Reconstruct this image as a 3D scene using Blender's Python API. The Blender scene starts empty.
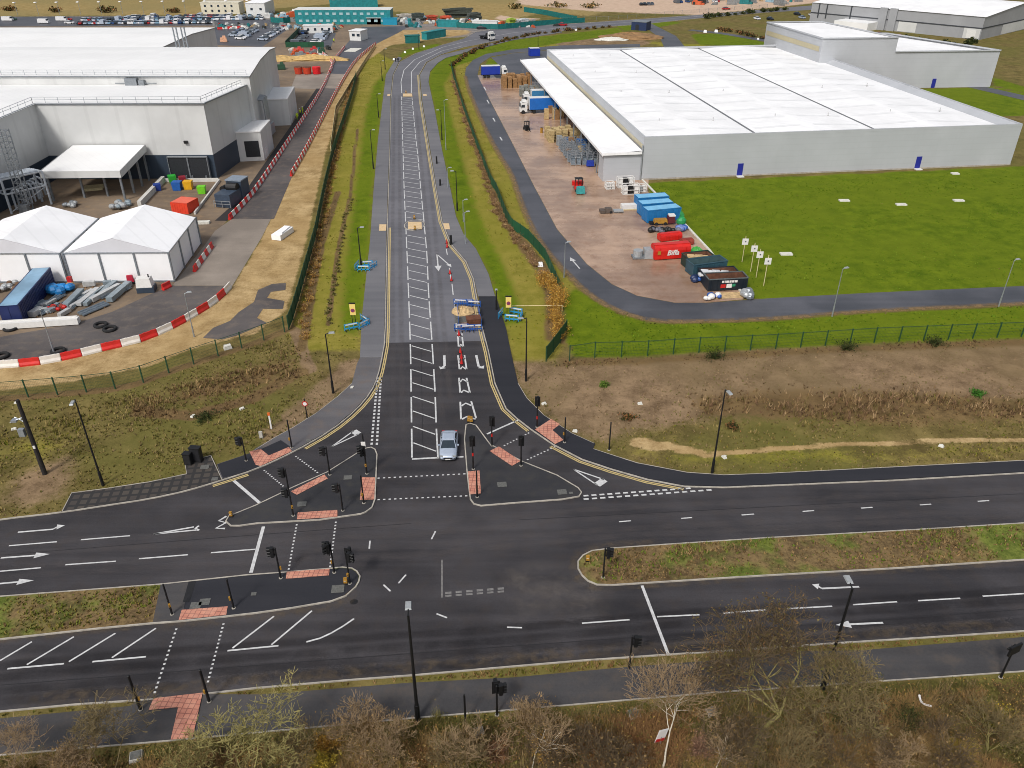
import bpy, bmesh, math, random
import numpy as np
from mathutils import Vector, Matrix
from mathutils.geometry import tessellate_polygon
R = math.radians
rnd = random.Random(7)
S = bpy.context.scene
COL = S.collection
# ------------------------------------------------------------------ camera
PITCH, FPX, CH = 30.9, 800.0, 48.0
SP, CP = math.sin(R(PITCH)), math.cos(R(PITCH))
cam = bpy.data.cameras.new('camera'); cam.sensor_width = 36; cam.lens = FPX/1024*36
cam.clip_start = 1; cam.clip_end = 20000
co = bpy.data.objects.new('camera', cam); COL.objects.link(co)
co.location = (0, 0, CH); co.rotation_euler = (R(90-PITCH), 0, 0); S.camera = co

def g(x, y, z=0.0):
    """survey: where the sight line through a picture point meets the level z"""
    u = (x-512)/FPX; v = (y-384)/FPX; t = (CH-z)/(SP+v*CP)
    return Vector((u*t, (CP-v*SP)*t, z))
def hgt(xb, yb, yt):
    v = (yt-384)/FPX
    return CH - g(xb, yb).y/((CP-v*SP)/(SP+v*CP))
def gl(pts, z=0.0): return [g(p[0], p[1], z) for p in pts]

# ------------------------------------------------------------------ light
SUN_EL, SUN_AZ = 48, 208      # azimuth measured clockwise from +Y: behind the camera, to the left
w = bpy.data.worlds.new('World'); S.world = w; w.use_nodes = True
nt = w.node_tree; nt.nodes.clear()
sky = nt.nodes.new('ShaderNodeTexSky'); sky.sky_type = 'NISHITA'; sky.sun_disc = False
sky.sun_elevation = R(SUN_EL); sky.sun_rotation = R(SUN_AZ); sky.air_density = 1.0; sky.dust_density = 4.0
hs = nt.nodes.new('ShaderNodeHueSaturation'); hs.inputs['Saturation'].default_value = 0.42
bg = nt.nodes.new('ShaderNodeBackground'); bg.inputs[1].default_value = 0.095
wo = nt.nodes.new('ShaderNodeOutputWorld')
nt.links.new(sky.outputs[0], hs.inputs['Color']); nt.links.new(hs.outputs[0], bg.inputs[0]); nt.links.new(bg.outputs[0], wo.inputs[0])
sl = bpy.data.lights.new('sun', 'SUN'); sl.energy = 1.5; sl.angle = R(10); sl.color = (1.0, 0.965, 0.91)
so = bpy.data.objects.new('sun', sl); COL.objects.link(so); so.location = (-60, -60, 120)
d = Vector((math.sin(R(SUN_AZ))*math.cos(R(SUN_EL)), math.cos(R(SUN_AZ))*math.cos(R(SUN_EL)), math.sin(R(SUN_EL))))
so.rotation_euler = d.to_track_quat('Z', 'Y').to_euler()
S.view_settings.view_transform = 'Standard'; S.view_settings.look = 'None'
S.view_settings.exposure = 0.52; S.view_settings.gamma = 1.0
S.view_settings.use_curve_mapping = False
S.render.engine = 'CYCLES'
S.cycles.pixel_filter_type = 'BLACKMAN_HARRIS'; S.cycles.filter_width = 0.95
S.cycles.max_bounces = 4; S.cycles.diffuse_bounces = 2; S.cycles.glossy_bounces = 2; S.cycles.transparent_max_bounces = 6

# ------------------------------------------------------------------ materials
def lin(c): return c/12.92 if c <= 0.04045 else ((c+0.055)/1.055)**2.4
KF = 0.80
def T(r, gg, b): return tuple(lin(c/255)*KF for c in (r, gg, b))
class N:
    def __init__(s, m): s.t = m.node_tree; s.n = s.t.nodes; s.l = s.t.links
    def new(s, t, **k):
        n = s.n.new(t)
        for a, b in k.items(): setattr(n, a, b)
        return n
    def put(s, sock, v):
        if isinstance(v, bpy.types.NodeSocket): s.l.new(v, sock)
        elif isinstance(v, tuple) and len(v) == 3 and sock.type == 'RGBA': sock.default_value = (*v, 1)
        else: sock.default_value = v
    def math(s, op, a, b=0.0, clamp=False):
        n = s.new('ShaderNodeMath', operation=op, use_clamp=clamp); s.put(n.inputs[0], a); s.put(n.inputs[1], b); return n.outputs[0]
    def mix(s, f, a, b, mode='MIX'):
        n = s.new('ShaderNodeMix', data_type='RGBA', blend_type=mode)
        s.put(n.inputs['Factor'], f); s.put(n.inputs[6], a); s.put(n.inputs[7], b); return n.outputs[2]
    def ramp(s, f, lo, hi):
        n = s.new('ShaderNodeMapRange', interpolation_type='SMOOTHSTEP'); s.put(n.inputs[0], f); n.inputs[1].default_value = lo; n.inputs[2].default_value = hi; return n.outputs[0]
    def noise(s, scale, detail=4, rough=0.55, vec=None):
        n = s.new('ShaderNodeTexNoise'); n.inputs['Scale'].default_value = scale; n.inputs['Detail'].default_value = detail; n.inputs['Roughness'].default_value = rough
        if vec is not None: s.l.new(vec, n.inputs['Vector'])
        return n.outputs['Fac']
    def pos(s): return s.new('ShaderNodeNewGeometry').outputs['Position']
    def mapv(s, vec, scale=(1, 1, 1), rot=0):
        n = s.new('ShaderNodeMapping'); s.l.new(vec, n.inputs[0]); n.inputs['Scale'].default_value = scale; n.inputs['Rotation'].default_value = (0, 0, rot); return n.outputs[0]
    def out(s, col, rough=0.7, metal=0.0, bump=None, bstr=0.3, bdist=0.05, spec=0.5):
        p = s.new('ShaderNodeBsdfPrincipled'); s.put(p.inputs['Base Color'], col); s.put(p.inputs['Roughness'], rough); s.put(p.inputs['Metallic'], metal)
        p.inputs['Specular IOR Level'].default_value = spec
        if bump is not None:
            b = s.new('ShaderNodeBump'); b.inputs['Strength'].default_value = bstr; b.inputs['Distance'].default_value = bdist
            s.l.new(bump, b.inputs['Height']); s.l.new(b.outputs[0], p.inputs['Normal'])
        o = s.new('ShaderNodeOutputMaterial'); s.l.new(p.outputs[0], o.inputs[0]); return p
def newmat(name):
    m = bpy.data.materials.new(name); m.use_nodes = True; m.node_tree.nodes.clear(); return m, N(m)
MATS = {}
def mat(name, col, rough=0.6, metal=0.0, var=0.15, scale=3.0, spec=0.5):
    if name in MATS: return MATS[name]
    m, n = newmat(name)
    f = n.ramp(n.noise(scale, 5, 0.6, n.pos()), 0.3, 0.7)
    c = n.mix(f, tuple(max(0, x*(1-var)) for x in col), tuple(min(1, x*(1+var*0.7)) for x in col))
    n.out(c, rough, metal, spec=spec); MATS[name] = m; return m

def asphalt(name, dark, lightc, rot, rough=0.75, streak=0.5, patches=0.5, tint=None):
    m, n = newmat(name); p = n.pos()
    big = n.ramp(n.noise(0.07, 5, 0.6, p), 0.35, 0.68)
    fine = n.noise(9.0, 3, 0.7, p)
    st = n.ramp(n.noise(0.5, 4, 0.6, n.mapv(p, (0.06, 1.3, 1), rot)), 0.3, 0.72)
    blot = n.ramp(n.noise(0.6, 5, 0.65, p), 0.45, 0.75)
    f = n.math('ADD', n.math('MULTIPLY', big, patches), n.math('MULTIPLY', st, streak))
    f = n.math('ADD', f, n.math('MULTIPLY', n.math('SUBTRACT', fine, 0.5), 0.9), True)
    c = n.mix(f, dark, lightc)
    if tint: c = n.mix(n.math('MULTIPLY', blot, 0.45), c, tint)
    n.out(c, n.math('ADD', n.math('MULTIPLY', big, 0.15), rough-0.1), bump=fine, bstr=0.25, bdist=0.02, spec=0.35)
    MATS[name] = m; return m

# ------------------------------------------------------------------ mesh building
class MB:
    def __init__(s): s.v = []; s.f = []; s.m = []
    def poly(s, pts, mi=0):
        b = len(s.v); s.v += [tuple(p) for p in pts]; s.f.append(list(range(b, b+len(pts)))); s.m.append(mi); return s
    def box(s, c, size, rz=0.0, mi=0, taper=1.0, rx=0.0, ry=0.0):
        hx, hy, hz = size[0]/2, size[1]/2, size[2]/2
        M = Matrix.Rotation(rz, 3, 'Z') @ Matrix.Rotation(ry, 3, 'Y') @ Matrix.Rotation(rx, 3, 'X'); c = Vector(c)
        P = []
        for z, k in ((-hz, 1.0), (hz, taper)):
            for x, y in ((-hx, -hy), (hx, -hy), (hx, hy), (-hx, hy)): P.append(c + M @ Vector((x*k, y*k, z)))
        b = len(s.v); s.v += [tuple(p) for p in P]
        for q in ((3, 2, 1, 0), (4, 5, 6, 7), (0, 1, 5, 4), (1, 2, 6, 5), (2, 3, 7, 6), (3, 0, 4, 7)):
            s.f.append([b+i for i in q]); s.m.append(mi)
        return s
    def prism(s, pts, z0, z1, mi=0, top=None, bottom=True):
        pts = [Vector((p[0], p[1], 0)) for p in pts]
        a = sum(pts[i].x*pts[(i+1) % len(pts)].y-pts[(i+1) % len(pts)].x*pts[i].y for i in range(len(pts)))
        if a < 0: pts = pts[::-1]
        n = len(pts); b = len(s.v)
        s.v += [(p.x, p.y, z0) for p in pts]+[(p.x, p.y, z1) for p in pts]
        for i in range(n):
            j = (i+1) % n; s.f.append([b+i, b+j, b+n+j, b+n+i]); s.m.append(mi)
        for t in tessellate_polygon([pts]):
            A, B, C = (pts[k] for k in t)
            if (B-A).cross(C-A).z < 0: t = t[::-1]
            s.f.append([b+n+k for k in t]); s.m.append(mi if top is None else top)
            if bottom: s.f.append([b+k for k in t[::-1]]); s.m.append(mi)
        return s
    def sheet(s, pts, z, mi=0):
        pts = [Vector((p[0], p[1], 0)) for p in pts]; b = len(s.v); s.v += [(p.x, p.y, z) for p in pts]
        for t in tessellate_polygon([pts]):
            A, B, C = (pts[k] for k in t)
            if (B-A).cross(C-A).z < 0: t = t[::-1]
            s.f.append([b+k for k in t]); s.m.append(mi)
        return s
    def tube(s, p0, p1, r0, r1=None, n=8, mi=0, cap=True):
        p0, p1 = Vector(p0), Vector(p1); r1 = r0 if r1 is None else r1
        a = (p1-p0).normalized(); u = a.orthogonal().normalized(); w_ = a.cross(u); b = len(s.v)
        for p, r in ((p0, r0), (p1, r1)):
            for i in range(n):
                t = 2*math.pi*i/n; s.v.append(tuple(p+u*math.cos(t)*r+w_*math.sin(t)*r))
        for i in range(n):
            j = (i+1) % n; s.f.append([b+i, b+j, b+n+j, b+n+i]); s.m.append(mi)
        if cap: s.f.append([b+i for i in range(n)][::-1]); s.f.append([b+n+i for i in range(n)]); s.m += [mi, mi]
        return s
    def path(s, pts, r, n=6, mi=0):
        for a, b in zip(pts[:-1], pts[1:]): s.tube(a, b, r, r, n, mi)
        return s
    def ball(s, c, r, nu=8, nv=5, mi=0, sq=(1, 1, 1)):
        b = len(s.v); c = Vector(c)
        for j in range(nv+1):
            t = math.pi*j/nv
            for i in range(nu):
                p = 2*math.pi*i/nu; s.v.append((c.x+r*sq[0]*math.sin(t)*math.cos(p), c.y+r*sq[1]*math.sin(t)*math.sin(p), c.z+r*sq[2]*math.cos(t)))
        for j in range(nv):
            for i in range(nu):
                k = (i+1) % nu; s.f.append([b+j*nu+i, b+(j+1)*nu+i, b+(j+1)*nu+k, b+j*nu+k]); s.m.append(mi)
        return s
    def loft(s, rings, mi=0, caps=True):
        b = len(s.v); n = len(rings[0])
        for r in rings: s.v += [tuple(p) for p in r]
        for j in range(len(rings)-1):
            for i in range(n):
                k = (i+1) % n; s.f.append([b+j*n+i, b+j*n+k, b+(j+1)*n+k, b+(j+1)*n+i]); s.m.append(mi)
        if caps: s.f.append([b+i for i in range(n)][::-1]); s.f.append([b+(len(rings)-1)*n+i for i in range(n)]); s.m += [mi, mi]
        return s
    def strip(s, pts, width, z0, z1=None, mi=0, off=0.0, closed=False):
        """a band of constant width along a ground polyline; z1 given: a raised strip with sides"""
        P = [Vector((p[0], p[1])) for p in pts]; n = len(P); L = []; Rr = []
        for i in range(n):
            a = P[(i-1) % n] if (closed or i > 0) else P[i]; c = P[(i+1) % n] if (closed or i < n-1) else P[i]
            d_ = (c-a); d_ = d_.normalized() if d_.length > 1e-6 else Vector((1, 0)); nn = Vector((-d_.y, d_.x))
            L.append(P[i]+nn*(off+width/2)); Rr.append(P[i]+nn*(off-width/2))
        m = n if closed else n-1
        for i in range(m):
            j = (i+1) % n
            zt = z0 if z1 is None else z1
            s.poly([(Rr[i].x, Rr[i].y, zt), (Rr[j].x, Rr[j].y, zt), (L[j].x, L[j].y, zt), (L[i].x, L[i].y, zt)], mi)
            if z1 is not None:
                for A, B in ((Rr[j], Rr[i]), (L[i], L[j])):
                    s.poly([(B.x, B.y, z0), (A.x, A.y, z0), (A.x, A.y, z1), (B.x, B.y, z1)], mi)
        if z1 is not None and not closed:
            for i in (0, n-1): s.poly([(Rr[i].x, Rr[i].y, z0), (L[i].x, L[i].y, z0), (L[i].x, L[i].y, z1), (Rr[i].x, Rr[i].y, z1)], mi)
        return s
    def build(s, name, mats, parent=None, loc=None, label=None, cat=None, group=None, kind=None, smooth=False, world=None):
        """world=True: vertices are world coordinates and are moved into the parent's (unrotated) frame"""
        me = bpy.data.meshes.new(name); V = s.v
        o_ = None
        if world is not None: o_ = Vector(world); V = [(x-o_.x, y-o_.y, z-o_.z) for x, y, z in V]
        me.from_pydata(V, [], s.f)
        if not isinstance(mats, (list, tuple)): mats = [mats]
        for m in mats: me.materials.append(m)
        if len(mats) > 1: me.polygons.foreach_set('material_index', s.m)
        if smooth: me.polygons.foreach_set('use_smooth', [True]*len(me.polygons))
        me.update()
        ob = bpy.data.objects.new(name, me); COL.objects.link(ob)
        if parent is not None: ob.parent = parent
        if loc is not None: ob.location = loc
        elif world is not None and parent is None: ob.location = o_
        tag(ob, label, cat, group, kind); return ob
def tag(o, label=None, cat=None, group=None, kind=None):
    if label: o['label'] = label
    if cat: o['category'] = cat
    if group: o['group'] = group
    if kind: o['kind'] = kind
    return o
def thing(name, label, cat, loc=(0, 0, 0), rz=0.0, group=None):
    o = bpy.data.objects.new(name, None); o.empty_display_size = 0.3; COL.objects.link(o)
    o.location = loc; o.rotation_euler = (0, 0, rz); return tag(o, label, cat, group)
def dup(root, loc, rz=None, label=None, group=None, scale=None):
    def cp(o, par):
        c = o.copy(); COL.objects.link(c)
        if par is not None: c.parent = par
        for ch in KIDS.get(o.name, []): cp(ch, c)
        return c
    r = cp(root, None); r.location = loc
    if rz is not None: r.rotation_euler = (0, 0, rz)
    if label: r['label'] = label
    if group: r['group'] = group
    if scale: r.scale = scale
    return r
KIDS = {}
def keep(root):
    """remember the part tree of a thing that will be copied"""
    def walk(o):
        KIDS[o.name] = list(o.children)
        for c in o.children: walk(c)
    walk(root); return root
def structure(mb, name, mats, **k): return mb.build(name, mats, kind='structure', **k)
def resample(P, step):
    P = [Vector(p) for p in P]; out = [P[0].copy()]; carry = 0.0
    for a, b in zip(P[:-1], P[1:]):
        L = (b-a).length; t = step-carry
        while t <= L: out.append(a.lerp(b, t/L)); t += step
        carry = (carry+L) % step if step else 0
        carry = L-(t-step)
    return out
def smooth_line(P, k=2):
    for _ in range(k):
        Q = [P[0]]
        for a, b in zip(P[:-1], P[1:]): Q += [a.lerp(b, .25), a.lerp(b, .75)]
        P = Q+[P[-1]]
    return P
# ================================================================== ground
def pts_in(X, Y, poly):
    n = len(poly); ins = np.zeros(X.shape, bool); dd = np.full(X.shape, 1e9)
    for i in range(n):
        x0, y0 = poly[i][0], poly[i][1]; x1, y1 = poly[(i+1) % n][0], poly[(i+1) % n][1]
        c = ((y0 > Y) != (y1 > Y)); den = (y1-y0) if abs(y1-y0) > 1e-9 else 1e-9
        ins ^= c & (X < (x1-x0)*(Y-y0)/den+x0)
        dx, dy = x1-x0, y1-y0; L = dx*dx+dy*dy+1e-9
        t = np.clip(((X-x0)*dx+(Y-y0)*dy)/L, 0, 1); dd = np.minimum(dd, np.hypot(X-x0-t*dx, Y-y0-t*dy))
    return np.where(ins, -dd, dd)
def line_d(X, Y, P):
    dd = np.full(X.shape, 1e9)
    for a, b in zip(P[:-1], P[1:]):
        dx, dy = b[0]-a[0], b[1]-a[1]; L = dx*dx+dy*dy+1e-9
        t = np.clip(((X-a[0])*dx+(Y-a[1])*dy)/L, 0, 1); dd = np.minimum(dd, np.hypot(X-a[0]-t*dx, Y-a[1]-t*dy))
    return dd
# zone polygons, surveyed from the picture:   name -> list of (polygon, softness in metres)
ZP = {
 'lawn': [([(646,183),(1012,167),(1100,160),(1300,272),(1024,287),(868,294),(768,299),(745,298),(710,251),(687,227),(650,192)],.5),
          ([(563,300),(575,288),(600,303),(620,314),(650,323),(682,324),(768,321),(868,313),(1024,306),(1300,290),(1300,318),(1024,338),(875,343),(768,348),(690,353),(640,357),(575,357),(566,335)],1.2),
          ([(915,89),(990,87),(1024,94),(1060,100),(1060,112),(1018,116),(1000,116)],1.5),
          ([(451,192),(456,217),(463,234),(476,250),(488,274),(496,297),(504,325),(522,322),(518,300),(503,265),(487,235),(475,205),(466,170),(452,120),(444,85),(455,66),(500,53),(560,43),(625,34),(617,28),(512,40),(445,57),(432,66),(428,82),(435,112),(442,150)],2.0),
          ([(386,75),(383,95),(378,140),(373,192),(370,242),(366,280),(362,317),(356,335),(342,332),(342,300),(348,240),(355,192),(361,150),(366,110),(374,85),(392,65),(405,56),(440,46),(440,43),(404,50)],2.2),
          
          ([(615,25),(640,22),(690,21),(650,29),(625,31)],2), ([(992,77),(1060,97),(1060,103),(994,85)],2), ([(690,34),(720,33),(775,44),(755,46),(700,45)],2), ([(500,55),(488,60),(481,72),(490,72),(500,66)],1.0)],
 'verge': [([(800,386),(830,383),(868,390),(866,399),(810,401)],2.5,.62), ([(625,432),(660,424),(702,428),(745,440),(700,447),(640,443)],4.0,.52), ([(428,82),(432,66),(445,57),(512,40),(617,28),(640,45),(560,47),(512,51),(486,54),(473,60),(466,68),(465,75),(468,90),(481,120),(496,150),(512,175),(517,192),(530,224),(544,249),(569,277),(580,290),(574,330),(552,362),(512,362),(506,329),(496,297),(488,274),(476,250),(463,234),(456,217),(451,192),(442,150),(435,112)],1.5),
           ([(373,50),(395,62),(386,75),(383,95),(378,140),(373,192),(370,242),(366,280),(362,317),(360,350),(345,350),(300,352),(288,332),(301,292),(316,237),(325,192),(333,155),(342,130),(353,92),(360,72)],1.5),
           ([(40,432),(75,425),(80,445),(40,470),(0,465),(-40,440)],4,.55), ([(0,340),(-60,380),(-60,340)],3),
           ([(700,446),(768,443),(1024,441),(1300,425),(1300,440),(1024,458),(860,468),(768,471),(690,470),(620,456),(600,447)],2.0,.5),
           ([(640,42),(1024,108),(900,86),(780,60),(700,44)],2)],
 'earth': [([(518,384),(510,361),(548,362),(600,361),(700,353),(860,347),(1024,343),(1300,328),(1300,392),(1024,402),(880,398),(768,412),(690,422),(640,430),(606,440),(572,434),(544,416),(527,399)],3.0),
           ([(352,386),(359,358),(343,362),(312,388),(290,408),(262,432),(262,445),(276,438),(316,413),(338,396)],1.5),
           ([(20,478),(70,455),(72,475),(60,496),(20,506),(0,500)],3), ([(540,36),(600,34),(655,42),(640,46),(560,46)],2.5)],
 'sand': [([(376,43),(392,44),(362,64),(352,84),(341,104),(333,128),(325,155),(317,192),(304,249),(286,310),(255,334),(200,346),(150,366),(75,381),(0,391),(-80,396),(-80,372),(0,368),(75,358),(140,343),(192,318),(217,303),(233,286),(262,238),(293,173),(306,150),(336,92),(356,60)],.7),
          ([(380,30),(470,30),(470,34),(400,44),(376,47)],3), ([(276,50),(330,52),(330,64),(285,63)],1.5)],
 'weeds': [([(356,62),(362,66),(352,95),(342,135),(334,165),(326,205),(316,250),(301,300),(292,327),(288,322),(300,285),(316,230),(326,180),(334,140),(345,100)],.8),
           ([(455,65),(451,75),(462,110),(474,145),(488,185),(500,220),(520,250),(540,275),(545,300),(545,340),(566,345),(570,310),(560,290),(548,265),(530,243),(512,228),(500,200),(488,170),(475,140),(464,110),(456,80)],1.0),
           ([(700,398),(768,392),(880,392),(960,396),(1024,400),(1300,388),(1300,402),(1024,418),(900,424),(800,418),(700,416)],3.0),
           ([(170,402),(210,396),(260,388),(290,372),(285,362),(250,368),(200,384)],6.0),
           ([(560,358),(640,358),(768,350),(875,345),(1024,339),(1300,322),(1300,328),(1024,345),(875,351),(768,356),(640,364),(560,366)],1.5)],
 'field': [([(-900,-88),(600,-88),(640,2),(590,16),(545,12),(500,22),(400,12),(330,4),(200,15),(0,16),(-900,24)],6)],
 'pink': [([(515,4),(590,11),(640,13),(700,15),(768,8),(832,1),(900,-12),(2200,-60),(2200,-88),(620,-88),(540,-20)],5), ([(500,15),(515,18),(540,19),(520,21),(495,19)],2)],
 'rubble': [([(298,184),(306,179),(312,182),(304,192),(296,197)],.8), ([(288,232),(297,226),(296,240),(287,246)],.8), ([(330,17),(400,18),(480,26),(515,24),(520,30),(480,36),(380,42),(376,44),(345,85),(300,95),(215,95),(200,60),(-300,60),(-300,18),(0,17),(200,16),(260,18)],3)],
}
ZL = {'weeds': [([(338,192),(322,242),(313,285),(306,327),(301,350)], .6), ([(357,130),(351,192),(338,250),(328,325)], .35), ([(-60,402),(0,399),(50,395),(107,390),(137,384),(180,368),(256,343),(291,328)], .7), ([(140,412),(190,416),(250,400),(300,372)],1.0)],
      'sand': [([(637,444),(660,447),(680,451),(705,455),(740,452),(800,447),(860,444),(950,441),(1024,440),(1300,424)], .38), ([(637,443),(655,446)],.8), ([(640,440),(700,452)],.5)],
      'earth': [([(295,330),(310,370)], .8)]}
ZN = ['lawn', 'verge', 'earth', 'sand', 'weeds', 'field', 'pink', 'rubble']
def weights(X, Y):
    W = {}
    for k in ZN:
        ww = np.zeros(X.shape)
        for poly, soft, *wt in ZP.get(k, []):
            P = gl(poly); ww = np.maximum(ww, (wt[0] if wt else 1.0)*np.clip(0.5-pts_in(X, Y, P)/(2*soft), 0, 1))
        for ln, hw in ZL.get(k, []):
            ww = np.maximum(ww, np.clip(0.5+(hw-line_d(X, Y, gl(ln)))/(1.4*hw), 0, 1))
        W[k] = ww
    return W
def make_ground():
    ys = [-93, -91, -88.5]+list(np.arange(-85, 60, 2.0))+list(np.arange(60, 420, 2.5))+list(np.arange(420, 790, 4.0))+list(np.arange(790, 1500, 60))
    Yw = [g(512, y).y for y in ys]+[-40, -200, -1500]
    ds = [(CH/(SP+(y-384)/FPX*CP)) for y in ys]+[120, 300, 2000]
    us = np.concatenate([np.linspace(-6, -0.8, 22), np.linspace(-0.78, 0.78, 400), np.linspace(0.8, 6, 22)])
    X = np.array(ds)[:, None]*us[None, :]; Y = np.repeat(np.array(Yw)[:, None], len(us), 1)
    W = weights(X, Y); nr, nc = X.shape
    V = np.stack([X.ravel(), Y.ravel(), np.zeros(X.size)], 1)
    idx = np.arange(nr*nc).reshape(nr, nc)
    F = np.stack([idx[1:, :-1].ravel(), idx[1:, 1:].ravel(), idx[:-1, 1:].ravel(), idx[:-1, :-1].ravel()], 1)
    me = bpy.data.meshes.new('ground'); me.from_pydata(V.tolist(), [], F.tolist())
    for nm, ks in (('zone_a', ZN[:4]), ('zone_b', ZN[4:])):
        a = me.attributes.new(nm, 'FLOAT_COLOR', 'POINT'); a.data.foreach_set('color', np.stack([W[k].ravel() for k in ks], 1).astype(np.float32).ravel())
    m, n = newmat('ground_cover'); p = n.pos()
    n1 = n.noise(0.05, 6, 0.6, p); n2 = n.noise(0.35, 6, 0.65, p); n3 = n.noise(2.6, 4, 0.7, p); n4 = n.noise(0.012, 5, 0.6, p); n5 = n.noise(7.0, 3, 0.7, p)
    hf = n.math('ADD', n.math('MULTIPLY', n3, 0.5), n.math('MULTIPLY', n5, 0.5))
    mixn = n.math('ADD', n.math('MULTIPLY', n2, 0.55), n.math('MULTIPLY', hf, 0.45))
    tone = n.ramp(mixn, 0.36, 0.64); big = n.ramp(n1, 0.38, 0.62); vb = n.ramp(n4, 0.4, 0.6)
    def duo(a, b, c=None, f=tone):
        x = n.mix(f, a, b)
        if c: x = n.mix(n.math('MULTIPLY', big, 0.6), x, c)
        return x
    col = duo(T(92, 80, 46), T(140, 124, 76), T(104, 104, 48))
    def sep(nm):
        a = n.new('ShaderNodeAttribute', attribute_name=nm); s_ = n.new('ShaderNodeSeparateColor'); n.l.new(a.outputs['Color'], s_.inputs[0])
        return list(s_.outputs)+[a.outputs['Alpha']]
    za, zb = sep('zone_a'), sep('zone_b')
    jag = n.math('MULTIPLY', n.math('SUBTRACT', mixn, 0.5), 1.7)
    def on(wt, c, col, k=1.0):
        f = n.ramp(n.math('ADD', wt, n.math('MULTIPLY', jag, n.math('MULTIPLY', n.math('MULTIPLY', wt, n.math('SUBTRACT', 1.0, wt)), 4.0))), 0.3, 0.7)
        return n.mix(n.math('MULTIPLY', f, k), col, c)
    col = on(zb[1], n.mix(vb, duo(T(142,120,72), T(178,156,106)), T(150,134,88)), col)
    col = on(zb[2], duo(T(190,164,142), T(218,192,168), T(208,180,158)), col)
    col = on(zb[3], duo(T(118,112,108), T(158,152,148), T(140,128,116)), col)
    col = on(za[1], duo(T(122,118,42), T(160,146,70), T(132,130,44)), col)
    col = on(za[2], duo(T(108,88,66), T(164,138,108), T(126,108,76)), col)
    col = on(zb[0], duo(T(86,70,46), T(140,116,78), T(116,94,64)), col)
    col = on(za[0], duo(T(78,100,10), T(114,130,24), T(108,122,24)), col)
    col = on(za[3], duo(T(146,120,80), T(210,182,134), T(176,146,98)), col)
    n.out(col, 0.95, bump=mixn, bstr=0.6, bdist=0.25, spec=0.1)
    me.materials.append(m); me.update()
    o = bpy.data.objects.new('ground', me); COL.objects.link(o); o['kind'] = 'structure'
make_ground()

# ================================================================== road surfaces
NEWA = asphalt('new_asphalt', T(43,41,44), T(78,75,78), R(4), 0.72, 0.45, 0.6, T(66,58,54))
OLDA = asphalt('old_asphalt', T(100,100,106), T(126,125,131), R(97), 0.75, 0.35, 0.5)
SRVA = asphalt('service_asphalt', T(64,66,72), T(98,99,106), R(110), 0.55, 0.25, 0.8)
PATH = asphalt('footway_asphalt', T(36,37,44), T(52,52,58), R(4), 0.75, 0.4, 0.5)
PAT2 = asphalt('island_asphalt', T(46,46,50), T(66,65,68), R(4), 0.75, 0.3, 0.6, T(76,72,64))
LPATH = asphalt('worn_path_asphalt', T(60,59,61), T(84,82,83), R(4), 0.8, 0.4, 0.6, T(104,92,80))
OLDF = asphalt('old_footway_asphalt', T(104,104,109), T(130,129,132), R(97), 0.8, 0.4, 0.5)
MIDF = asphalt('worn_footway_asphalt', T(88,86,90), T(116,114,116), R(40), 0.8, 0.3, 0.6, T(120,104,92))
HAUL = asphalt('haul_road_asphalt', T(76,71,71), T(106,100,98), R(20), 0.7, 0.2, 0.8, T(140,124,108))
CONC = asphalt('yard_concrete', T(144,116,96), T(208,176,150), R(6), 0.3, 0.22, 0.8, T(128,84,50))
APRON = asphalt('apron_concrete', T(132,122,112), T(170,158,146), R(10), 0.75, 0.15, 0.8)
HARD = asphalt('hardcore', T(112,96,80), T(150,132,112), R(10), 0.9, 0.2, 0.7, T(168,140,104))
KERB = mat('kerb_concrete', T(180,173,162), 0.85, 0, 0.22, 1.2)
WHITE = mat('white_road_paint', T(212,212,212), 0.6, 0, 0.18, 2.5)
FADED = mat('faded_road_paint', T(128,126,124), 0.7, 0, 0.3, 4.0)
YELLOW = mat('yellow_road_paint', T(206,184,126), 0.6, 0, 0.12, 2.0)
BUFF = mat('buff_paving', T(226,196,152), 0.8, 0, 0.1, 2.0)

UP = [(-300,562),(0,520),(62,513),(107,506),(150,499.5),(187,491.5),(220,481.5),(256,470),(293,453),(331,431.5),(356,411),(371,393),(378,377),(382,358),(385,342),(386,292),(387,242),(388.5,192),(390,150),(391,100),(393.5,75),(400,62),(416,53.5),(441,45.5),(463.5,39),(476,32),(512,27),(560,24.5),(600,22),(652,18.5),(712,14),(768,9),(818,5),(880,-1),(1000,-12)]
UPR = [(1000,-6),(880,5),(818,9.5),(768,12.5),(737,15),(687,19.5),(642,24.5),(617,26),(562,31),(512,38),(463.5,47.5),(441,54.5),(426,62.5),(419,75),(421,100),(426,130),(431,160),(436.5,192),(442,222),(451,244.5),(466,262),(473.5,279.5),(477,299.5),(482,327),(488.5,352),(495,384),(506,409),(518,420),(531,430),(553,445),(582,460),(612,470),(647,480),(684,487),(724,488),(768,486.2),(893,481),(1024,473.5),(1600,436)]
LOW = [(1600,589),(1024,631.5),(918,638.5),(838,643.5),(768,648.5),(662,655.5),(582,661),(512,667),(416,675.5),(356,680),(256,688.5),(212,693.5),(150,700),(75,705),(0,712),(-300,741)]
LU = smooth_line(gl(UP[:-1])[:20], 1)+gl(UP)[20:]
RU = gl(UPR)
# the new junction surface: everything from the colour change near the works downwards
cutL, cutR = g(385,343), g(485.5,341)
kL = [p for p in LU if p.y <= cutL.y]; kR = [p for p in RU if p.y <= cutR.y]
structure(MB().sheet(kL+[cutL]+[cutR]+kR+gl(LOW), 0.02), 'main_road', NEWA)
structure(MB().sheet([p for p in LU if p.y > cutL.y and p.y < 700]+[p for p in RU if p.y > cutR.y and p.y < 700]+[cutR]+[cutL], 0.02), 'side_road', OLDA)

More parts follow.
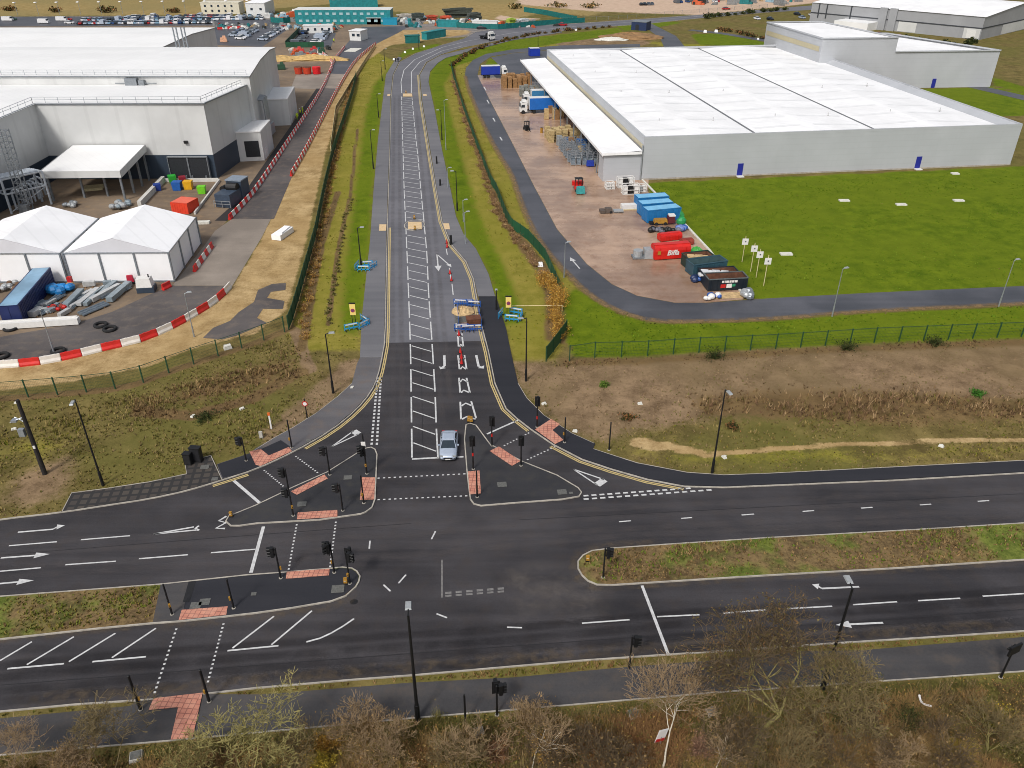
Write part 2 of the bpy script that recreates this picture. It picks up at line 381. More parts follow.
def slab(name, px, m, z1=0.11, z0=-0.05): return structure(MB().prism(gl(px), z0, z1), name, m)
def sheet(name, px, m, z=0.03): return structure(MB().sheet(gl(px), z), name, m)
# lower footpath along the bottom of the picture
slab('lower_footpath', [(-300,742),(0,719),(130,706.5),(137,701.2),(209,694.7),(262,695),(406,683.5),(512,678),(627,667.5),(712,661),(805,651.5),(858,651),(968,642),(1024,637.5),(1600,597),(1600,627),(1024,671),(943,676),(843,683.5),(719,692),(637,698.5),(567,705),(512,710),(406,718.5),(256,732.5),(170,740.5),(75,748.5),(0,755),(-300,782)], LPATH, 0.06)
# dark footway on the right
slab('right_footway', [(478.5,297),(496,297),(506,329),(512,358),(518,384),(527,399),(544,416),(558,425),(572,434),(595,444),(593,449.5),(612,456),(637,464),(687,473.5),(724,476),(768,474.5),(1024,461.5),(1600,424),(1600,434.5),(1024,472.3),(893,479.8),(768,485),(724,486.8),(684,485.8),(647,478.8),(612,468.8),(582,458.8),(553,443.8),(531,428.8),(518,418.8),(506.6,408),(496,384),(489.3,352),(482.8,327)], PATH)
slab('upper_right_footway', [(437.2,192),(442.8,222),(452,244.5),(467,262),(474.2,279.5),(478,296.6),(495,296.6),(488.5,274.5),(476,249.5),(463.5,234.5),(456,217),(451,192),(442,150),(435,112),(428.5,82),(430,72),(438,63),(446,58),(512,40.5),(562,32.5),(562,31.5),(512,38.6),(441,55.3),(427,63),(420,75),(422,100),(427,130),(432,160)], OLDF)
slab('left_footway', [(373.5,192),(378,140),(383.5,95),(386,75),(393.5,62.5),(398,57),(402,58),(399,62),(392.7,75),(390.3,100),(389.3,150),(387.7,192),(386.2,242),(385.2,292),(384.2,342),(383,358),(360,358),(362,317),(366,279.5),(370,242)], OLDF)
slab('left_corner_footway', [(360,358.5),(383,358.5),(380.5,369),(377,377),(370,393),(355,410.2),(330.4,430.6),(292,452.3),(256,469),(222,479.5),(217,465),(250,454),(256,449),(273.5,439),(293.5,428),(316,414),(338.5,396.5),(352,384),(357,364.5)], MIDF)
sheet('dark_footway_patch', [(217.4,465.2),(250,454.2),(260,468.3),(223,479)], PATH, 0.12)
sheet('footway_repair', [(261,450),(281,441),(291,448),(269,456.5)], PATH, 0.118)
# grey block paved maintenance bay
m, n = newmat('grid_block_paving'); p = n.pos()
b = n.new('ShaderNodeTexBrick'); n.l.new(n.mapv(p, (1, 1, 1), R(-8)), b.inputs['Vector']); b.inputs['Scale'].default_value = 0.9
b.inputs['Color1'].default_value = (*T(74,66,62), 1); b.inputs['Color2'].default_value = (*T(88,80,72), 1); b.inputs['Mortar'].default_value = (*T(44,42,42), 1)
b.inputs['Mortar Size'].default_value = 0.14; b.offset = 0; b.inputs['Brick Width'].default_value = 0.8; b.inputs['Row Height'].default_value = 0.8
n.out(n.mix(n.math('MULTIPLY', n.noise(1.2, 4, .6, p), 0.5), b.outputs[0], T(48,48,48)), 0.85); GRIDP = m
slab('paved_layby', [(62,512.2),(107,505.2),(150,498.7),(187,490.7),(221,480.6),(211,456.5),(185,463.5),(187,475),(150,483),(107,489.5),(72,494)], GRIDP, 0.10)
# service road and yard on the right
sheet('service_road', [(640,44),(560,45.5),(512,49.5),(486,54),(473,60),(466,68),(465,75),(468.5,90),(481,120),(496,150),(512,175),(517,192),(529.5,224.5),(544.5,249.5),(569.5,277),(594.5,299.5),(619.5,312),(649.5,321),(682,322),(768,319.5),(868,311),(1024,304),(1700,270),(1700,252),(1024,286),(868,293),(768,298.5),(707,303),(674.5,303),(637,296),(612,284.5),(587,264.5),(557,229.5),(537,192),(534.5,187.5),(512,143),(489,99),(477.5,75),(480,64),(491,56.5),(512,53),(560,49),(640,47)], SRVA, 0.022)
sheet('upper_yard', [(491,57.5),(512,53.4),(560,49.4),(620,47.4),(620,90),(540,82),(496,78),(490,71),(500,66)], SRVA, 0.021)
sheet('concrete_yard', [(477.6,75.6),(490,71.2),(496,78.1),(540,82.2),(590,86),(650,150),(648,192),(687,227),(709.5,251),(744.5,297),(743,299.5),(707,302.8),(674.5,302.8),(637,295.8),(612,284.3),(587,264.2),(557,229),(537,191.5),(534.5,187),(512,142.5),(489,98.5)], CONC, 0.024)
sheet('far_lane', [(642,25),(652,24),(676,36),(685,47),(664,47),(660,38)], SRVA, 0.03)
sheet('lawn_edge_path', [(688,30.5),(720,34),(790,46),(1040,104),(1040,99),(790,43),(722,32.5),(692,29.5)], SRVA, 0.026)
# building site on the left
sheet('site_yard', [(-200,345),(0,338),(72,325),(112,312.5),(150,295),(172,287),(205,245),(256,189),(296,125),(322,88),(332,67),(337,57),(350,40),(390,27),(400,20),(270,22),(-200,22),(-400,200)], HARD, 0.012)
sheet('haul_road', [(-200,352),(0,337),(72.5,324.5),(112,312),(150,294.5),(172.5,286),(232.5,286),(217.5,302.5),(192.5,317.5),(170,330),(140,342.5),(110,348.5),(75,357.5),(37.5,365),(0,368),(-200,376)], HAUL, 0.022)
sheet('concrete_apron', [(172.5,285.8),(232.5,285.8),(262,237),(293,174),(262,174),(256,189),(232,219),(215,231),(205,245)], APRON, 0.024)
sheet('haul_road_upper', [(229.5,219),(274,219),(293.3,173.5),(306,150),(336,92.5),(338,88.6),(323,88.3),(271,167.5),(256,190)], HAUL, 0.03)
structure(MB().strip(gl([(226,221),(243,205.5),(256,190.5),(271,168),(297,128.5),(323,88.6)]), 2.2, .034, None, 0, .9), 'drain_channel', mat('dark_drain', T(44,40,40), .8))
sheet('light_concrete', [(297,72.5),(346,74.5),(338,90),(291,88.3)], APRON, 0.026)
sheet('site_access_road', [(331,73.5),(336,57),(350,40),(362,27),(410,26),(398,33),(376,44),(356,60),(347,74.4)], SRVA, 0.022)
sheet('asphalt_patch', [(203,338),(213,328),(230,321),(239,312),(254,302),(258,290),(272,284),(286,283),(285.5,290),(271,292),(267,298),(284.5,301),(283,309),(263,309),(257,318),(267,323),(255,328),(236,336),(222,339.5)], HAUL, 0.022)
sheet('car_park', [(-300,28),(0,26.5),(130,26),(215,25.5),(215,45),(262,47),(286,30.5),(280,20),(215,17),(100,16.5),(0,17),(-300,19)], SRVA, 0.022)
sheet('compound_car_park', [(287,47),(300,33),(336,33),(331,47)], SRVA, 0.022)

# ------------------------------------------------------------------ kerbs
kb = MB()
def kerb(P, w_=0.12, z1=0.125, closed=False, off=0.0): kb.strip(P, w_, 0.0, z1, 0, off, closed)
kerb([p for p in LU if p.y < 460]); kerb([p for p in RU if p.y < 460]); kerb(gl(LOW), 0.11, 0.10)
kerb(gl([(62,513),(72,493.7),(107,489.2),(150,482.6),(187,474.6),(185,463.2),(211,456.2),(222,480)]), 0.08)
kerb(gl([(250,454),(273.5,439),(293.5,428),(316,414),(338.5,396.5),(352,384)]), 0.06, 0.112)
kerb(gl([(518,384),(527,399),(544,416),(572,434),(594,444)]), 0.06, 0.112); kerb(gl([(593,449.5),(637,463.5),(687,473),(724,475.6),(768,474),(1024,461),(1600,423.5)]), 0.06, 0.112)
kerb(gl([(-300,782.5),(0,755.5),(170,741),(256,733),(406,719),(567,705.5),(719,692.5),(843,684),(1024,671.5),(1600,627.5)]), 0.09, 0.075)
# islands
def island(name, px, m, gpx=None, gz=0.11):
    P = gl(px); structure(MB().prism(P, -0.02, 0.105), name, m); kerb(P, 0.12, 0.13, True)
MEDL = [(-300,632),(0,597.3),(162,585),(245,576),(286,573),(328,569.5),(342,568),(352,569),(357,572),(360,577),(359,582),(356,587.5),(346,596.5),(331,602),(293,608.5),(256,613.7),(227,617),(180,622),(152,624),(100,629),(0,640),(-300,672)]
MEDR = [(1600,497),(1024,523.8),(918,530.3),(768,538.5),(662,545.5),(612,549),(592,551.5),(583,556),(578,562),(578,569),(582,576),(588,581.5),(597,585.3),(612,585.7),(687,581),(762,576.3),(893,569),(1024,560.3),(1600,524)]
m, n = newmat('median_grass'); p = n.pos()
nn_ = n.math('ADD', n.math('MULTIPLY', n.noise(0.5, 5, .65, p), .6), n.math('MULTIPLY', n.noise(4, 4, .7, p), .4)); tn = n.ramp(nn_, .38, .62)
c_ = n.mix(tn, T(92,76,54), T(138,116,80)); c_ = n.mix(n.ramp(n.noise(.13, 4, .6, p), .46, .6), c_, n.mix(tn, T(88,100,42), T(124,132,62)))
n.out(c_, .95, bump=nn_, bstr=.6, bdist=.2, spec=.1); MEDG = m
island('left_median', MEDL, MEDG); island('right_median', MEDR, MEDG)
structure(MB().prism(gl([(161,585.6),(245,576.6),(328,570.3),(342,568.9),(351,569.6),(356,572.6),(358.8,577),(358,582),(355,587),(345,595.9),(331,601.3),(293,607.8),(256,613),(227,616.3),(180,621.3),(153,623.4)]), 0.0, 0.112), 'paved_median', PATH)
sheet('median_paving_strip', [(161,585.6),(189,583.2),(182,620.9),(153,623.4)], LPATH, 0.118)
sheet('median_trench_repair', [(189,582.3),(196.5,581.6),(190,602.8),(183,603.4)], mat('fresh_tar', T(26,26,30), .8), 0.124)
TRIL = [(229,517),(256,506),(281,494),(293,488),(327,473),(361,451.5),(366,449),(371,448),(375,450),(377,455),(376,478),(375,500),(372,508),(366,512.5),(361,514.5),(318.5,520.5),(256,524),(240,526.3),(231,526.3),(226,522)]
TRIR = [(466,425.5),(470,424),(476,426),(490,445),(522,462),(557,476),(578,488.5),(581.5,493),(579,497),(562,500),(512,503.7),(481,506.3),(474,504.5),(470.5,500),(468.5,485),(467,471),(464.5,440)]
island('left_triangle_island', TRIL, PAT2); island('right_triangle_island', TRIR, PAT2)
# refuge halfway up the side road
structure(MB().prism([g(414.5,225.5)+Vector((math.cos(t)*1.75, math.sin(t)*2.6, 0)) for t in [i*math.pi/8 for i in range(16)]], 0, .12), 'refuge_island', OLDF)
kerb([g(414.5,225.5)+Vector((math.cos(t)*1.75, math.sin(t)*2.6, 0)) for t in [i*math.pi/8 for i in range(16)]], .13, .14, True)
bp = MB()
for q in ([(408,222.5),(421.5,222.5),(422,230),(408,230)], [(379.5,225),(386.5,225),(386,231.5),(379,231.5)], [(443.2,224),(449,224),(450,230),(444.6,230)], [(403,94),(412,94),(412.5,97),(403,97)], [(387.5,94.5),(390.6,94.5),(390,96.5),(387.3,96.5)], [(423,94.5),(426.5,94.5),(427,96.3),(423.3,96.3)]): bp.sheet(gl(q), 0.135)
structure(bp, 'buff_crossing_paving', BUFF)
structure(kb, 'kerb', KERB)

# ------------------------------------------------------------------ red tactile paving
m, n = newmat('red_block_paving'); p = n.pos()
b = n.new('ShaderNodeTexBrick'); n.l.new(n.mapv(p, (1, 1, 1), R(5)), b.inputs['Vector']); b.inputs['Scale'].default_value = 1.0; b.offset = 0
b.inputs['Color1'].default_value = (*T(214,146,122), 1); b.inputs['Color2'].default_value = (*T(196,128,108), 1); b.inputs['Mortar'].default_value = (*T(150,96,84), 1)
b.inputs['Mortar Size'].default_value = 0.035; b.inputs['Brick Width'].default_value = 0.4; b.inputs['Row Height'].default_value = 0.4
n.out(n.mix(n.math('MULTIPLY', n.ramp(n.noise(1.3, 5, .65, p), .4, .7), .5), b.outputs[0], T(222,170,146)), .85, bump=b.outputs[1], bstr=.2, bdist=.01); REDP = m
rp = MB()
for q in ([(249.5,452.5),(261,450),(269,456.5),(289,448),(292,452.2),(261,467),(256,466)],
          [(291,492.5),(324.5,475.5),(328,479.5),(297,496)], [(298,513.5),(337.5,511),(337.5,518),(297,520.5)],
          [(362,478.2),(375.2,478.2),(374.4,500.5),(360,501)], [(287,572.8),(330,569.8),(329,576.5),(286,580)],
          [(468,472.5),(479.5,471.5),(481,494.5),(469.7,495.5)], [(489.5,452),(499,447.5),(520.5,462),(512,467)],
          [(535,430.5),(551,420),(560,425.2),(552.5,431),(563.5,441),(555,445)],
          [(182,611),(228,607.5),(226.5,616),(179,621.2)],
          [(154,699.5),(203,693.8),(193,739),(171,741),(178.5,708.5),(149,711.2)]): rp.sheet(gl(q), 0.137)
structure(rp, 'red_tactile_paving', REDP)

# ------------------------------------------------------------------ painted markings
wm = MB(); ZM = 0.035
def ln(a, b, w_=0.15, z=ZM, mb=wm): mb.strip(gl([a, b]), w_, z)
def pl(px, w_=0.15, z=ZM, mb=wm): mb.strip(gl(px), w_, z)
def dots(a, b, n_, w_=0.2, duty=0.5, l=None, mb=wm):
    A, B = g(*a), g(*b); dv = (B-A)/n_
    for i in range(n_):
        p0 = A+dv*(i+.5-duty/2); p1 = A+dv*(i+.5+duty/2); mb.strip([p0, p1], w_*.8, ZM)
for a in [(9,546,57,542),(81,540,130,536),(65.5,565,116,561.5),(-5,572,41,568),(139,559,188,555),(211,553,256,549.5)]: ln(a[:2], a[2:], .15)
for a in [(7.5,669,64,664),(92.5,662,146,657),(227.5,651,278.5,646),(-60,676,-20,672)]: ln(a[:2], a[2:], .15)
for a in [(0,661,32,642),(27,665,74,637),(69,662,115.5,633.5),(112,658,156,628.5),(232.5,648.5,274,616.5),(271.5,645,312,611)]: ln(a[:2], a[2:], .15)
pl([(306.5,642.2),(320,638.5),(331,633.5),(343,626.5),(354,619)], .15)
for a in [(582,623.5,629.5,620),(657,617,699.5,615),(723,613.5,766,610),(787,609,832,606.5),(853,605,897,602),(918,601,960,598.5),(982.5,596.5,1030,593.5)]: ln(a[:2], a[2:], .14)
for a in [(619,522,631,521),(681,518.7,692,517.8),(741.5,515.3,754,514.3),(802.5,511.7,814,510.8),(861,508.4,872.5,507.5),(920,505.2,931,504.4),(977.5,501.6,989,500.8)]: ln(a[:2], a[2:], .14)
for a in [(370,541,369.3,549),(435.5,531.5,431.5,539.5),(383.5,585,390.5,591.5),(406,575,398.5,583.5),(436.5,614,447,618),(507,627.5,522,628)]: ln(a[:2], a[2:], .14)
ln((251,573),(263.5,526.8),.3); ln((234,481),(259.5,503),.3); ln((642,585.8),(668,654),.24); ln((487,434.3),(518,420.3),.22); pl([(412,459.3),(440,457.8),(463.5,457)],.25)
for a in [((297,523.5),(288.5,571),14),((336,521),(330,568.5),14),((295,456),(318.5,473.5),11),((263.5,470),(284,487),11),((376,478.5),(467,474),17),((376,500),(469,496),17),((503,446.5),(530,432.5),9),((526,460.5),(556,446.5),9),((177,627.5),(154,695),15),((224,622.5),(207.5,684),15)]: dots(*a, w_=.2, duty=.42)
dots((582,496.2),(692,488.3),14,.28,.62); dots((582,499.6),(713,490),16,.28,.62)
dots((377.6,377),(371.5,446),20,.3,.55); dots((381,377),(376.8,446),20,.3,.55)
fm = MB(); dots((443,593.5),(506,588.5),6,.3,.6,mb=fm); dots((443,596.5),(506,591.5),6,.25,.6,mb=fm); ln((442,560),(442,598),.12,mb=fm); structure(fm, 'faded_markings', FADED)
# give-way triangles
def triangle(tip, b1, b2):
    t, p_, q = g(*tip), g(*b1), g(*b2); wm.strip([p_, q], .75, ZM); wm.strip([t, p_], .16, ZM); wm.strip([t, q], .16, ZM)
triangle((573.5,469.5),(604.5,480),(597,485.2)); triangle((331.5,447),(353.5,431.2),(358.5,434.3))
pl([(153.5,534.4),(194,527.2)],.18); pl([(153.5,534.4),(197,530.2)],.16); pl([(199,526),(195.5,528.6),(199,530.6)],.2)
pl([(226.5,516.5),(219,521),(226,523),(216,528.5),(225,528.8)],.22); pl([(256,505.4),(232,516)],.14)
# arrows: shaft polyline then head (tip, half width m, length m)
def arrow(px, head, hw=.36, hl=1.3, w_=.18):
    pl(px, w_); a, t = g(*px[-1]), g(*head); d_ = (t-a).normalized(); nn = Vector((-d_.y, d_.x, 0)); b_ = a
    wm.poly([(b_.x-nn.x*hw, b_.y-nn.y*hw, ZM+.003), (t.x, t.y, ZM+.003), (b_.x+nn.x*hw, b_.y+nn.y*hw, ZM+.003)])
arrow([(18,532.5),(53,529.5),(57,527.3)],(65,525.6)); arrow([(1,558.2),(35,555.7)],(50,554.3)); arrow([(-20,585.8),(18,582.2)],(34,580.6))
arrow([(859,587),(822,588.8),(818.5,586.8)],(812,584.7)); arrow([(883,623),(850,624.6)],(835.5,625.3))
arrow([(444.3,355.5),(444.6,366),(442.5,367.4)],(440.3,369.5),.5,1.2,.3); arrow([(476.3,355.5),(478.6,366.5),(481,367)],(484,368.8),.5,1.2,.3)
arrow([(437,254.5),(438,266)],(438.6,271.5),.55,1.5,.22); arrow([(437,254.5),(448.5,264.5)],(451.5,267.5),.4,1.2,.2)
# centre hatching of the side road
LE = gl([(412,459),(411.3,400),(410.7,360),(410.3,342),(409,304.5),(407.6,267),(406,229.5),(404.2,192),(403,150),(402,115),(401.5,95)])
RE = gl([(438,458),(436.5,433),(435,390),(432,342),(428.5,292),(427,254.5),(424,222),(421,192),(418,157),(416,140),(412,97.5)])
def at_y(P, y):
    for a, b_ in zip(P[:-1], P[1:]):
        if min(a.y, b_.y) <= y <= max(a.y, b_.y): t = (y-a.y)/(b_.y-a.y); return a.lerp(b_, t)
    return P[-1] if abs(y-P[-1].y) < abs(y-P[0].y) else P[0]
yy = LE[0].y
while yy < LE[-1].y-4:
    for E_ in (LE, RE): wm.strip([at_y(E_, yy+.2), at_y(E_, yy+5.4)], .17, ZM)
    yy += 6.4
yy = LE[0].y+2.9; yr = g(414.5,225.5).y
while yy < LE[-1].y-2:
    if abs(yy-yr) > 3.2:
        a = at_y(LE, yy); b_ = at_y(RE, yy-1.7); wm.strip([a.lerp(b_, .06), a.lerp(b_, .94)], .16, ZM)
    yy += 3.05
pl([(401.8,93),(401,82),(404,70),(415,59.5),(442.5,47.3),(468,41),(512,33),(562,27.5),(640,21.5),(720,14.5)],.22); pl([(411.3,93),(411.5,72),(420,62),(442,51),(462,46)],.22)
# lane-divider boxes with chevrons
for x0, y0, x1, y1, x2, y2, x3, y3 in [(457.6,333,458.6,347,461.7,333,463.4,347),(458,355.5,459.5,369.5,464.5,355.5,466.6,369.5),(459,378,460.2,393,466.5,378,470,393.3),(460.3,402,461,419.5,471.2,401.5,476,418)]:
    ln((x0,y0),(x1,y1),.2); ln((x2,y2),(x3,y3),.2); xm = (x0+x2)/2; pl([(x0+1,y0+4.2),(xm,y0+1.4),(x2+.8,y0+4)],.26); pl([(x1+.8,y1),(xm+1,y1-2.6),(x3-.2,y1)],.26)
for a in [(452,284,453.2,295),(454,299,455,309),(455.5,313,456.6,330),(449.3,268,451,280),(446.3,249,447.3,255)]: ln(a[:2], a[2:], .15)
structure(wm, 'white_road_markings', WHITE)
# double yellow lines
ym = MB()
for off in (.3, .52):
    ym.strip([p for p in LU if g(276,462).y-1 < p.y < 300 and p.x > g(292,453).x], .14, ZM, None, 0, -off)
    ym.strip([p for p in LU if p.y < g(262,467).y and p.x > g(218,482).x-.5 and p.x < g(261,467).x], .14, ZM, None, 0, -off)
    ym.strip([p for p in RU if p.y < 300 and p.y > g(531,430).y-.2], .14, ZM, None, 0, -off)
    ym.strip([p for p in RU if p.y < g(553,444).y and p.x < g(684.5,487).x], .14, ZM, None, 0, -off)
structure(ym, 'double_yellow_lines', YELLOW)
# service chamber covers, oil stain
cv = MB()
for x, y, s_ in [(338,590,.85),(348,478.5,.65),(302,505,.7),(502,485.5,.75),(562,493,.75),(205,603,.7),(196,606.5,.7),(309,441.5,.45),(254,595,.35),(571,494,.3),(205,468,.7),(215,480,.5)]: cv.box(g(x,y)+Vector((0,0,.135)), (s_*1.2, s_, .02), R(6))
structure(cv, 'chamber_cover', mat('worn_steel', T(112,112,108), .6, .2, .25, 6))
def disc(c, r, z): return [(c.x+math.cos(i*.524)*r, c.y+math.sin(i*.524)*r*.9) for i in range(12)]
st_ = MB(); st_.sheet(disc(g(354,602), .32, 0), .026); structure(st_, 'oil_stain', mat('oil_stain', T(26,25,26), .5))
sm = MB()
for a, b_ in [((94,326),(4,1.3)),((110,330),(4,1.3)),((232,351),(2,1))]: pass
sa = MB(); A_ = g(573,261); B_ = g(582,271.5)
wm2 = MB(); wm2.strip([A_, A_.lerp(B_, .75)], .22, .03); nn = Vector((-(B_-A_).normalized().y, (B_-A_).normalized().x, 0)); C_ = A_.lerp(B_, .0)
wm2.poly([tuple(A_+nn*.5+Vector((0,0,.034))), tuple(A_-(B_-A_)*.35+Vector((0,0,.034))), tuple(A_-nn*.5+Vector((0,0,.034)))])
for (x, y) in [(487,100),(484,87),(493,118),(500,137)]: wm2.strip(gl([(x,y),(x+2,y+3.5)]), .35, .03)
structure(wm2, 'service_road_markings', WHITE)
# wear: soft edged bands of dirt along kerbs, tyre polish in the lanes, construction joints
def wear_mat(name, col, k, scale, lo=.35, hi=.7):
    m, n = newmat(name); p = n.pos(); a = n.new('ShaderNodeAttribute', attribute_name='cover'); f = n.ramp(n.noise(scale, 5, .65, p), lo, hi)
    pr = n.out(n.mix(n.noise(3.0, 3, .6, p), tuple(c*.75 for c in col), tuple(min(1, c*1.2) for c in col)), .9, spec=.2); n.l.new(n.math('MULTIPLY', n.math('MULTIPLY', a.outputs['Fac'], f), k), pr.inputs['Alpha']); return m
def soft_band(name, P, wd, m, off=0.0, z=.028):
    P = [Vector((p[0], p[1])) for p in P]; V, F, A = [], [], []
    for i, p in enumerate(P):
        d_ = (P[min(i+1, len(P)-1)]-P[max(i-1, 0)]).normalized(); nn = Vector((-d_.y, d_.x))
        for s_, c in ((-.5, 0), (-.2, 1), (.2, 1), (.5, 0)): q = p+nn*(off+s_*wd); V.append((q.x, q.y, z)); A.append(c if 0 < i < len(P)-1 else 0)
    for i in range(len(P)-1):
        for j in range(3): F.append([i*4+j, i*4+j+1, i*4+4+j+1, i*4+4+j])
    me = bpy.data.meshes.new(name); me.from_pydata(V, [], F); a = me.attributes.new('cover', 'FLOAT', 'POINT'); a.data.foreach_set('value', A); me.materials.append(m); me.update()
    o = bpy.data.objects.new(name, me); COL.objects.link(o); o['kind'] = 'structure'; return o
DIRT = wear_mat('kerb_dirt', T(128,112,92), .36, 1.1); DUST = wear_mat('pale_dust', T(132,124,118), .38, .5, .3, .75); POL = wear_mat('tyre_polish', T(40,38,41), .3, .35, .25, .6); RUB = wear_mat('worn_lane', T(112,106,106), .22, .6, .25, .65)
def dense(px, st=3.0): return resample(gl(px), st)
soft_band('kerb_dirt', resample([Vector((p.x,p.y,0)) for p in gl(LOW)][1:-1], 2.5), 1.5, DIRT, -.75)
for px, wd in (([(152,625),(180,623.5),(227,618.5),(256,615.5),(293,610.5),(331,604),(350,597),(360,588),(364,578)],1.8),([(612,588),(597,588),(584,582),(576,573),(574,563),(580,555),(592,549.5),(612,546.5),(662,543.3)],1.6),([(-40,646),(0,641.5),(100,630.5),(152,625.5)],.8),([(612,588.2),(687,583.5),(762,578.5),(893,571),(1040,561.5)],.8)): soft_band('kerb_dirt', dense(px, 1.5), wd, DIRT, 0, .029)
soft_band('pale_dust', dense([(500,600),(540,585),(580,592),(640,600)],2), 7, DUST, 0, .0262)
for y0, y1, y2, y3 in ((546,531,503,490.5),(556,541,512,498),(570,553,524,509),(578,562,531,516)): soft_band('worn_lane', dense([(-40,y0+3),(60,y0-5),(260,y1),(420,y1-7),(600,y2+6),(800,y2-4),(1060,y3-2)],4), 1.0, RUB, 0, .0268)
for y0, y1, y2, y3 in ((664,640,612,590),(676,652,622,600),(690,662,636,612),(700,673,648,622)): soft_band('tyre_polish', dense([(-40,y0+5),(120,y0-9),(330,y1),(520,y1-12),(700,y2),(1060,y3-2)],4), 1.1, POL, 0, .0265)
for xs in ((389,393,397,390,386),(400,402,405,402,398)): pass
for a_, b_, c_ in (((394.5,95),(392.5,230),(393,450)),((399,95),(400,230),(403,450)),((424,120),(436,240),(452,420)),((416.5,110),(428.5,240),(443,430))): soft_band('worn_lane', dense([a_, b_, c_],4), .9, RUB, 0, .0263)
jm = MB()
for px in ([(-60,560),(256,535),(420,523)],[(520,520),(1060,492)],[(-60,690),(420,653),(1060,607)],[(421,343),(423,460)]): jm.strip(dense(px,4), .06, .0285)
soft_band('verge_edge', resample(smooth_line(gl([(465,75),(468.5,90),(481,120),(496,150),(512,175),(517,192),(529.5,224.5),(544.5,249.5),(569.5,277),(594.5,299.5),(619.5,312),(649.5,321),(682,322),(768,319.5),(868,311),(1024,304),(1200,294)]), 1), 3), 1.6, wear_mat('verge_dirt', T(150,124,88), .75, .9, .25, .6), 0, .029)
structure(jm, 'tar_joint', mat('tar_joint', T(36,34,36), .5))
# ================================================================== buildings
def gy(x, y, Y):
    """point on the vertical plane at distance Y"""
    u = (x-512)/FPX; v = (y-384)/FPX; t = Y/(CP-v*SP); return Vector((u*t, Y, CH-t*(SP+v*CP)))
def cladding(name, col, pitch=1.0, amt=0.10, rough=0.5, horiz=False):
    if name in MATS: return MATS[name]
    m, n = newmat(name); p = n.pos(); sx = n.new('ShaderNodeSeparateXYZ'); n.l.new(p, sx.inputs[0])
    a = sx.outputs[2] if horiz else n.math('ADD', sx.outputs[0], sx.outputs[1])
    wv = n.math('FRACT', n.math('MULTIPLY', a, 1/pitch)); edge = n.math('LESS_THAN', wv, 0.12)
    big = n.ramp(n.noise(.12, 4, .6, p), .35, .65); f = n.noise(1.5, 4, .6, n.mapv(p, (1, 1, .15)))
    c = n.mix(big, tuple(x*(1-amt*.6) for x in col), tuple(min(1, x*(1+amt*.4)) for x in col))
    c = n.mix(n.math('MULTIPLY', n.ramp(f, .5, .8), .12), c, tuple(x*.72 for x in col))
    c = n.mix(n.math('MULTIPLY', edge, amt), c, tuple(x*.5 for x in col))
    n.out(c, rough, bump=wv, bstr=.1, bdist=.05); MATS[name] = m; return m
GREYC = cladding('light_grey_cladding', T(220,221,220), 6.0, .12)
BLUEC = cladding('pale_blue_grey_cladding', T(192,195,200), 1.2, .08, horiz=True)
NAVY = cladding('navy_cladding', T(52,66,82), 1.5, .2)
ROOFW = cladding('white_roof_sheet', (.84,.84,.845), 3.0, .10, .6)
ROOFL = cladding('pale_roof_sheet', (.78,.78,.775), 2.0, .06, .6)
DARK = mat('dark_opening', T(34,38,44), .6, 0, .3)
GREYM = mat('grey_steel', T(150,156,162), .45, .5, .15)
GALV = mat('galvanised_steel', T(186,192,198), .4, .6, .12)
WHITEP = mat('white_painted_steel', T(232,232,230), .5, 0, .06)
PVC = mat('white_pvc', (.86,.86,.87), .55, 0, .03, .4)
BLACKP = mat('black_paint', T(24,24,27), .5, 0, .3)
NAVYP = mat('navy_paint', T(34,52,92), .5, 0, .2)
BLUEP = mat('blue_door_paint', T(34,44,150), .5, 0, .1)
TAN = cladding('tan_cladding', T(200,190,158), 1.5, .1)
MIDG = cladding('mid_grey_cladding', T(166,168,172), 6, .1)
CREAM = mat('cream_panel', T(226,220,200), .6, 0, .08, 1)
TEAL = mat('teal_panel', T(28,138,144), .55, 0, .2, .8)
TEALD = mat('teal_fence_panel', T(14,112,110), .6, 0, .2, 1)
GLASS = mat('dark_glass', T(50,62,74), .12, 0, .2)

def part(mb, name, m, par, **k): return mb.build(name, m, parent=par, world=par.location, **k)
# ---- left factory ---------------------------------------------------------
fa = thing('factory_building', 'large light grey factory with pale stepped roofs and navy base behind the white marquees', 'factory', (-60.3, 162.2, 0))
XL = -210
wl = MB()
wl.poly([(-93,161.6,4.8),(-60.3,162.2,4.8),(-60.3,162.2,14.8),(-93,161.6,14.8)])
wl.poly([(-60.3,162.2,4.8),(-58.4,184.6,4.8),(-58.4,184.6,14.1),(-60.3,162.2,14.8)])
wl.poly([(-93,120,4.8),(-93,161.6,4.8),(-93,161.6,14.8),(-93,120,14.8)])
wl.poly([(XL,120,4.8),(-93,120,4.8),(-93,120,14.8),(XL,120,14.8)])
wl.poly([(-57.5,184.6,0),(-66,239,0),(-66,239,14.1),(-63.6,224,15.6),(-60.5,204,16.3),(-57.5,184.6,16.0)])
wl.poly([(XL,184.6,14.0),(-57.5,184.6,14.0),(-57.5,184.6,16.0),(XL,184.6,16.0)])
wl.poly([(-97.5,239,0),(-96.5,282,0),(-96.5,282,13.9),(-97,262,14.6),(-97.5,239,14.1)])
wl.poly([(-66,239,0),(-97.5,239,0),(-97.5,239,14.1),(-66,239,14.1)])
wl.poly([(-96.5,282,0),(XL,282,0),(XL,282,13.9),(-96.5,282,13.9)])
wl.poly([(-58.5,184.58,0),(-57.5,184.58,0),(-57.5,184.58,16),(-58.5,184.58,16)])
part(wl, 'wall', GREYC, fa)
nb = MB()
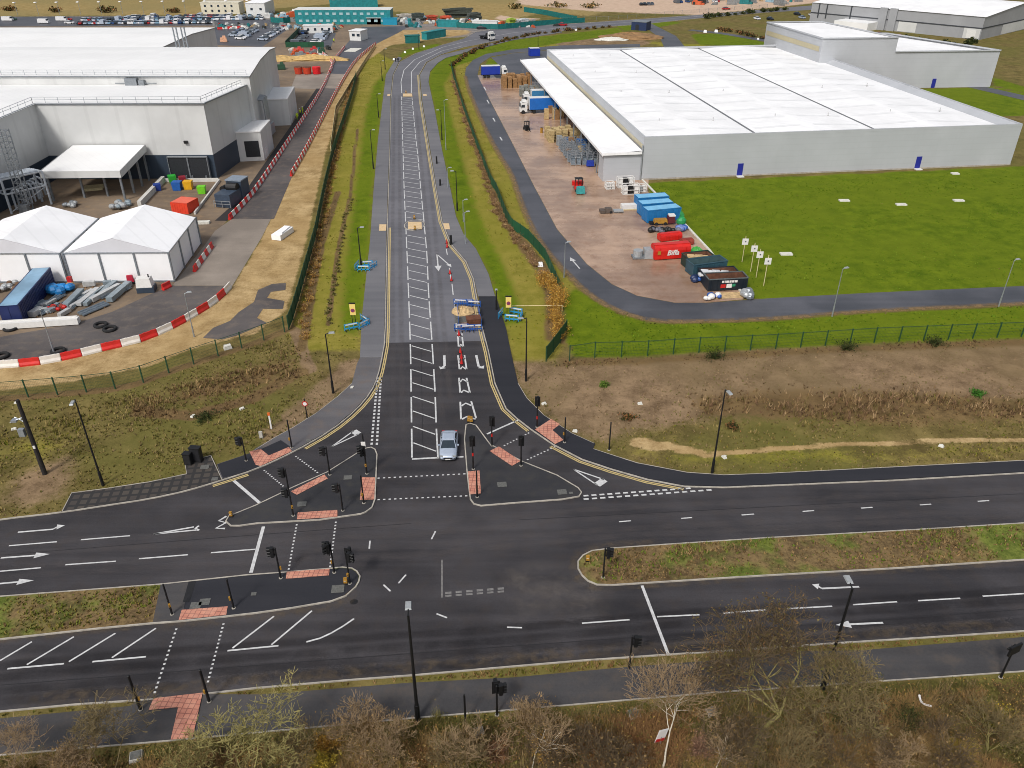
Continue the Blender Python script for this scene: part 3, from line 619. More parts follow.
nb.poly([(-93,161.62,0),(-60.28,162.2,0),(-60.28,162.2,4.8),(-93,161.62,4.8)]); nb.poly([(-60.28,162.2,0),(-58.4,184.6,0),(-58.4,184.6,4.8),(-60.28,162.2,4.8)])
nb.poly([(-93,120,0),(-93,161.6,0),(-93,161.6,4.8),(-93,120,4.8)]); nb.poly([(XL,120,0),(-93,120,0),(-93,120,4.8),(XL,120,4.8)])
part(nb, 'base_cladding', NAVY, fa)
rf = MB(); rf.poly([(XL,119.7,14.85),(-92.7,119.7,14.85),(-92.7,161.3,14.85),(-60,161.9,14.85),(-58.2,184.55,14.15),(XL,184.55,14.15)])
rp_ = [(-57.2,184.3,16.05),(-60.2,204,16.35),(-63.3,224,15.65),(-65.7,239.2,14.15)]
for a, b in zip(rp_[:-1], rp_[1:]): rf.poly([(XL,a[1],a[2]),a,b,(XL,b[1],b[2])])
rp_ = [(-97.3,239.25,14.13),(-96.8,262,14.65),(-96.3,282.2,13.95)]
for a, b in zip(rp_[:-1], rp_[1:]): rf.poly([(XL,a[1],a[2]),a,b,(XL,b[1],b[2])])
part(rf, 'roof', ROOFL, fa)
ed = MB()
def edge_beam(a, b, r=.16, mb=None): (mb or ed).tube(a, b, r, r, 4)
for a, b in [((-93,119.8,14.8),(-93,161.5,14.8)),((-93,161.5,14.8),(-60.1,162,14.8)),((-60.1,162,14.8),(-58.3,184.5,14.1)),((XL,184.4,15.9),(-57.3,184.4,15.9)),((-57.3,184.4,15.9),(-60.3,204,16.2)),((-60.3,204,16.2),(-63.4,224,15.5)),((-63.4,224,15.5),(-65.8,239,14)),((-97.4,240,14),(-96.9,262,14.5)),((-96.9,262,14.5),(-96.4,282,13.8))]: edge_beam(a, b)
part(ed, 'roof_edge', GREYM, fa)
gr = MB()
def rail(P, h=1.1, step=2.5, mb=gr, r=.045):
    for a, b in zip(P[:-1], P[1:]):
        a, b = Vector(a), Vector(b); n_ = max(1, int((b-a).length/step))
        for k in (h, h*.55): mb.tube(a+Vector((0,0,k)), b+Vector((0,0,k)), r, r, 4)
        for i in range(n_+1): p = a.lerp(b, i/n_); mb.tube(p, p+Vector((0,0,h)), r, r, 4)
rail([(-93.6,121,14.85),(-93.6,162.2,14.85),(-60.9,162.8,14.85),(-59.2,183.8,14.2)]); rail([(-140,185.2,16.1),(-58.2,185.2,16.1)], 1.0); part(gr, 'guard_rail', GALV, fa)
for px in (174.2, 193.8):
    a = gy(px, 182, 162.1); dk = MB(); c = Vector((a.x+1.95, 161.55, 2.3)); dk.box(c, (3.6, .5, 4.2)); o = part(dk, 'dock_door', DARK, fa)
    fr = MB(); fr.box((c.x-1.95,161.5,2.35), (.14,.7,4.6)); fr.box((c.x+1.95,161.5,2.35), (.14,.7,4.6)); fr.box((c.x,161.5,4.6), (4.04,.75,.16)); fr.box((c.x-1.4,160.6,.6), (.22,.3,.9)); fr.box((c.x+1.4,160.6,.6), (.22,.3,.9)); fr.build('dock_frame', GREYM, parent=o, world=fa.location)
vt = MB(); v_ = gy(186, 142, 162); vt.box((v_.x, 161.9, v_.z), (.7,.5,.5)); part(vt, 'wall_vent', BLACKP, fa)
for px in (176.5, 184.5):
    st = MB(); b_ = Vector((0,0,0)); x_ = gy(px, 46, 236).x
    for dx in (0, .9): st.tube((x_+dx,236,14), (x_+dx-.1,236,19.6), .2, .2, 8)
    for z in (16,17.2,18.4,19.4): st.tube((x_,236,z), (x_+.9,236,z), .06, .06, 4)
    part(st, 'flue', GREYM, fa)
ac = MB(); a0 = gy(133,80,184); ac.box((a0.x-.4,184.0,14.9), (2.6,1.2,1.5)); ac.box((a0.x+1.8,184.0,14.7), (1.2,1,1.1)); ac.tube((a0.x-4,183.9,14.6),(a0.x+5,183.9,14.6),.12,.12,6); part(ac, 'roof_plant', GREYM, fa)
# the loading canopy of the factory (its deck, fascia, posts)
cn = MB(); q = [(-87.4,147),(-72.7,147.5),(-73.2,161.5),(-87.6,161.2)]
z_ = [5.7,5.7,6.95,6.95]; cn.poly([(*p, z) for p, z in zip(q, z_)])
cnp = part(cn, 'canopy', ROOFL, fa)
fs = MB()
for i in (0, 1, 3):
    j = (i+1) % 4; a, b = q[i], q[j]; A_ = Vector((*a, z_[i]-.55)); B_ = Vector((*b, z_[j]-.55))
    n_ = Vector((-(B_-A_).y, (B_-A_).x, 0)).normalized()*.06; b0 = len(fs.v)
    fs.poly([A_+n_*-1-Vector((0,0,.65)), B_-n_-Vector((0,0,.65)), B_-n_+Vector((0,0,.62)), A_-n_+Vector((0,0,.62))]); fs.poly([A_+n_-Vector((0,0,.65)), B_+n_-Vector((0,0,.65)), B_+n_+Vector((0,0,.62)), A_+n_+Vector((0,0,.62))])
fs.build('fascia', GREYC, parent=cnp, world=fa.location)
for x, y, z in [(-86.6,147.6,4.6),(-81.6,149.5,4.8),(-77.6,150.5,4.9),(-73.3,148.1,4.6),(-73.4,152.5,5.0),(-73.5,156.8,5.4),(-73.6,160.6,5.7)]:
    MB().box((x,y,z/2), (.34,.34,z)).build('post', GREYM, parent=cnp, world=fa.location)
# plant cabins against the right wall
def cabin(name, label, cat, foot, h, wm_, rm, pitch=0.0, doors=(), wins=(), group=None, over=.15, winmat=None):
    c = sum((Vector((p[0], p[1], 0)) for p in foot), Vector())/len(foot)
    t = thing(name, label, cat, c, 0, group); part(MB().prism(foot, 0, h, bottom=False), 'wall', wm_, t)
    F = [Vector((p[0], p[1], 0)) for p in foot]; E = [p+(p-c).normalized()*over for p in F]
    part(MB().prism(E, h+.005, h+.25), 'roof', rm, t)
    def on_wall(i, s0, s1, z0, z1, nm, m):
        a, b = F[i], F[(i+1) % len(F)]; dv = (b-a).normalized(); nn = Vector((dv.y, -dv.x, 0))
        if nn.dot(a-c) < 0: nn = -nn
        mid = a+dv*(s0+s1)/2+nn*.03; o = MB().box((mid.x, mid.y, (z0+z1)/2), (s1-s0, .1, z1-z0), math.atan2(dv.y, dv.x)); return part(o, nm, m, t)
    for d_ in doors: on_wall(*d_[:5], 'door', d_[5])
    for d_ in wins: on_wall(*d_, 'window', winmat or GLASS)
    return t
cabin('plant_cabin', 'light grey flat roofed cabin with large dark roller door beside the factory wall', 'plant cabin', [(-59.4,174.6),(-54.2,175.6),(-54.8,186),(-59.0,185.4)], 6.1, GREYC, ROOFL, doors=[(0,1.6,4.6,.9,4.3,DARK),(1,1.5,2.5,0,2.2,WHITEP),(1,3,4,0,2.2,WHITEP)])
cabin('plant_cabin', 'taller light grey plant cabin farther back beside the barrier lined road', 'plant cabin', [(-61.0,207.4),(-56.2,208.4),(-58.0,223.5),(-63.4,222.6)], 6.3, GREYC, ROOFL, doors=[(1,2,3.2,0,2.3,WHITEP)])
mb = MB(); 
for k in range(5): mb.path([(-58.9-.15*k,192+k*1.1,9.6),(-57.4-.15*k,192+k*1.1,9.4),(-57.3-.15*k,192+k*1.1,3)], .28, 8)
mb.box((-57.9,194.5,2.2),(1.4,6,2.4)); part(mb, 'wall_ducts', GALV, fa)

SILV = mat('bright_silver', T(214,222,230), .45, .15, .1)
pr = thing('pipe_rack', 'silver pipe rack with hooped pipes beside the navy wall at the left edge', 'pipe rack', g(20, 214))
fr = MB(); o_ = pr.location
P0 = g(12,214); Pk = [P0+Vector((dx, dy, 0)) for dx, dy in ((0,0),(4.5,5.5),(-2.6,1.6),(2,7))]
for p in Pk: fr.box((p.x,p.y,3.1), (.3,.3,6.2))
for a, b in ((0,1),(2,3),(0,2),(1,3)):
    for z in (3.6, 6.2): fr.tube(Pk[a]+Vector((0,0,z)), Pk[b]+Vector((0,0,z)), .16, .16, 4)
fr.tube(Pk[0]+Vector((0,0,.3)), Pk[1]+Vector((0,0,3.5)), .08,.08,4)
part(fr, 'frame', SILV, pr)
pb = MB()
for k in range(4):
    off = Vector((-.4-.6*k, .35*k, 6.45)); pb.tube(P0+off+Vector((-5.5,-6,0)), P0+off+Vector((4.2,5.2,0)), .22, .22, 8)
part(pb, 'pipe', SILV, pr)
for k in range(7):
    hb = MB(); c = g(22+3.4*k, 211-2.2*k); r_ = .85; pts = [c+Vector((-r_,0,.2)), c+Vector((-r_,0,3.2))]+[c+Vector((-r_*math.cos(t), 0, 3.2+r_*math.sin(t))) for t in (.5,1,1.57,2.1,2.6)]+[c+Vector((r_,0,3.2)), c+Vector((r_,0,.6))]
    hb.path(pts, .2, 6); part(hb, 'hooped_pipe', SILV, pr)
ldr = thing('cable_ladder', 'tall grey cable ladder rising up the factory wall at the left edge', 'cable ladder', (-88, 141, 0))
lb = MB()
for dx in (-.75, .75):
    for dy in (-.6, .6): lb.box((-88+dx, 141+dy, 7.4), (.16,.16,14.8))
for k in range(15):
    for dy in (-.6, .6): lb.box((-88, 141+dy, .6+k), (1.5,.1,.1)); lb.tube((-88.75,141+dy,.6+k-.9),(-87.25,141+dy,.6+k),.05,.05,4)
    for dx in (-.75, .75): lb.box((-88+dx, 141, .6+k), (.1,1.2,.1))
part(lb, 'ladder', GREYM, ldr); part(MB().box((-88,140,.9),(1.6,.8,1.8)), 'base_box', GREYM, ldr)

# ---- right warehouse --------------------------------------------------------
A0 = Vector((26.26, 161.07, 0)); ex = Vector((.99096, .13417, 0)); ey = Vector((-.13417, .99096, 0)); WW, DD, HH = 81.7, 113.0, 8.6
def wh(x, y, z=0): return A0+ex*x+ey*y+Vector((0, 0, z))
wa = thing('warehouse', 'huge low warehouse with white roof and plain pale grey front facing the lawn', 'warehouse', A0)
wl = MB(); wl.poly([wh(0,0),wh(WW,0),wh(WW,0,HH),wh(0,0,HH)]); wl.poly([wh(WW,0),wh(WW,DD),wh(WW,DD,HH),wh(WW,0,HH)]); wl.poly([wh(WW,DD),wh(0,DD),wh(0,DD,HH),wh(WW,DD,HH)])
wl.poly([wh(0,DD),wh(0,0),wh(0,0,HH),wh(0,DD,HH)]); part(wl, 'wall', BLUEC, wa)
rf = MB(); xs = [(.3,8.25),(12,8.5),(24,7.95),(37,8.5),(50,7.95),(63,8.45),(79.2,7.55)]
for (x0, z0), (x1, z1) in zip(xs[:-1], xs[1:]): rf.poly([wh(x0,.3,z0),wh(x1,.3,z1),wh(x1,DD-.3,z1),wh(x0,DD-.3,z0)])
part(rf, 'roof', ROOFW, wa)
pp = MB()
def bar(a, b, w_, h_, mb):
    dv = (b-a); mb.box((a+b)/2, (dv.length, w_, h_), math.atan2(dv.y, dv.x))
bar(wh(0,0.15,HH-.2), wh(WW,.15,HH-.2), .34, .5, pp); bar(wh(.15,.4,HH-.2), wh(.15,DD,HH-.2), .34, .5, pp); bar(wh(WW-.15,.4,HH-.2), wh(WW-.15,DD,HH-.2), .34, .5, pp); bar(wh(.4,DD-.15,HH-.2), wh(WW-.4,DD-.15,HH-.2), .34, .5, pp)
pp.poly([wh(79.2,.35,7.5),wh(79.2,DD-.4,7.5),wh(81.4,DD-.4,8.42),wh(81.4,.35,8.42)]); part(pp, 'parapet', BLUEC, wa)
RLT = mat('rooflight_sheet', (.775,.78,.785), .5, 0, .05, .5)
zr_ = lambda x: next(z0+(z1-z0)*(x-x0)/(x1-x0) for (x0, z0), (x1, z1) in zip(xs[:-1], xs[1:]) if x0 <= x <= x1)+.02
for x0, x1 in ((2,10.5),(13.5,22.5),(25.5,35.5),(38.5,48.5),(51.5,61.5),(64.5,75)):
    for k in range(13): y_ = 6+k*8.2; part(MB().poly([wh(x0,y_,zr_(x0)),wh(x1,y_,zr_(x1)),wh(x1,y_+1.1,zr_(x1)),wh(x0,y_+1.1,zr_(x0))]), 'rooflight', RLT, wa)
for x in (24, 50): part(MB().poly([wh(x-.28,.4,7.99),wh(x+.28,.4,7.99),wh(x+.28,DD-.4,7.99),wh(x-.28,DD-.4,7.99)]), 'valley_gutter', mat('grey_gutter', T(120,122,126), .6), wa)
lw = MB(); lw.poly([wh(-.03,.2,6.1),wh(-.03,DD-1,6.1),wh(-.03,DD-1,7.0),wh(-.03,.2,7.0)]); part(lw, 'upper_wall_band', TAN, wa)
for (x, y) in [(573,56),(610,56),(595,72.5),(636,72.5),(621,92.5),(669,92.5),(659,121),(713,120),(684,71),(723,91),(653,54),(689,56),(890,112),(822,87.5),(828,115),(775,116),(940,110),(867,85)]:
    p = g(x, y, 8.3); rel = p-A0
    pm = MB(); pm.tube(p+Vector((0,0,-.6)), p+Vector((0,0,.55)), .09, .09, 6); pm.box(p+Vector((0,0,-.1)), (.4,.4,.2)); part(pm, 'roof_post', mat('pale_grey_steel', T(200,200,200), .5), wa)
for px, py in ((738.5, 175.6), (914.5, 167.8)):
    p = g(px, py); x = (p-A0).dot(ex); part(MB().box(wh(x,-.04,1.35), (1.15,.12,2.5), math.atan2(ex.y,ex.x)), 'door', BLUEP, wa); part(MB().box(wh(x,-.6,.08), (1.4,1,.16), math.atan2(ex.y,ex.x)), 'door_step', WHITEP, wa)
pl_ = MB(); bar(wh(0,-.03,.15), wh(WW,-.03,.15), .1, .3, pl_); part(pl_, 'plinth', KERB, wa)
dp = MB(); 
for x in (-.25,): dp.tube(wh(x,-.2,0), wh(x,-.2,7), .14,.14,6)
part(dp, 'downpipe', GALV, wa)
# lean-to canopy along its left side
cpn = MB(); b0 = [wh(-8.3,-.4,5.55),wh(-.35,-.4,6.05),wh(-.35,114,6.05),wh(-8.3,114,5.55)]; cpn.poly(b0); cpn.poly([p-Vector((0,0,.18)) for p in b0][::-1]); bar(wh(-8.35,-.4,5.4), wh(-8.35,114,5.4), .14, .5, cpn); bar(wh(-8.3,-.45,5.6), wh(-.4,-.45,5.6), .12, .5, cpn)
cpp = part(cpn, 'lean_to_canopy', ROOFW, wa)
for k in range(14): MB().box(wh(-7.9, 6+k*8.1, 2.7), (.24,.24,5.4)).build('post', GREYM, parent=cpp, world=A0)
lt = MB(); lt.prism([wh(-8,0),wh(-.1,0),wh(-.1,4.2),wh(-8,4.2)], 0, 5.35, bottom=False); part(lt, 'lean_to_end_room', BLUEC, wa)
inn = MB(); inn.poly([wh(-.08,4.5,0),wh(-.08,DD,0),wh(-.08,DD,5.6),wh(-.08,4.5,5.6)]); part(inn, 'loading_wall', mat('shaded_dock_wall', T(92,98,106), .7), wa)  # darker sheet over the wall: canopy shade painted into its colour
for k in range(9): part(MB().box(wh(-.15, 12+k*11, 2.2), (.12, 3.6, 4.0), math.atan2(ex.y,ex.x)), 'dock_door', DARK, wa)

# ---- higher warehouse behind -------------------------------------------------
hb = thing('high_bay_building', 'taller stepped pale grey block with flat white roof behind the huge low warehouse', 'warehouse', (91.5, 254, 0))
fp = [(91.5,254),(114.5,255.9),(147.2,258.4),(128,296),(104,294),(85.4,292)]
wl = MB(); zt, zl = 14.5, 10.6
def wq(a, b, z1, z0=0, mb=wl): mb.poly([(*a,z0),(*b,z0),(*b,z1),(*a,z1)])
wq(fp[0],fp[1],zt); wq(fp[1],fp[2],zl); wq(fp[2],fp[3],zl); wq(fp[3],fp[4],zl); wq(fp[4],fp[5],zt); wq(fp[5],fp[0],zt); wq(fp[1],fp[4],zt,zl-1.5)
part(wl, 'wall', BLUEC, hb)
rf = MB(); 
rf.poly([(91.9,254.6,zt-.35),(114.2,256.3,zt-.35),(104,293.4,zt-.35),(86,291.4,zt-.35)]); rf.poly([(115,256.5,zl-.7),(146.4,259,zl-.7),(127.6,295.4,zl-.7),(104.4,293.4,zl-.7)]); part(rf, 'roof', ROOFW, hb)
pp = MB()
for a, b, z in ((fp[0],fp[1],zt),(fp[1],fp[4],zt),(fp[4],fp[5],zt),(fp[5],fp[0],zt)): bar(Vector((*a,z-.1)), Vector((*b,z-.1)), .5, .3, pp)
for a, b, z in ((fp[1],fp[2],zl),(fp[2],fp[3],zl),(fp[3],fp[4],zl)): bar(Vector((*a,z-.1)), Vector((*b,z-.1)), .7, .3, pp)
part(pp, 'parapet', BLUEC, hb)
tb = MB(); a, b = Vector((91.5,254,0)), Vector((85.4,292,0)); nn = Vector((-.06,-.01,0)); p0, p1 = a.lerp(b,.03)+nn, a.lerp(b,.98)+nn; tb.poly([p0+Vector((0,0,10.6)),p1+Vector((0,0,10.6)),p1+Vector((0,0,12)),p0+Vector((0,0,12))]); part(tb, 'wall_band', TAN, hb)
p = g(933.3,88.2); part(MB().box((p.x, 256.9, 1.35), (1.1,.3,2.6), .08), 'door', BLUEP, hb)

# ---- far grey distribution shed ------------------------------------------------
c0 = Vector((193.85,358.2,0)); dl = (Vector((142.77,415.07,0))-c0).normalized(); dr = Vector((-dl.y, dl.x, 0)); dr = dr if dr.x > 0 else -dr
fd = thing('distribution_shed', 'far grey gabled distribution shed with dark band in the top right corner', 'warehouse', c0)
def F_(l, r, z=0): return c0+dl*l+dr*r+Vector((0,0,z))
L_, RW, HD = 78, 76, 8.7
wl = MB(); wl.poly([F_(0,0),F_(L_,0),F_(L_,0,HD),F_(0,0,HD)]); wl.poly([F_(0,0),F_(0,RW),F_(0,RW,HD),F_(0,RW/2,11.2),F_(0,0,HD)]); wl.poly([F_(L_,0),F_(L_,RW),F_(L_,RW,HD),F_(L_,RW/2,11.2),F_(L_,0,HD)]); part(wl, 'wall', MIDG, fd)
rf = MB(); rf.poly([F_(-.4,-.4,HD),F_(L_,-.4,HD),F_(L_,RW/2,11.3),F_(-.4,RW/2,11.3)]); rf.poly([F_(-.4,RW+.4,HD),F_(L_,RW+.4,HD),F_(L_,RW/2,11.3),F_(-.4,RW/2,11.3)]); part(rf, 'roof', ROOFW, fd)
bd = MB(); bar(F_(0,-.05,4.4), F_(L_,-.05,4.4), .15, .45, bd); bar(F_(-.05,0,4.4), F_(-.05,RW,4.4), .15, .45, bd); part(bd, 'wall_band', mat('charcoal_trim', T(64,68,74), .6), fd)
lp = MB(); part(MB().poly([F_(-.08,22,.2),F_(-.08,RW,.2),F_(-.08,RW,4.1),F_(-.08,22,4.1)]), 'pale_wall_panel', GREYC, fd); part(MB().poly([F_(.4,-.08,.2),F_(7,-.08,.2),F_(7,-.08,4.1),F_(.4,-.08,4.1)]), 'pale_wall_panel', GREYC, fd); lp.poly([F_(27,-.08,.2),F_(35,-.08,.2),F_(35,-.08,4.1),F_(27,-.08,4.1)]); part(lp, 'pale_wall_panel', GREYC, fd)
for l in (3, ): part(MB().box(F_(l+.8,-.15,1.9), (3.6,.2,3.2), math.atan2(dl.y,dl.x)), 'roller_door', WHITEP, fd)
for l in (38, 42.5): part(MB().box(F_(l,-.5,HD/2+.2), (3.4,1.0,HD+.4), math.atan2(dl.y,dl.x)), 'stair_tower', MIDG, fd)
part(MB().box(F_(52,-5,1.6), (16,10,3.2), math.atan2(dl.y,dl.x)), 'office_annex', ROOFL, fd)
for l in (58, 70, 74): part(MB().box(F_(l,-.1,5.5), (.5,.3,6), math.atan2(dl.y,dl.x)), 'downpipe', mat('charcoal_trim', T(64,68,74), .6), fd)

# ---- cabins and small buildings far off -----------------------------------------
def rect_from(px0, px1, depth):
    a, b = g(*px0), g(*px1); d_ = (b-a).normalized(); n_ = Vector((-d_.y, d_.x, 0)); n_ = n_ if n_.y > 0 else -n_
    return [tuple(a.xy), tuple(b.xy), tuple((b+n_*depth).xy), tuple((a+n_*depth).xy)], (b-a).length
PALEW = mat('pale_window', T(176,206,212), .3, 0, .1)
def site_cabin(name, label, cat, p0, p1, depth, h, wm_, rm, rows, winw=1.2, gap=2.8, group=None):
    f, L = rect_from(p0, p1, depth); W = []
    for zc in rows:
        s = gap*.5
        while s+winw < L: W.append((0, s, s+winw, zc-.5, zc+.5)); s += gap
    return cabin(name, label, cat, f, h, wm_, rm, wins=W, group=group, over=.3, winmat=PALEW if wm_ is TEAL else None)
site_cabin('office_cabin_block', 'long two storey teal cabin block with flat white roof beside the site access road', 'cabin block', (296,24.5), (391,24.5), 10, 6.2, TEAL, WHITEP, (1.6, 4.6), 1.6, 3.2)
site_cabin('office_cabin_block', 'rearmost teal cabin block with white roof at the top edge of the photo', 'cabin block', (330,8), (378,7), 10, 5.8, TEAL, WHITEP, (4.3,), 1.4, 3.0)
site_cabin('cream_office', 'cream two storey portable office with small windows at the field edge', 'portable office', (202,14), (240,14), 9, 5.2, CREAM, CREAM, (1.5, 3.8), 1.0, 3.4)
cb = site_cabin('white_shed', 'white box shed with dark entrance beside the cream portable office', 'shed', (247,16.5), (266,16.5), 18, 6, WHITEP, PVC, (3.4,), 1.2, 4.5)
site_cabin('white_cabin', 'long white single storey cabin behind the compound car park', 'cabin', (304,33.5), (333,33), 5, 2.9, WHITEP, WHITEP, (1.6,), .9, 3.0)
gt = site_cabin('gatehouse', 'white gatehouse cabin standing on the site access road', 'gatehouse', (350,40.5), (361,41), 6.5, 3.6, WHITEP, ROOFL, (2.2,), 1.3, 2.2)
f, L = rect_from((631,30), (646,31), 6); cabin('substation_hut', 'dark blue flat roofed hut beside the far lane junction', 'hut', f, 3.4, NAVYP, GREYM, doors=[(0,2,3.6,0,2.4,DARK)])
for i, (p0, p1, lab, mm) in enumerate([((406,43.5),(420,43),'dark teal container nearest the bend of the road',TEALD),((427,40),(446,36.5),'long low teal container beside the bend of the road',TEAL),((438,27),(458,27.5),'teal cabin with white sign at the site entrance',TEAL),((472,27.5),(497,28),'white and teal cabin beside the site entrance',WHITEP),((367,24.5),(381,24.5),'small white cabin in front of the teal cabin block',WHITEP),((408,26),(411,26),'narrow teal cabin amid the stacked site materials',TEAL),((383,25),(397,25),'bright blue cabin at the end of the teal block',mat('bright_blue_panel',T(20,150,184),.5))]):
    site_cabin('site_cabin', lab, 'site cabin', p0, p1, 2.8, 2.7, mm, mm, (), group=None)

# ---- marquees -------------------------------------------------------------------
def marquee(label, a, b, depth, eave, ridge, nposts, skew=-.06):
    a, b = Vector((*a,0)), Vector((*b,0)); d_ = (b-a).normalized(); n_ = Vector((-d_.y+skew, d_.x, 0)); W = (b-a).length
    t = thing('marquee', label, 'marquee', a)
    c, e = b+n_*depth, a+n_*depth; mid = (a+b)/2; z = lambda p, h: Vector((p.x, p.y, h))
    rf = MB(); ov = .12
    nseg = 6
    for s in range(nseg):
        f0, f1 = s/nseg, (s+1)/nseg; sag = lambda f: -.10*abs(math.sin(f*math.pi*3))
        for P, Q in ((a, mid), (b, mid)):
            rf.poly([z(P+n_*depth*f0, eave+sag(f0)*.0), z(P+n_*depth*f1, eave), z(Q+n_*depth*f1, ridge), z(Q+n_*depth*f0, ridge)])
    part(rf, 'roof_canopy', cladding('seamed_white_pvc', (.86,.86,.87), 3.8, .10, .55), t)
    gb = MB(); gp = mat('gable_pvc', T(226,226,232), .6, 0, .03, .4); part(gb.poly([z(a,eave),z(b,eave),z(mid,ridge-.03)]), 'gable', gp, t); part(MB().poly([z(e,eave),z(c,eave),z(mid+n_*depth,ridge-.03)]), 'gable', gp, t)
    ws = MB()
    for P, Q in ((a,b),(b,c),(c,e),(e,a)): ws.poly([z(P,.15),z(Q,.15),z(Q,eave-.05),z(P,eave-.05)])
    part(ws, 'side_wall', mat('wall_pvc', (.82,.82,.83), .6, 0, .03, .4), t)
    def pst(p, nm='post'): part(MB().box((p.x,p.y,eave/2), (.22,.22,eave)), nm, GREYM, t)
    for i in range(nposts+1): pst(a.lerp(b, i/nposts)-n_*.08)
    for i in range(1, 4): pst(b.lerp(c, i/3)+d_*.08)
    eb = MB(); bar(z(a,eave)-n_*.1, z(b,eave)-n_*.1, .1, .16, eb); bar(z(b,eave)+d_*.1, z(c,eave)+d_*.1, .1, .16, eb); part(eb, 'eaves_beam', GALV, t)
    bs = MB(); bar(z(a,.1)-n_*.15, z(b,.1)-n_*.15, .25, .25, bs); part(bs, 'base_rail', GREYM, t)
marquee('white gabled marquee beside the concrete apron, the right one of two', (-65.3,109.6), (-50.1,109.9), 15.2, 4.6, 6.8, 3)
marquee('white gabled marquee cut off by the left edge, behind the navy container', (-81.0,109.4), (-65.8,109.6), 15.0, 4.6, 6.8, 3)
# ================================================================== street furniture
SIGB = mat('signal_black', T(20,20,22), .55, 0, .3)
YELB = mat('yellow_box_plastic', T(176,130,46), .5, 0, .2)
ORNG = mat('orange_plastic', T(226,110,40), .5, 0, .15)
REDL = mat('red_plastic', T(200,34,30), .5, 0, .15, 2)
WHTL = mat('white_plastic', T(238,236,232), .5, 0, .06, 2)
LANT = mat('pale_lantern', T(176,180,182), .4, .2, .1)
def lens(name, col, e):
    m, n = newmat(name); n.out(col, .3); MATS[name] = m; return m
LR, LA, LG_ = mat('red_lens', T(120,22,20), .3), mat('amber_lens', T(130,80,20), .3), mat('green_lens', T(20,90,60), .3)
def head_part(par, z, face, off=.28, board=False, size=(.34,.26,.95)):
    """signal head: housing on a bracket turned to `face`, three hooded lenses, optional backing board"""
    d_ = Vector((math.cos(face), math.sin(face), 0)); s_ = Vector((-d_.y, d_.x, 0)); c = d_*off+Vector((0,0,z))
    hb = MB(); hb.box(c, (size[1], size[0], size[2]), face); hb.box(d_*(off*.5)+Vector((0,0,z+.3)), (off, .07, .07), face); hb.box(d_*(off*.5)+Vector((0,0,z-.3)), (off, .07, .07), face)
    if board: hb.box(c-d_*.02, (.05, .56, 1.2), face)
    for k in (-1, 0, 1): hb.tube(c+d_*(size[1]/2)+Vector((0,0,k*.3)), c+d_*(size[1]/2+.27)+Vector((0,0,k*.3-.03)), .135, .135, 10, 0, False); hb.box(c+d_*(size[1]/2+.14)+Vector((0,0,k*.3+.12)), (.3,.22,.03), face)
    h = hb.build('signal_head', SIGB, parent=par)
    for k, mm in ((1, LR), (0, LA), (-1, LG_)):
        l = MB(); p = c+d_*(size[1]/2+.012)+Vector((0,0,k*.3)); l.tube(p, p+d_*.012, .1, .1, 10); l.build('lens', mm, parent=h)
    return h
def signal(b, ytop, label, heads=(), box=None, group='traffic signals round the junction', name='traffic_signal', cat='traffic signal', r=.07, band=None, z0=.11):
    """b: foot point in the picture; heads: (z fraction, facing degrees, board)"""
    H = hgt(b[0], b[1], ytop); p = g(*b); p.z = z0
    t = thing(name, label, cat, p, 0, group)
    pm = MB(); pm.tube((0,0,0), (0,0,H*.3), r*1.25, r*1.2, 10); pm.tube((0,0,H*.3), (0,0,H), r, r, 10); pm.tube((0,0,H), (0,0,H+.05), r*1.1, r*.6, 10); pm.build('pole', SIGB, parent=t)
    f = MB(); f.tube((0,0,0), (0,0,.04), .16, .16, 10); f.build('base_collar', KERB, parent=t)
    for zf, fc, bd in heads: head_part(t, H*zf-.45 if zf > .8 else H*zf, R(fc), .28, bd)
    if box is not None:
        bx = MB(); d_ = Vector((math.cos(R(box)), math.sin(R(box)), 0)); bx.box(d_*.13+Vector((0,0,1.1)), (.13,.16,.3), R(box)); bm_ = bx.build('push_button_unit', YELB, parent=t)
        MB().box(d_*.2+Vector((0,0,1.1)), (.02,.07,.08), R(box)).build('button', SIGB, parent=bm_)
    if band is not None:
        bb = MB(); bb.tube((0,0,H*band), (0,0,H*band+.35), r*1.3, r*1.3, 10); bb.build('red_band', REDL, parent=t)
    return t
signal((246.5,461.5),438.5,'signal on the left footway between the dark patch and red paving, its head turned left',[(1,180,False)])
signal((292,448.5),421,'plain crossing post at the right end of the left footway red paving',(),200,'crossing posts','crossing_post','post')
signal((330,475.5),448,'signal at the top edge of the left triangle island beside the upper red strip',[(1,190,False)])
t = signal((367,474.5),435,'tall signal at the top corner of the left triangle island, small white sign on top',[(.62,190,False),(.62,250,True)],270)
MB().box((0,-.12,3.62), (.42,.06,.5)).build('small_sign', WHTL, parent=t); 
signal((293.5,516.5),470,'tallest signal of the left triangle island with two heads and a yellow button box',[(1,170,False),(.5,180,False)],300)
signal((343,511.5),485,'signal above the right end of the lower red strip on the left triangle island',[(1,180,False)])
signal((364,504),476,'plain crossing post at the foot of the red paving on the left triangle island',(),250,'crossing posts','crossing_post','post')
signal((492,446.5),420,'signal on the right triangle island beside the upper stop line, seen from behind',[(1,80,True)],None,band=.35)
signal((473.3,470),440,'signal at the left edge of the right triangle island above its red strip',[(1,95,True)],None,band=.45)
signal((477.2,498),471.5,'plain crossing post standing in the red strip of the right triangle island',(),90,'crossing posts','crossing_post','post')
signal((521,466.5),439.5,'signal at the slip crossing edge of the right triangle island, its board seen from behind',[(1,85,True)],None)
signal((537,428),400,'signal on the right footway above the L shaped red paving',[(1,85,True)],None,band=.3)
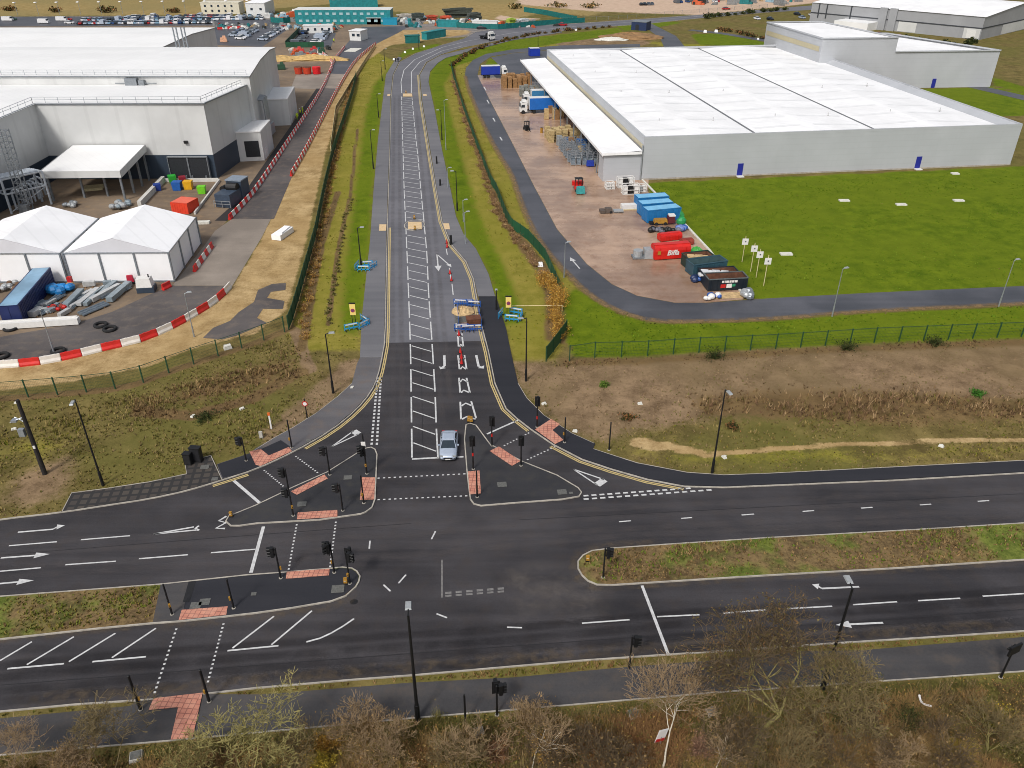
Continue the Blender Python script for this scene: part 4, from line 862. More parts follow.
signal((564.5,443.2),418.5,'plain crossing post on the right footway at the end of the L shaped red paving',(),180,'crossing posts','crossing_post','post')
signal((609,450),422.5,'dark post with narrow sign standing in the rough grass right of the footway',(),None,'crossing posts','sign_post','post',z0=0)
signal((281,579),549,'signal at the left end of the red strip on the paved median',[(1,180,False)],20)
signal((334.5,573.5),544,'signal at the right end of the red strip on the paved median',[(1,170,False),(1,215,True)],140)
signal((350,584.5),553,'signal at the rounded tip of the paved median facing right',[(1,-20,False),(1,70,True)],250)
signal((172.5,615.3),585.5,'plain leaning post at the grass end of the lower left median',(),300,'crossing posts','crossing_post','post')
signal((234,609),580,'crossing post with yellow box at the right end of the lower left red paving',(),200,'crossing posts','crossing_post','post')
signal((141,710.5),677,'crossing post with yellow box left of the bottom L shaped red paving',(),30,'crossing posts','crossing_post','post',r=.09)
signal((209.5,702.5),671,'crossing post with yellow box right of the bottom L shaped red paving',(),200,'crossing posts','crossing_post','post',r=.09)
signal((603,578.5),549,'signal at the rounded end of the right grass median facing right',[(.97,5,False)],None)
signal((629,668.5),636,'signal on the narrow verge above the lower footpath facing right',[(.97,5,False)],None,z0=0)
t = signal((497,715),686,'signal beside the lower footpath with two heads, next to a short post',[(1,100,True),(1,20,False)],None,z0=0)
signal((465.5,722.5),695,'short plain post between the bottom lamp column and the two headed signal',(),None,'crossing posts','bollard_post','post',z0=0)
t = signal((1000.5,677.5),650,'leaning signal with square black backing board at the bottom right',[],None,z0=0)
hb = MB(); hb.box((.05,-.05,3.0), (1.15,.14,.85), R(25)); hb.build('backing_board', SIGB, parent=t)
for k in (-1,0,1):
    MB().tube((.05+k*.3*math.cos(R(25))-.03,.05+k*.3*math.sin(R(25)),3.0),(.05+k*.3*math.cos(R(25))-.12,.22+k*.3*math.sin(R(25)),3.0),.12,.12,10).build('lens', SIGB, parent=t)
# slanting marker posts on the left verge
def marker(b, yt, label, m, w_=.14, band=None, name='marker_post'):
    H = hgt(b[0], b[1], yt); t = thing(name, label, 'marker post', g(*b)); MB().box((0,0,H/2), (w_,w_*.6,H)).build('post', m, parent=t); 
    if band: MB().box((0,0,H+.12), (w_*1.6,w_*1.2,.28)).build('cap', band, parent=t)
    return t
marker((271.5,429),415,'slim white marker post with orange top on the left verge', WHTL, .16, ORNG)
marker((261.5,438),431.5,'short white stump on the left verge left of the marker post', mat('grey_concrete', T(190,186,178), .8), .35)
t = signal((307.3,418.5),399,'black post with red and white disc sign on the left verge',(),None,'crossing posts','sign_post','sign',z0=0,r=.06)
MB().tube((0,-.06,1.95),(0,-.1,1.95),.32,.32,12).build('sign_disc', REDL, parent=t); MB().tube((0,-.1,1.95),(0,-.115,1.95),.22,.22,12).build('sign_face', WHTL, parent=t)
signal((451,245),236,'small black bollard on the kerb where the turning lane begins',(),None,'kerb bollards','bollard','bollard',r=.2)
signal((436.8,164),157,'small black and white bollard on the right kerb of the side road',(),None,'kerb bollards','bollard','bollard',r=.17)
signal((440.3,186),180,'second small bollard on the right kerb of the side road nearer the buff paving',(),None,'kerb bollards','bollard','bollard',r=.17)
# ---- lamp columns
def lamp(b, yt, label, face, arm=.9, mcol=None, lw=.34, r=.095, group='tall black lamp columns', z0=.0, double=False):
    mcol = mcol or SIGB; H = hgt(b[0], b[1], yt); p = g(*b); p.z = z0; t = thing('lamp_column', label, 'street lamp', p, 0, group)
    pm = MB(); pm.tube((0,0,0), (0,0,1.6), r*1.55, r*1.45, 10); pm.tube((0,0,1.6), (0,0,H-.05), r, r*.62, 10); pm.build('column', mcol, parent=t)
    MB().box((0,-r*1.5,.9), (r*1.4,.02,.55)).build('access_door', mcol, parent=t)
    for f in ([face, face+180] if double else [face]):
        d_ = Vector((math.cos(R(f)), math.sin(R(f)), 0)); am = MB(); am.tube((0,0,H-.1), d_*arm*.45+Vector((0,0,H+.03)), .06,.05,8); a = am.build('arm', mcol, parent=t)
        lm = MB(); lm.box(d_*(arm*.75)+Vector((0,0,H+.06)), (arm*.75, lw, .12), R(f), 0, .8); lo = lm.build('lantern', LANT, parent=a)
        MB().box(d_*(arm*.78)+Vector((0,0,H-.012)), (arm*.5, lw*.7, .02), R(f)).build('lamp_glass', mat('lamp_glass', T(235,235,220), .2), parent=lo)
    return t
lamp((103.3,485.5),399,'black lamp column on the left verge above the grid paved layby',-80,1.0)
lamp((418,720),614.5,'black lamp column at the bottom centre with pale square lantern over the lower carriageway',95,.95,None,.42,.12)
lamp((712,473),389,'black lamp column on the right verge beside the dark footway',-75,1.0)
lamp((822.5,688.5),588,'black lamp column at lower right rising in front of the turn arrow',92,1.0,None,.42,.12)
lamp((333.3,393),333.5,'black lamp column on the bare earth left of the side road',10,.9)
lamp((361.5,268),227.5,'black lamp column standing in blue barriers on the left verge',5,.9)
lamp((526,381),318,'black lamp column on the right verge beside the dark new footway',190,.9)
lamp((496.5,310),291,'short black column with dark head behind the right yellow sign',90,.5)
lamp((373.5,169),130,'black lamp column on the left verge opposite the far end of the marquees',5,.9)
lamp((378.7,117.5),94,'black lamp column on the left verge level with the plant cabins',5,.9)
lamp((382.3,81),61,'black lamp column on the left verge where the road starts to bend',5,.9)
lamp((385.3,69.5),49,'farthest black lamp column on the left verge inside the bend',5,.9)
lamp((442,140),110,'black lamp column on the right verge level with the roller door cabin',185,.9)
lamp((457.3,211),171,'black lamp column on the right verge just above the buff crossing pads',185,.9)
lamp((419,49.5),32,'black lamp column on the outside of the far bend',-80,.9)
lamp((490,46),30,'black lamp column on the inside of the far bend',100,.9)
lamp((538,48.5),32,'black lamp column between the far road and the warehouse yard',100,.9)
for b_, yt, lab in [((194.3,337),293,'silver lamp pole on the sand outside the barrier curve'),((54.5,354),309,'silver lamp pole on the haul road in front of the navy container'),((832,316.5),268.5,'slim silver lamp pole on the grass edge of the service road'),((998.5,306.5),260,'silver lamp pole with wide lantern at the right end of the service road'),((564,277.5),242.5,'silver lamp pole at the bend of the service road'),((448,188),168,'thin silver pole on the right green verge'),((465.5,244),212,'thin silver pole on the right verge at the start of the turning lane'),((463.5,222),200,'thin silver pole just above the turning lane'),((446,150),100,'thin tall silver pole beside the far side road footway')]:
    lamp(b_, yt, lab, 20, .8, GALV, .35, .07, 'slim silver lamp poles')
# camera / utility mast at left
t = thing('utility_pole', 'thick dark wooden pole with grey brackets and boxes on the left verge', 'utility pole', g(45,474)); H = hgt(45,474,400)
MB().tube((0,0,0),(0,0,H),.24,.17,10).build('pole', mat('creosoted_wood', T(40,36,34), .85, 0, .3), parent=t)
bk = MB(); bk.tube((0,0,H-1.9),(-1.25,-.3,H-2.3),.07,.05,6); bk.tube((0,0,H-2.5),(-1.1,.3,H-2.1),.06,.05,6); bk.box((-.9,-.1,H-2.2),(.5,.5,.2)); bk.build('bracket', GALV, parent=t)
MB().box((-.55,-.2,H-3.5),(.55,.4,.8)).build('equipment_box', GALV, parent=t); MB().box((.1,-.25,H-5.2),(.2,.1,.3)).build('small_plate', WHTL, parent=t)
# yellow road signs
def ysign(b, y0, y1, label):
    p = g(*b); t = thing('road_sign', label, 'road sign', p); zt, zb = hgt(b[0], b[1], y0), hgt(b[0], b[1], y1)
    for dx in (-.2, .2): MB().tube((dx,.06,0),(dx,.06,zt),.05,.05,6).build('post', SIGB, parent=t)
    MB().box((0,0,(zt+zb)/2),(.74,.06,zt-zb)).build('sign_board', mat('cream_yellow_sign', T(250,222,130), .5, 0, .04), parent=t)
    MB().box((0,0,zt+.1),(.86,.1,.16)).build('top_bar', SIGB, parent=t)
    c = (0,-.05,zb+(zt-zb)*.42); d1 = MB().tube(c,(0,-.06,c[2]),.27,.27,16).build('sign_ring', mat('sign_red', T(190,60,60), .5), parent=t)
    MB().tube((0,-.062,c[2]),(0,-.07,c[2]),.19,.19,16).build('sign_disc', mat('sign_blue', T(90,80,160), .5), parent=d1)
    for sg in (-1, 1): MB().box((0,-.075,c[2]),(.46,.01,.06),0,0,1,0,sg*.785).build('cross_bar', mat('sign_red', T(190,60,60), .5), parent=d1)
ysign((354.5,327),304,315,'cream sign with red ringed disc on the left verge behind blue barriers'); ysign((508.5,316),297,307.5,'cream sign with red ringed disc on the right verge behind blue barriers')
# white boards on stakes on the lawn
for i, (b_, yt, yb_, lab) in enumerate([((742,262),236,245,'white board on a stake on the lawn, farthest left of four'),((750.5,271.5),243,252,'white board on a stake on the lawn, second from the left'),((756,277.5),249,258,'white board on a stake on the lawn, third from the left'),((763.5,286),255,265,'white board on a stake on the lawn, nearest the skips and farthest right')]):
    p = g(*b_); t = thing('stake_sign', lab, 'sign', p, 0, 'boards on stakes on the lawn'); H = hgt(*b_, yt); zc = hgt(b_[0], b_[1], (yt+yb_)/2+1)
    MB().tube((0,0,0),(0,0,H),.055,.055,6).build('stake', mat('pale_wood', T(222,206,160), .8), parent=t); bo = MB().box((0,-.08,zc),(.95,.04,1.0)).build('board', WHTL, parent=t)
    MB().box((.04,-.11,zc+.02),(.2,.012,.2)).build('symbol', mat('dark_print', T(90,90,96), .6), parent=bo)
for i, (x, y) in enumerate([(844,201),(901,205),(958.5,201),(786,254.5),(955,174),(897,186)][:5]):
    t = MB().box(g(x,y)+Vector((0,0,.12)), (1.9 if i < 4 else 1.5, 1.0, .22)).build('lawn_slab', mat('pale_slab', T(226,224,214), .8), label=['white slab on the lawn, left of the upper row','white slab on the lawn, middle of the upper row','white slab on the lawn, right of the upper row','white slab on the lawn beside the boards on stakes','small white slab on the lawn nearest the warehouse wall'][i], cat='slab', group='white slabs on the lawn')
# control cabinets on the grid paved bay
for (x, y, w_, h_, lab) in [(189.5,464.5,.75,1.25,'smaller black signal control cabinet on the paved bay'),(198,461.5,1.05,1.6,'larger black signal control cabinet on the paved bay')]:
    t = thing('control_cabinet', lab, 'control cabinet', g(x,y)+Vector((0,0,.1)), R(-8), 'cabinets on the paved bay'); MB().box((0,0,h_/2),(w_,.55,h_)).build('body', SIGB, parent=t); MB().box((0,0,h_+.04),(w_+.08,.63,.08)).build('lid', SIGB, parent=t); MB().box((0,-.285,h_*.5),(w_*.85,.02,h_*.85)).build('door', mat('dark_door', T(36,36,40), .5), parent=t)
# island bollards, lit yellow fronts
def keep_left(p, label, rz=0, k=1.0):
    k *= .72; t = thing('traffic_bollard', label, 'bollard', p, rz, 'yellow island bollards'); MB().box((0,0,.5*k),(.5*k,.3*k,1.0*k),0,0,.85).build('body', YELB, parent=t); MB().box((0,0,.06),(.6*k,.4*k,.12)).build('base', SIGB, parent=t); MB().tube((0,-.16*k,.62*k),(0,-.175*k,.6*k),.18*k,.18*k,12).build('front_panel', WHTL, parent=t)
keep_left(g(469,422.5)+Vector((0,0,.1)),'orange yellow bollard on the nose of the right triangle island',0,1.0); keep_left(g(471.3,423)+Vector((0,0,.1)),'orange yellow bollard beside it on the same island nose',0,1.0)
keep_left(g(414.5,219.5)+Vector((0,0,.12)),'yellow bollard at the far end of the side road refuge'); keep_left(g(415,230.5)+Vector((0,0,.12)),'yellow bollard at the near end of the side road refuge')
keep_left(g(231.5,517.5)+Vector((0,0,.1)),'small yellow bollard at the sharp left tip of the left triangle island',0,.8); keep_left(g(587.5,562)+Vector((0,0,.1)),'yellow bollard at the rounded left end of the right median',0,.9); keep_left(g(346,584.5)+Vector((0,0,.1)),'yellow bollard at the rounded tip of the paved median',0,.9)
keep_left(g(406,93.5)+Vector((0,0,.12)),'yellow bollard on the far refuge of the side road')
# ---- traffic cones / cylinders in the turning lane
cone_lab = ['upper of the red and white cones where the lane boxes begin','red and white cone just below the works barriers','red and white cone inside the second lane box','lower red and white cone inside the second lane box','red and white cone at the start of the turning lane','second cone at the start of the turning lane','cone at the head of the deflection arrow','cone between the deflection arrow and the works']
cone0 = None
for (x, y), lab in zip([(459,335.5),(460.5,353),(461.5,358.5),(461.7,364),(446.8,243.5),(447.3,247.5),(450,274),(451.5,281)], cone_lab):
    if cone0 is None:
        t = thing('traffic_cone', lab, 'traffic cone', g(x,y), 0, 'cones in the turning lane'); MB().box((0,0,.05),(.62,.62,.1)).build('base', SIGB, parent=t); MB().tube((0,0,.1),(0,0,1.0),.26,.06,10).build('cone', REDL, parent=t); MB().tube((0,0,.42),(0,0,.68),.185,.125,10).build('white_band', WHTL, parent=t); t.scale = (.75,.75,.75); cone0 = keep(t)
    else: dup(cone0, g(x,y), rnd.random(), lab)
# ---- blue plastic barriers
BLUEB = mat('sky_blue_plastic', T(40,160,220), .45, 0, .12, 2); DBLUE = mat('royal_blue_plastic', T(40,90,170), .45, 0, .15, 2)
def blue_barrier(p, rz, label, m, group, L=1.9):
    t = thing('pedestrian_barrier', label, 'barrier', p, rz, group); q = MB()
    q.box((0,0,.92),(L,.06,.26)); q.box((0,0,.4),(L,.05,.18))
    for x in (-.48,-.16,.16,.48): q.box((x*L,0,.55),(.09,.05,.9))
    q.build('panel', m, parent=t)
    MB().box((0,-.035,.92),(L*.8,.012,.16)).build('reflector_strip', WHTL, parent=t)
    for sx in (-1, 1): MB().box((sx*L*.4,0,.05),(.1,.55,.1)).build('foot', SIGB, parent=t)
    return t
for cx, cy, lst, nm in [(364.5,270,[(-1.2,.6,80,'left'),(0,-.7,0,'near'),(1.3,.4,60,'right'),(.2,1.1,10,'back')],'round the lamp column on the left verge'),(356.5,326,[(.9,.9,-50,'upper'),(1.2,-.5,55,'right'),(-.4,-1.3,25,'near')],'at the foot of the left cream sign'),(509.5,318,[(-1.2,.3,70,'left'),(.9,1.0,-20,'back'),(1.6,-.2,80,'right'),(.3,-1.1,-12,'near')],'at the foot of the right cream sign')]:
    for dx, dy, rz, w_ in lst: blue_barrier(g(cx,cy)+Vector((dx,dy,0)), R(rz), f'sky blue barrier {nm}, {w_} side', BLUEB, 'sky blue barriers on the verges')
# the excavation in the turning lane
hp = [(458.5,307),(477,307),(480.5,330),(459.5,331)]
structure(MB().sheet(gl(hp), .03), 'excavation', mat('dug_earth', T(150,126,106), .95, 0, .35, 1.5))
wl_ = ['back row left','back row middle','back row right','near row left','near row middle','near row right','left side upper','left side lower','right side upper','right side lower']
for (x, y, rz), w_ in zip([(460.5,306,-6),(467,306,-6),(474,307.5,-6),(461.5,331,5),(468,332,5),(475,331.5,5),(457.8,313,95),(458.4,322,95),(479.3,315,98),(481,324,98)], wl_):
    blue_barrier(g(x,y), R(rz), f'royal blue works barrier round the dug up lane, {w_}', DBLUE, 'royal blue barriers round the dug up lane')
def heap(name, label, cat, c, rx, ry, h, m, seed=1, kind=None, n=14, rings=6):
    r2 = random.Random(seed); q = MB(); V = []
    for j in range(rings):
        f = j/(rings-1); rr = math.cos(f*math.pi/2)**.8 if j < rings-1 else .05
        V.append([(c.x+rx*rr*math.cos(6.283*i/n)*(1+.25*(r2.random()-.5)), c.y+ry*rr*math.sin(6.283*i/n)*(1+.25*(r2.random()-.5)), max(0, h*f*(1+.3*(r2.random()-.5)))) for i in range(n)])
    q.loft(V); return q.build(name, m, label=label, cat=cat, kind=kind, world=(c.x, c.y, 0))
heap('spoil_heap','small heap of tan spoil inside the royal blue works barriers','heap', g(463,312), 1.6, 1.5, .8, mat('tan_spoil', T(206,176,130), .95, 0, .3, 2), 3)
t = thing('mini_dumper','small rusty brown dumper bucket inside the royal blue works barriers','dumper', g(473.5,325), R(10)); MB().box((0,0,.75),(1.7,1.2,.8),0,0,1.15).build('skip_bucket', mat('rust_brown', T(110,66,44), .8, 0, .3, 3), parent=t); MB().box((0,.9,.5),(.9,.8,.7)).build('engine_box', SIGB, parent=t)
for sx in (-.6,.6):
    for sy in (-.4,.9): MB().tube((sx-.1,sy,.28),(sx+.1,sy,.28),.28,.28,10).build('wheel', SIGB, parent=t)
MB().box(g(466,319)+Vector((0,0,.06)), (3.0,2.2,.06), .1).build('trench_plate', mat('worn_steel', T(112,112,108), .6, .2, .25, 6), label='grey steel trench plate inside the royal blue works barriers', cat='plate')

# ---- red and white water filled barriers
def barrier_mesh(L=2.15):
    q = MB(); prof = [(-.26,0),(.26,0),(.26,.22),(.12,.5),(.09,.95),(-.09,.95),(-.12,.5),(-.26,.22)]
    q.loft([[(x*s, y*t_, z) for y, z in prof] for x, s, t_ in ((-L/2,1,.8),(-L/2+.08,1,1),(L/2-.08,1,1),(L/2,1,.8))]); q.box((-.5,0,.97),(.25,.1,.06)); q.box((.5,0,.97),(.25,.1,.06)); return q
REDB = mat('red_barrier_plastic', T(222,44,38), .5, 0, .12, 1.5); WHTB = mat('white_barrier_plastic', T(240,234,226), .5, 0, .08, 1.5)
def barriers(px, step, label, group, start=0, red=1, every=2):
    P = resample(smooth_line(gl(px), 2), step); L = step*.98; br = barrier_mesh(L); first = {}
    for i, (a, b) in enumerate(zip(P[:-1], P[1:])):
        m = REDB if (i+start) % every < red else WHTB; c = (a+b)/2; rz = math.atan2((b-a).y, (b-a).x); key = m.name
        lab = label.replace('COL', 'red' if m is REDB else 'white')
        if key not in first: first[key] = br.build('water_barrier', m, loc=c, label=lab, cat='barrier', group=group+(' red' if m is REDB else ' white')); o = first[key]
        else: o = first[key].copy(); COL.objects.link(o); o.location = c
        o.rotation_euler = (0, 0, rz)
barriers([(0,367.5),(37.5,365),(75,357.5),(110,348.5),(140,342.5),(170,330),(192.5,317.5),(217.5,302),(233,285)], 2.3, 'COL water filled barrier in the curved line along the haul road', 'barriers of the curved line', 1)
barriers([(229.5,220),(243,206),(256,191),(271,168.5),(297,129),(323.5,89),(331,68.5),(336,58),(345,48)], 1.5, 'COL water filled barrier in the left line of the straight site road', 'barriers of the left straight line')
barriers([(291,176.5),(306,150.5),(322,119.5),(336,93),(347,74.5),(356,60.5),(376,44.5)], 1.5, 'COL water filled barrier in the right line of the straight site road', 'barriers of the right straight line')
barriers([(212.5,247),(203.5,259.5),(193,274)], 1.5, 'COL water filled barrier in the short line at the corner of the right marquee', 'barriers beside the right marquee')
barriers([(171,286.5),(156,294)], 1.6, 'COL water filled barrier in the shortest line below the white machine', 'barriers below the white machine')
barriers([(330,73),(333,66),(331,61),(322,53),(313,53.5)], 1.6, 'COL water filled barrier in the bent line by the red skips', 'barriers by the red skips')
barriers([(217.5,29.5),(225,29),(233,28.5),(241,28.5),(249,27.5)], 2.2, 'COL water filled barrier along the back of the car park', 'barriers along the car park')
# ---- fences
FGREEN = mat('dark_green_fence', T(28,74,48), .6, 0, .2); FMESH = None
def mesh_mat():
    m, n = newmat('green_mesh_panel'); p = n.pos(); sx = n.new('ShaderNodeSeparateXYZ'); n.l.new(p, sx.inputs[0])
    a = n.math('ADD', sx.outputs[0], sx.outputs[1]); w1 = n.math('LESS_THAN', n.math('FRACT', n.math('MULTIPLY', a, 5.0)), .06); w2 = n.math('LESS_THAN', n.math('FRACT', n.math('MULTIPLY', sx.outputs[2], 2.5)), .05)
    al = n.math('MAXIMUM', w1, w2); pr = n.out(T(34,72,48), .6); n.l.new(al, pr.inputs['Alpha']); return m
FMESH = mesh_mat()
def fence(px, label, H=2.3, step=3.0, mesh=None, solid=False, pm=None, name='mesh_fence', r=.06):
    P = resample(gl(px), step); t = thing(name, label, 'fence', P[0]); q = MB()
    for a, b in zip(P[:-1], P[1:]): q.poly([a+Vector((0,0,.08)), b+Vector((0,0,.08)), b+Vector((0,0,H)), a+Vector((0,0,H))])
    part(q, 'panel', mesh or FMESH, t)
    tp = MB()
    for a, b in zip(P[:-1], P[1:]): tp.tube(a+Vector((0,0,H)), b+Vector((0,0,H)), .035,.035,4)
    part(tp, 'top_rail', pm or FGREEN, t)
    for p in P[:100]: part(MB().box((p.x,p.y,H/2+.06), (r*2,r*2,H+.12)), 'post', pm or FGREEN, t)
    return t
fence([(-60,404),(0,399.5),(50,395.5),(107,390.5),(137,385),(180,369),(256,343.5),(288,331)], 'green mesh fence with tall posts between the rough grass and the sand strip', 2.2, 3.1)
PAL = cladding('green_palisade', T(22,84,54), .3, .5, .6)
fence([(289,330),(291,327),(301,292.5),(316,237.5),(325,192),(333.5,155),(342,130),(353.5,93),(356.5,78)], 'dark green palisade fence climbing between the sand strip and the left ditch', 2.0, 3.0, PAL, name='palisade_fence')
fence([(331,151),(336,111),(352,84),(368,58),(376,46)], 'weathered timber fence along the right barrier line of the site road', 1.2, 3.0, cladding('timber_fence', T(190,160,120), .5, .3), pm=mat('pale_wood', T(222,206,160), .8), name='timber_fence')
fence([(451,66),(453.5,78),(463.5,110),(476,145),(491,185),(496,192),(506,219.5),(512,229.5),(527,239.5),(544.5,259.5),(554.5,282),(562,299.5)], 'dark green palisade fence along the right ditch beside the service road', 1.9, 3.0, PAL, name='palisade_fence')
fence([(546,361.5),(558,346),(571,328)], 'short dark green fence piece crossing the ditch end', 2.0, 2.6, PAL, name='palisade_fence')
fence([(569.5,361),(592,357.5),(640,356.5),(690,353),(768,349.5),(875,342.5),(1024,336.5),(1180,326)], 'green mesh fence with thin posts between the lower green strip and the bare earth', 2.1, 3.3)
fence([(524,12),(545,15),(578,22)], 'teal hoarding running down to the far road', 2.4, 4, TEALD, pm=TEALD, name='hoarding'); fence([(450,27),(478,29),(500,29.5),(536,26),(560,24.2),(578,23),(590,22.3)], 'teal hoarding along the outside of the far road', 2.2, 4, TEALD, pm=TEALD, name='hoarding')
fence([(271,22.5),(283,23.5),(296,22)], 'short teal hoarding left of the long teal cabin block', 2.4, 4, TEALD, pm=TEALD, name='hoarding'); fence([(286,47),(300,32.5)], 'dark green fence round the left of the compound car park', 2.2, 3, PAL, name='palisade_fence'); fence([(286,47.5),(330,47.5)], 'dark green fence along the front of the compound car park', 2.0, 3, PAL, name='palisade_fence')
fence([(560,21),(610,20),(650,16.5),(700,12.5),(768,7.5)], 'thin grey post fence along the edge of the pink ground', 1.6, 6, pm=GREYM, name='post_fence')
# long thin pale pipe rails
for a, b, lab in [((512,312.5),(562,312),'thin pale horizontal rail across the right ditch'),]:
    q = MB(); A_, B_ = g(*a)+Vector((0,0,1.0)), g(*b)+Vector((0,0,1.0)); q.tube(A_, B_, .05,.05,6); q.tube(A_,A_-Vector((0,0,1.0)),.05,.05,6); q.tube(B_,B_-Vector((0,0,1.0)),.05,.05,6); q.build('hand_rail', mat('pale_wood', T(222,206,160), .8), label=lab, cat='rail', world=tuple(g(*a)))
# ================================================================== vehicles
TYRE = mat('tyre_rubber', T(28,28,30), .85); CGL = mat('car_glass', T(44,56,66), .08, 0, .1); CHR = mat('rim_alloy', T(170,172,176), .3, .7)
def paint(name, c, metal=.0): return mat(name, c, .25, metal, .04)
def car(name, label, loc, rz, pm, group=None, detail=True, L=4.5, W=1.8, Hh=1.46, est=False):
    """front towards local -Y"""
    t = thing(name, label, 'car', loc, rz, group)
    # body: lofted cross sections from nose to tail (y, half width, bonnet height, sill height)
    st = [(-L/2,.62,.58,.32),(-L/2+.12,.78,.70,.24),(-L/2+.5,.87,.80,.20),(-L/2+1.25,.9,.93,.19),(-.1,.9,.97,.19),(L/2-1.3,.9,.98,.19),(L/2-.45,.88,.97,.2),(L/2-.1,.8,.88,.26),(L/2,.68,.74,.36)]
    rg = []
    for y, hw, zt, zb in st:
        hw *= W/1.8; rg.append([(-hw*.9,y,zb),(-hw,y,zb+.16),(-hw*1.0,y,zt-.22),(-hw*.9,y,zt-.03),(-hw*.45,y,zt+.03),(hw*.45,y,zt+.03),(hw*.9,y,zt-.03),(hw,y,zt-.22),(hw,y,zb+.16),(hw*.9,y,zb)])
    b = MB(); b.loft(rg); bo = b.build('body', pm, parent=t, smooth=True)
    k = W/1.8; y0, y1, y2, y3 = -L/2+1.15, -L/2+1.95, L/2-(1.0 if est else 1.35), L/2-(.35 if est else .55)
    def quad(q, m, nm, par=bo): o = MB().poly(q).build(nm, m, parent=par); return o
    zb_, zr = .95, Hh; wb, wr = .8*k, .60*k
    A, B, C, D = (-wb,y0,zb_),(wb,y0,zb_),(wb,y3,zb_),(-wb,y3,zb_); a, b2, c, d_ = (-wr,y1,zr-.05),(wr,y1,zr-.05),(wr,y2,zr-.04),(-wr,y2,zr-.04)
    cb = MB(); cb.loft([[A,B,C,D],[a,b2,c,d_]], 0, False); cb.build('window', CGL, parent=t)
    rr = MB(); rr.loft([[(-wr-.05,y1-.06,zr-.07),(wr+.05,y1-.06,zr-.07),(wr+.05,y2+.06,zr-.06),(-wr-.05,y2+.06,zr-.06)],[(-wr*.8,y1+.15,zr),(wr*.8,y1+.15,zr),(wr*.8,y2-.15,zr),(-wr*.8,y2-.15,zr)]]); rr.build('roof', pm, parent=t, smooth=False)
    if detail:
        for s in (-1, 1):
            for (p, q_) in (((s*wb,y0,zb_),(s*wr,y1,zr-.05)),((s*wb,y3,zb_),(s*wr,y2,zr-.05)),((s*(wb+.01),.15,zb_),(s*(wr+.01),.12,zr-.05))): MB().tube(p, q_, .045,.04,6).build('pillar', pm, parent=t)
        for s in (-1, 1):
            MB().box((s*(W/2+.08),y0+.45,1.0),(.2,.14,.13)).build('wing_mirror', pm, parent=t)
            MB().box((s*.62*k,-L/2+.16,.66),(.34,.2,.13),s*.25).build('headlight', LANT, parent=t)
            MB().box((s*.64*k,L/2-.1,.78),(.3,.14,.16)).build('tail_light', REDL, parent=t)
        MB().box((0,-L/2+.02,.5),(.9,.08,.14)).build('grille', SIGB, parent=t); MB().box((0,-L/2-.02,.38),(.52,.03,.11)).build('number_plate', WHTL, parent=t)
        MB().box((0,-L/2+.1,.27),(1.3,.1,.1)).build('bumper_intake', SIGB, parent=t)
    for sx in (-1, 1):
        for y in (-L/2+.85, L/2-.85):
            w_ = MB().tube((sx*(W/2-.2),y,.32),(sx*(W/2+.01),y,.32),.32,.32,14).build('wheel', TYRE, parent=t)
            if detail: MB().tube((sx*(W/2),y,.32),(sx*(W/2+.02),y,.32),.2,.2,12).build('rim', CHR, parent=w_)
    return t
car('car', 'silver saloon car waiting at the stop line of the side road', g(449,449.5)+Vector((0,0,.025)), R(1.5), paint('silver_car_paint', T(196,208,226), .35))
# parked cars far off: one mesh each, three paints kept as slots
def small_car(pm, van=False):
    q = MB(); W, L = 1.8, 4.4
    if van: q.box((0,.3,1.15),(1.95,4.4,1.7),0,0,.95); q.box((0,-2.2,.75),(1.9,.9,.9),0,0,.85); q.box((0,-1.78,1.4),(1.7,.3,.7),0,1,.9)
    else:
        q.loft([[(-.7,-2.2,.3),(.7,-2.2,.3),(.6,-2.2,.65),(-.6,-2.2,.65)],[(-.9,-1.7,.2),(.9,-1.7,.2),(.85,-1.7,.82),(-.85,-1.7,.82)],[(-.9,1.6,.2),(.9,1.6,.2),(.85,1.6,.95),(-.85,1.6,.95)],[(-.75,2.2,.3),(.75,2.2,.3),(.7,2.2,.85),(-.7,2.2,.85)]])
        q.loft([[(-.8,-1.1,.85),(.8,-1.1,.85),(.8,1.7,.93),(-.8,1.7,.93)],[(-.62,-.3,1.38),(.62,-.3,1.38),(.62,1.15,1.38),(-.62,1.15,1.38)]], 1, False)
        q.box((0,.42,1.4),(1.28,1.5,.06),0,0)
    for sx in (-1, 1):
        for y in (-1.35, 1.35): q.tube((sx*.7,y,.32),(sx*.92,y,.32),.32,.32,8,2)
    return q
PC = {'white': T(236,236,238), 'silver': T(180,186,194), 'grey': T(96,102,110), 'black': T(34,36,42), 'blue': T(40,74,130), 'red': T(176,34,36), 'pale blue': T(140,176,200), 'dark green': T(30,70,56)}
CARM = {}
def place_small(cn, p, rz, label, group, van=False):
    key = (cn, van)
    if key not in CARM:
        o = small_car(None, van).build('parked_van' if van else 'parked_car', [paint(cn.replace(' ', '_')+'_car_paint', PC[cn]), CGL, TYRE], loc=p, label=label, cat='van' if van else 'car', group=group); CARM[key] = o
    else: o = CARM[key].copy(); COL.objects.link(o); o.location = p; o['label'] = label; o['group'] = group
    o.rotation_euler = (0, 0, rz); return o
r3 = random.Random(11); cols = ['white','silver','grey','black','blue','white','pale blue','silver','white','red','black','pale blue']
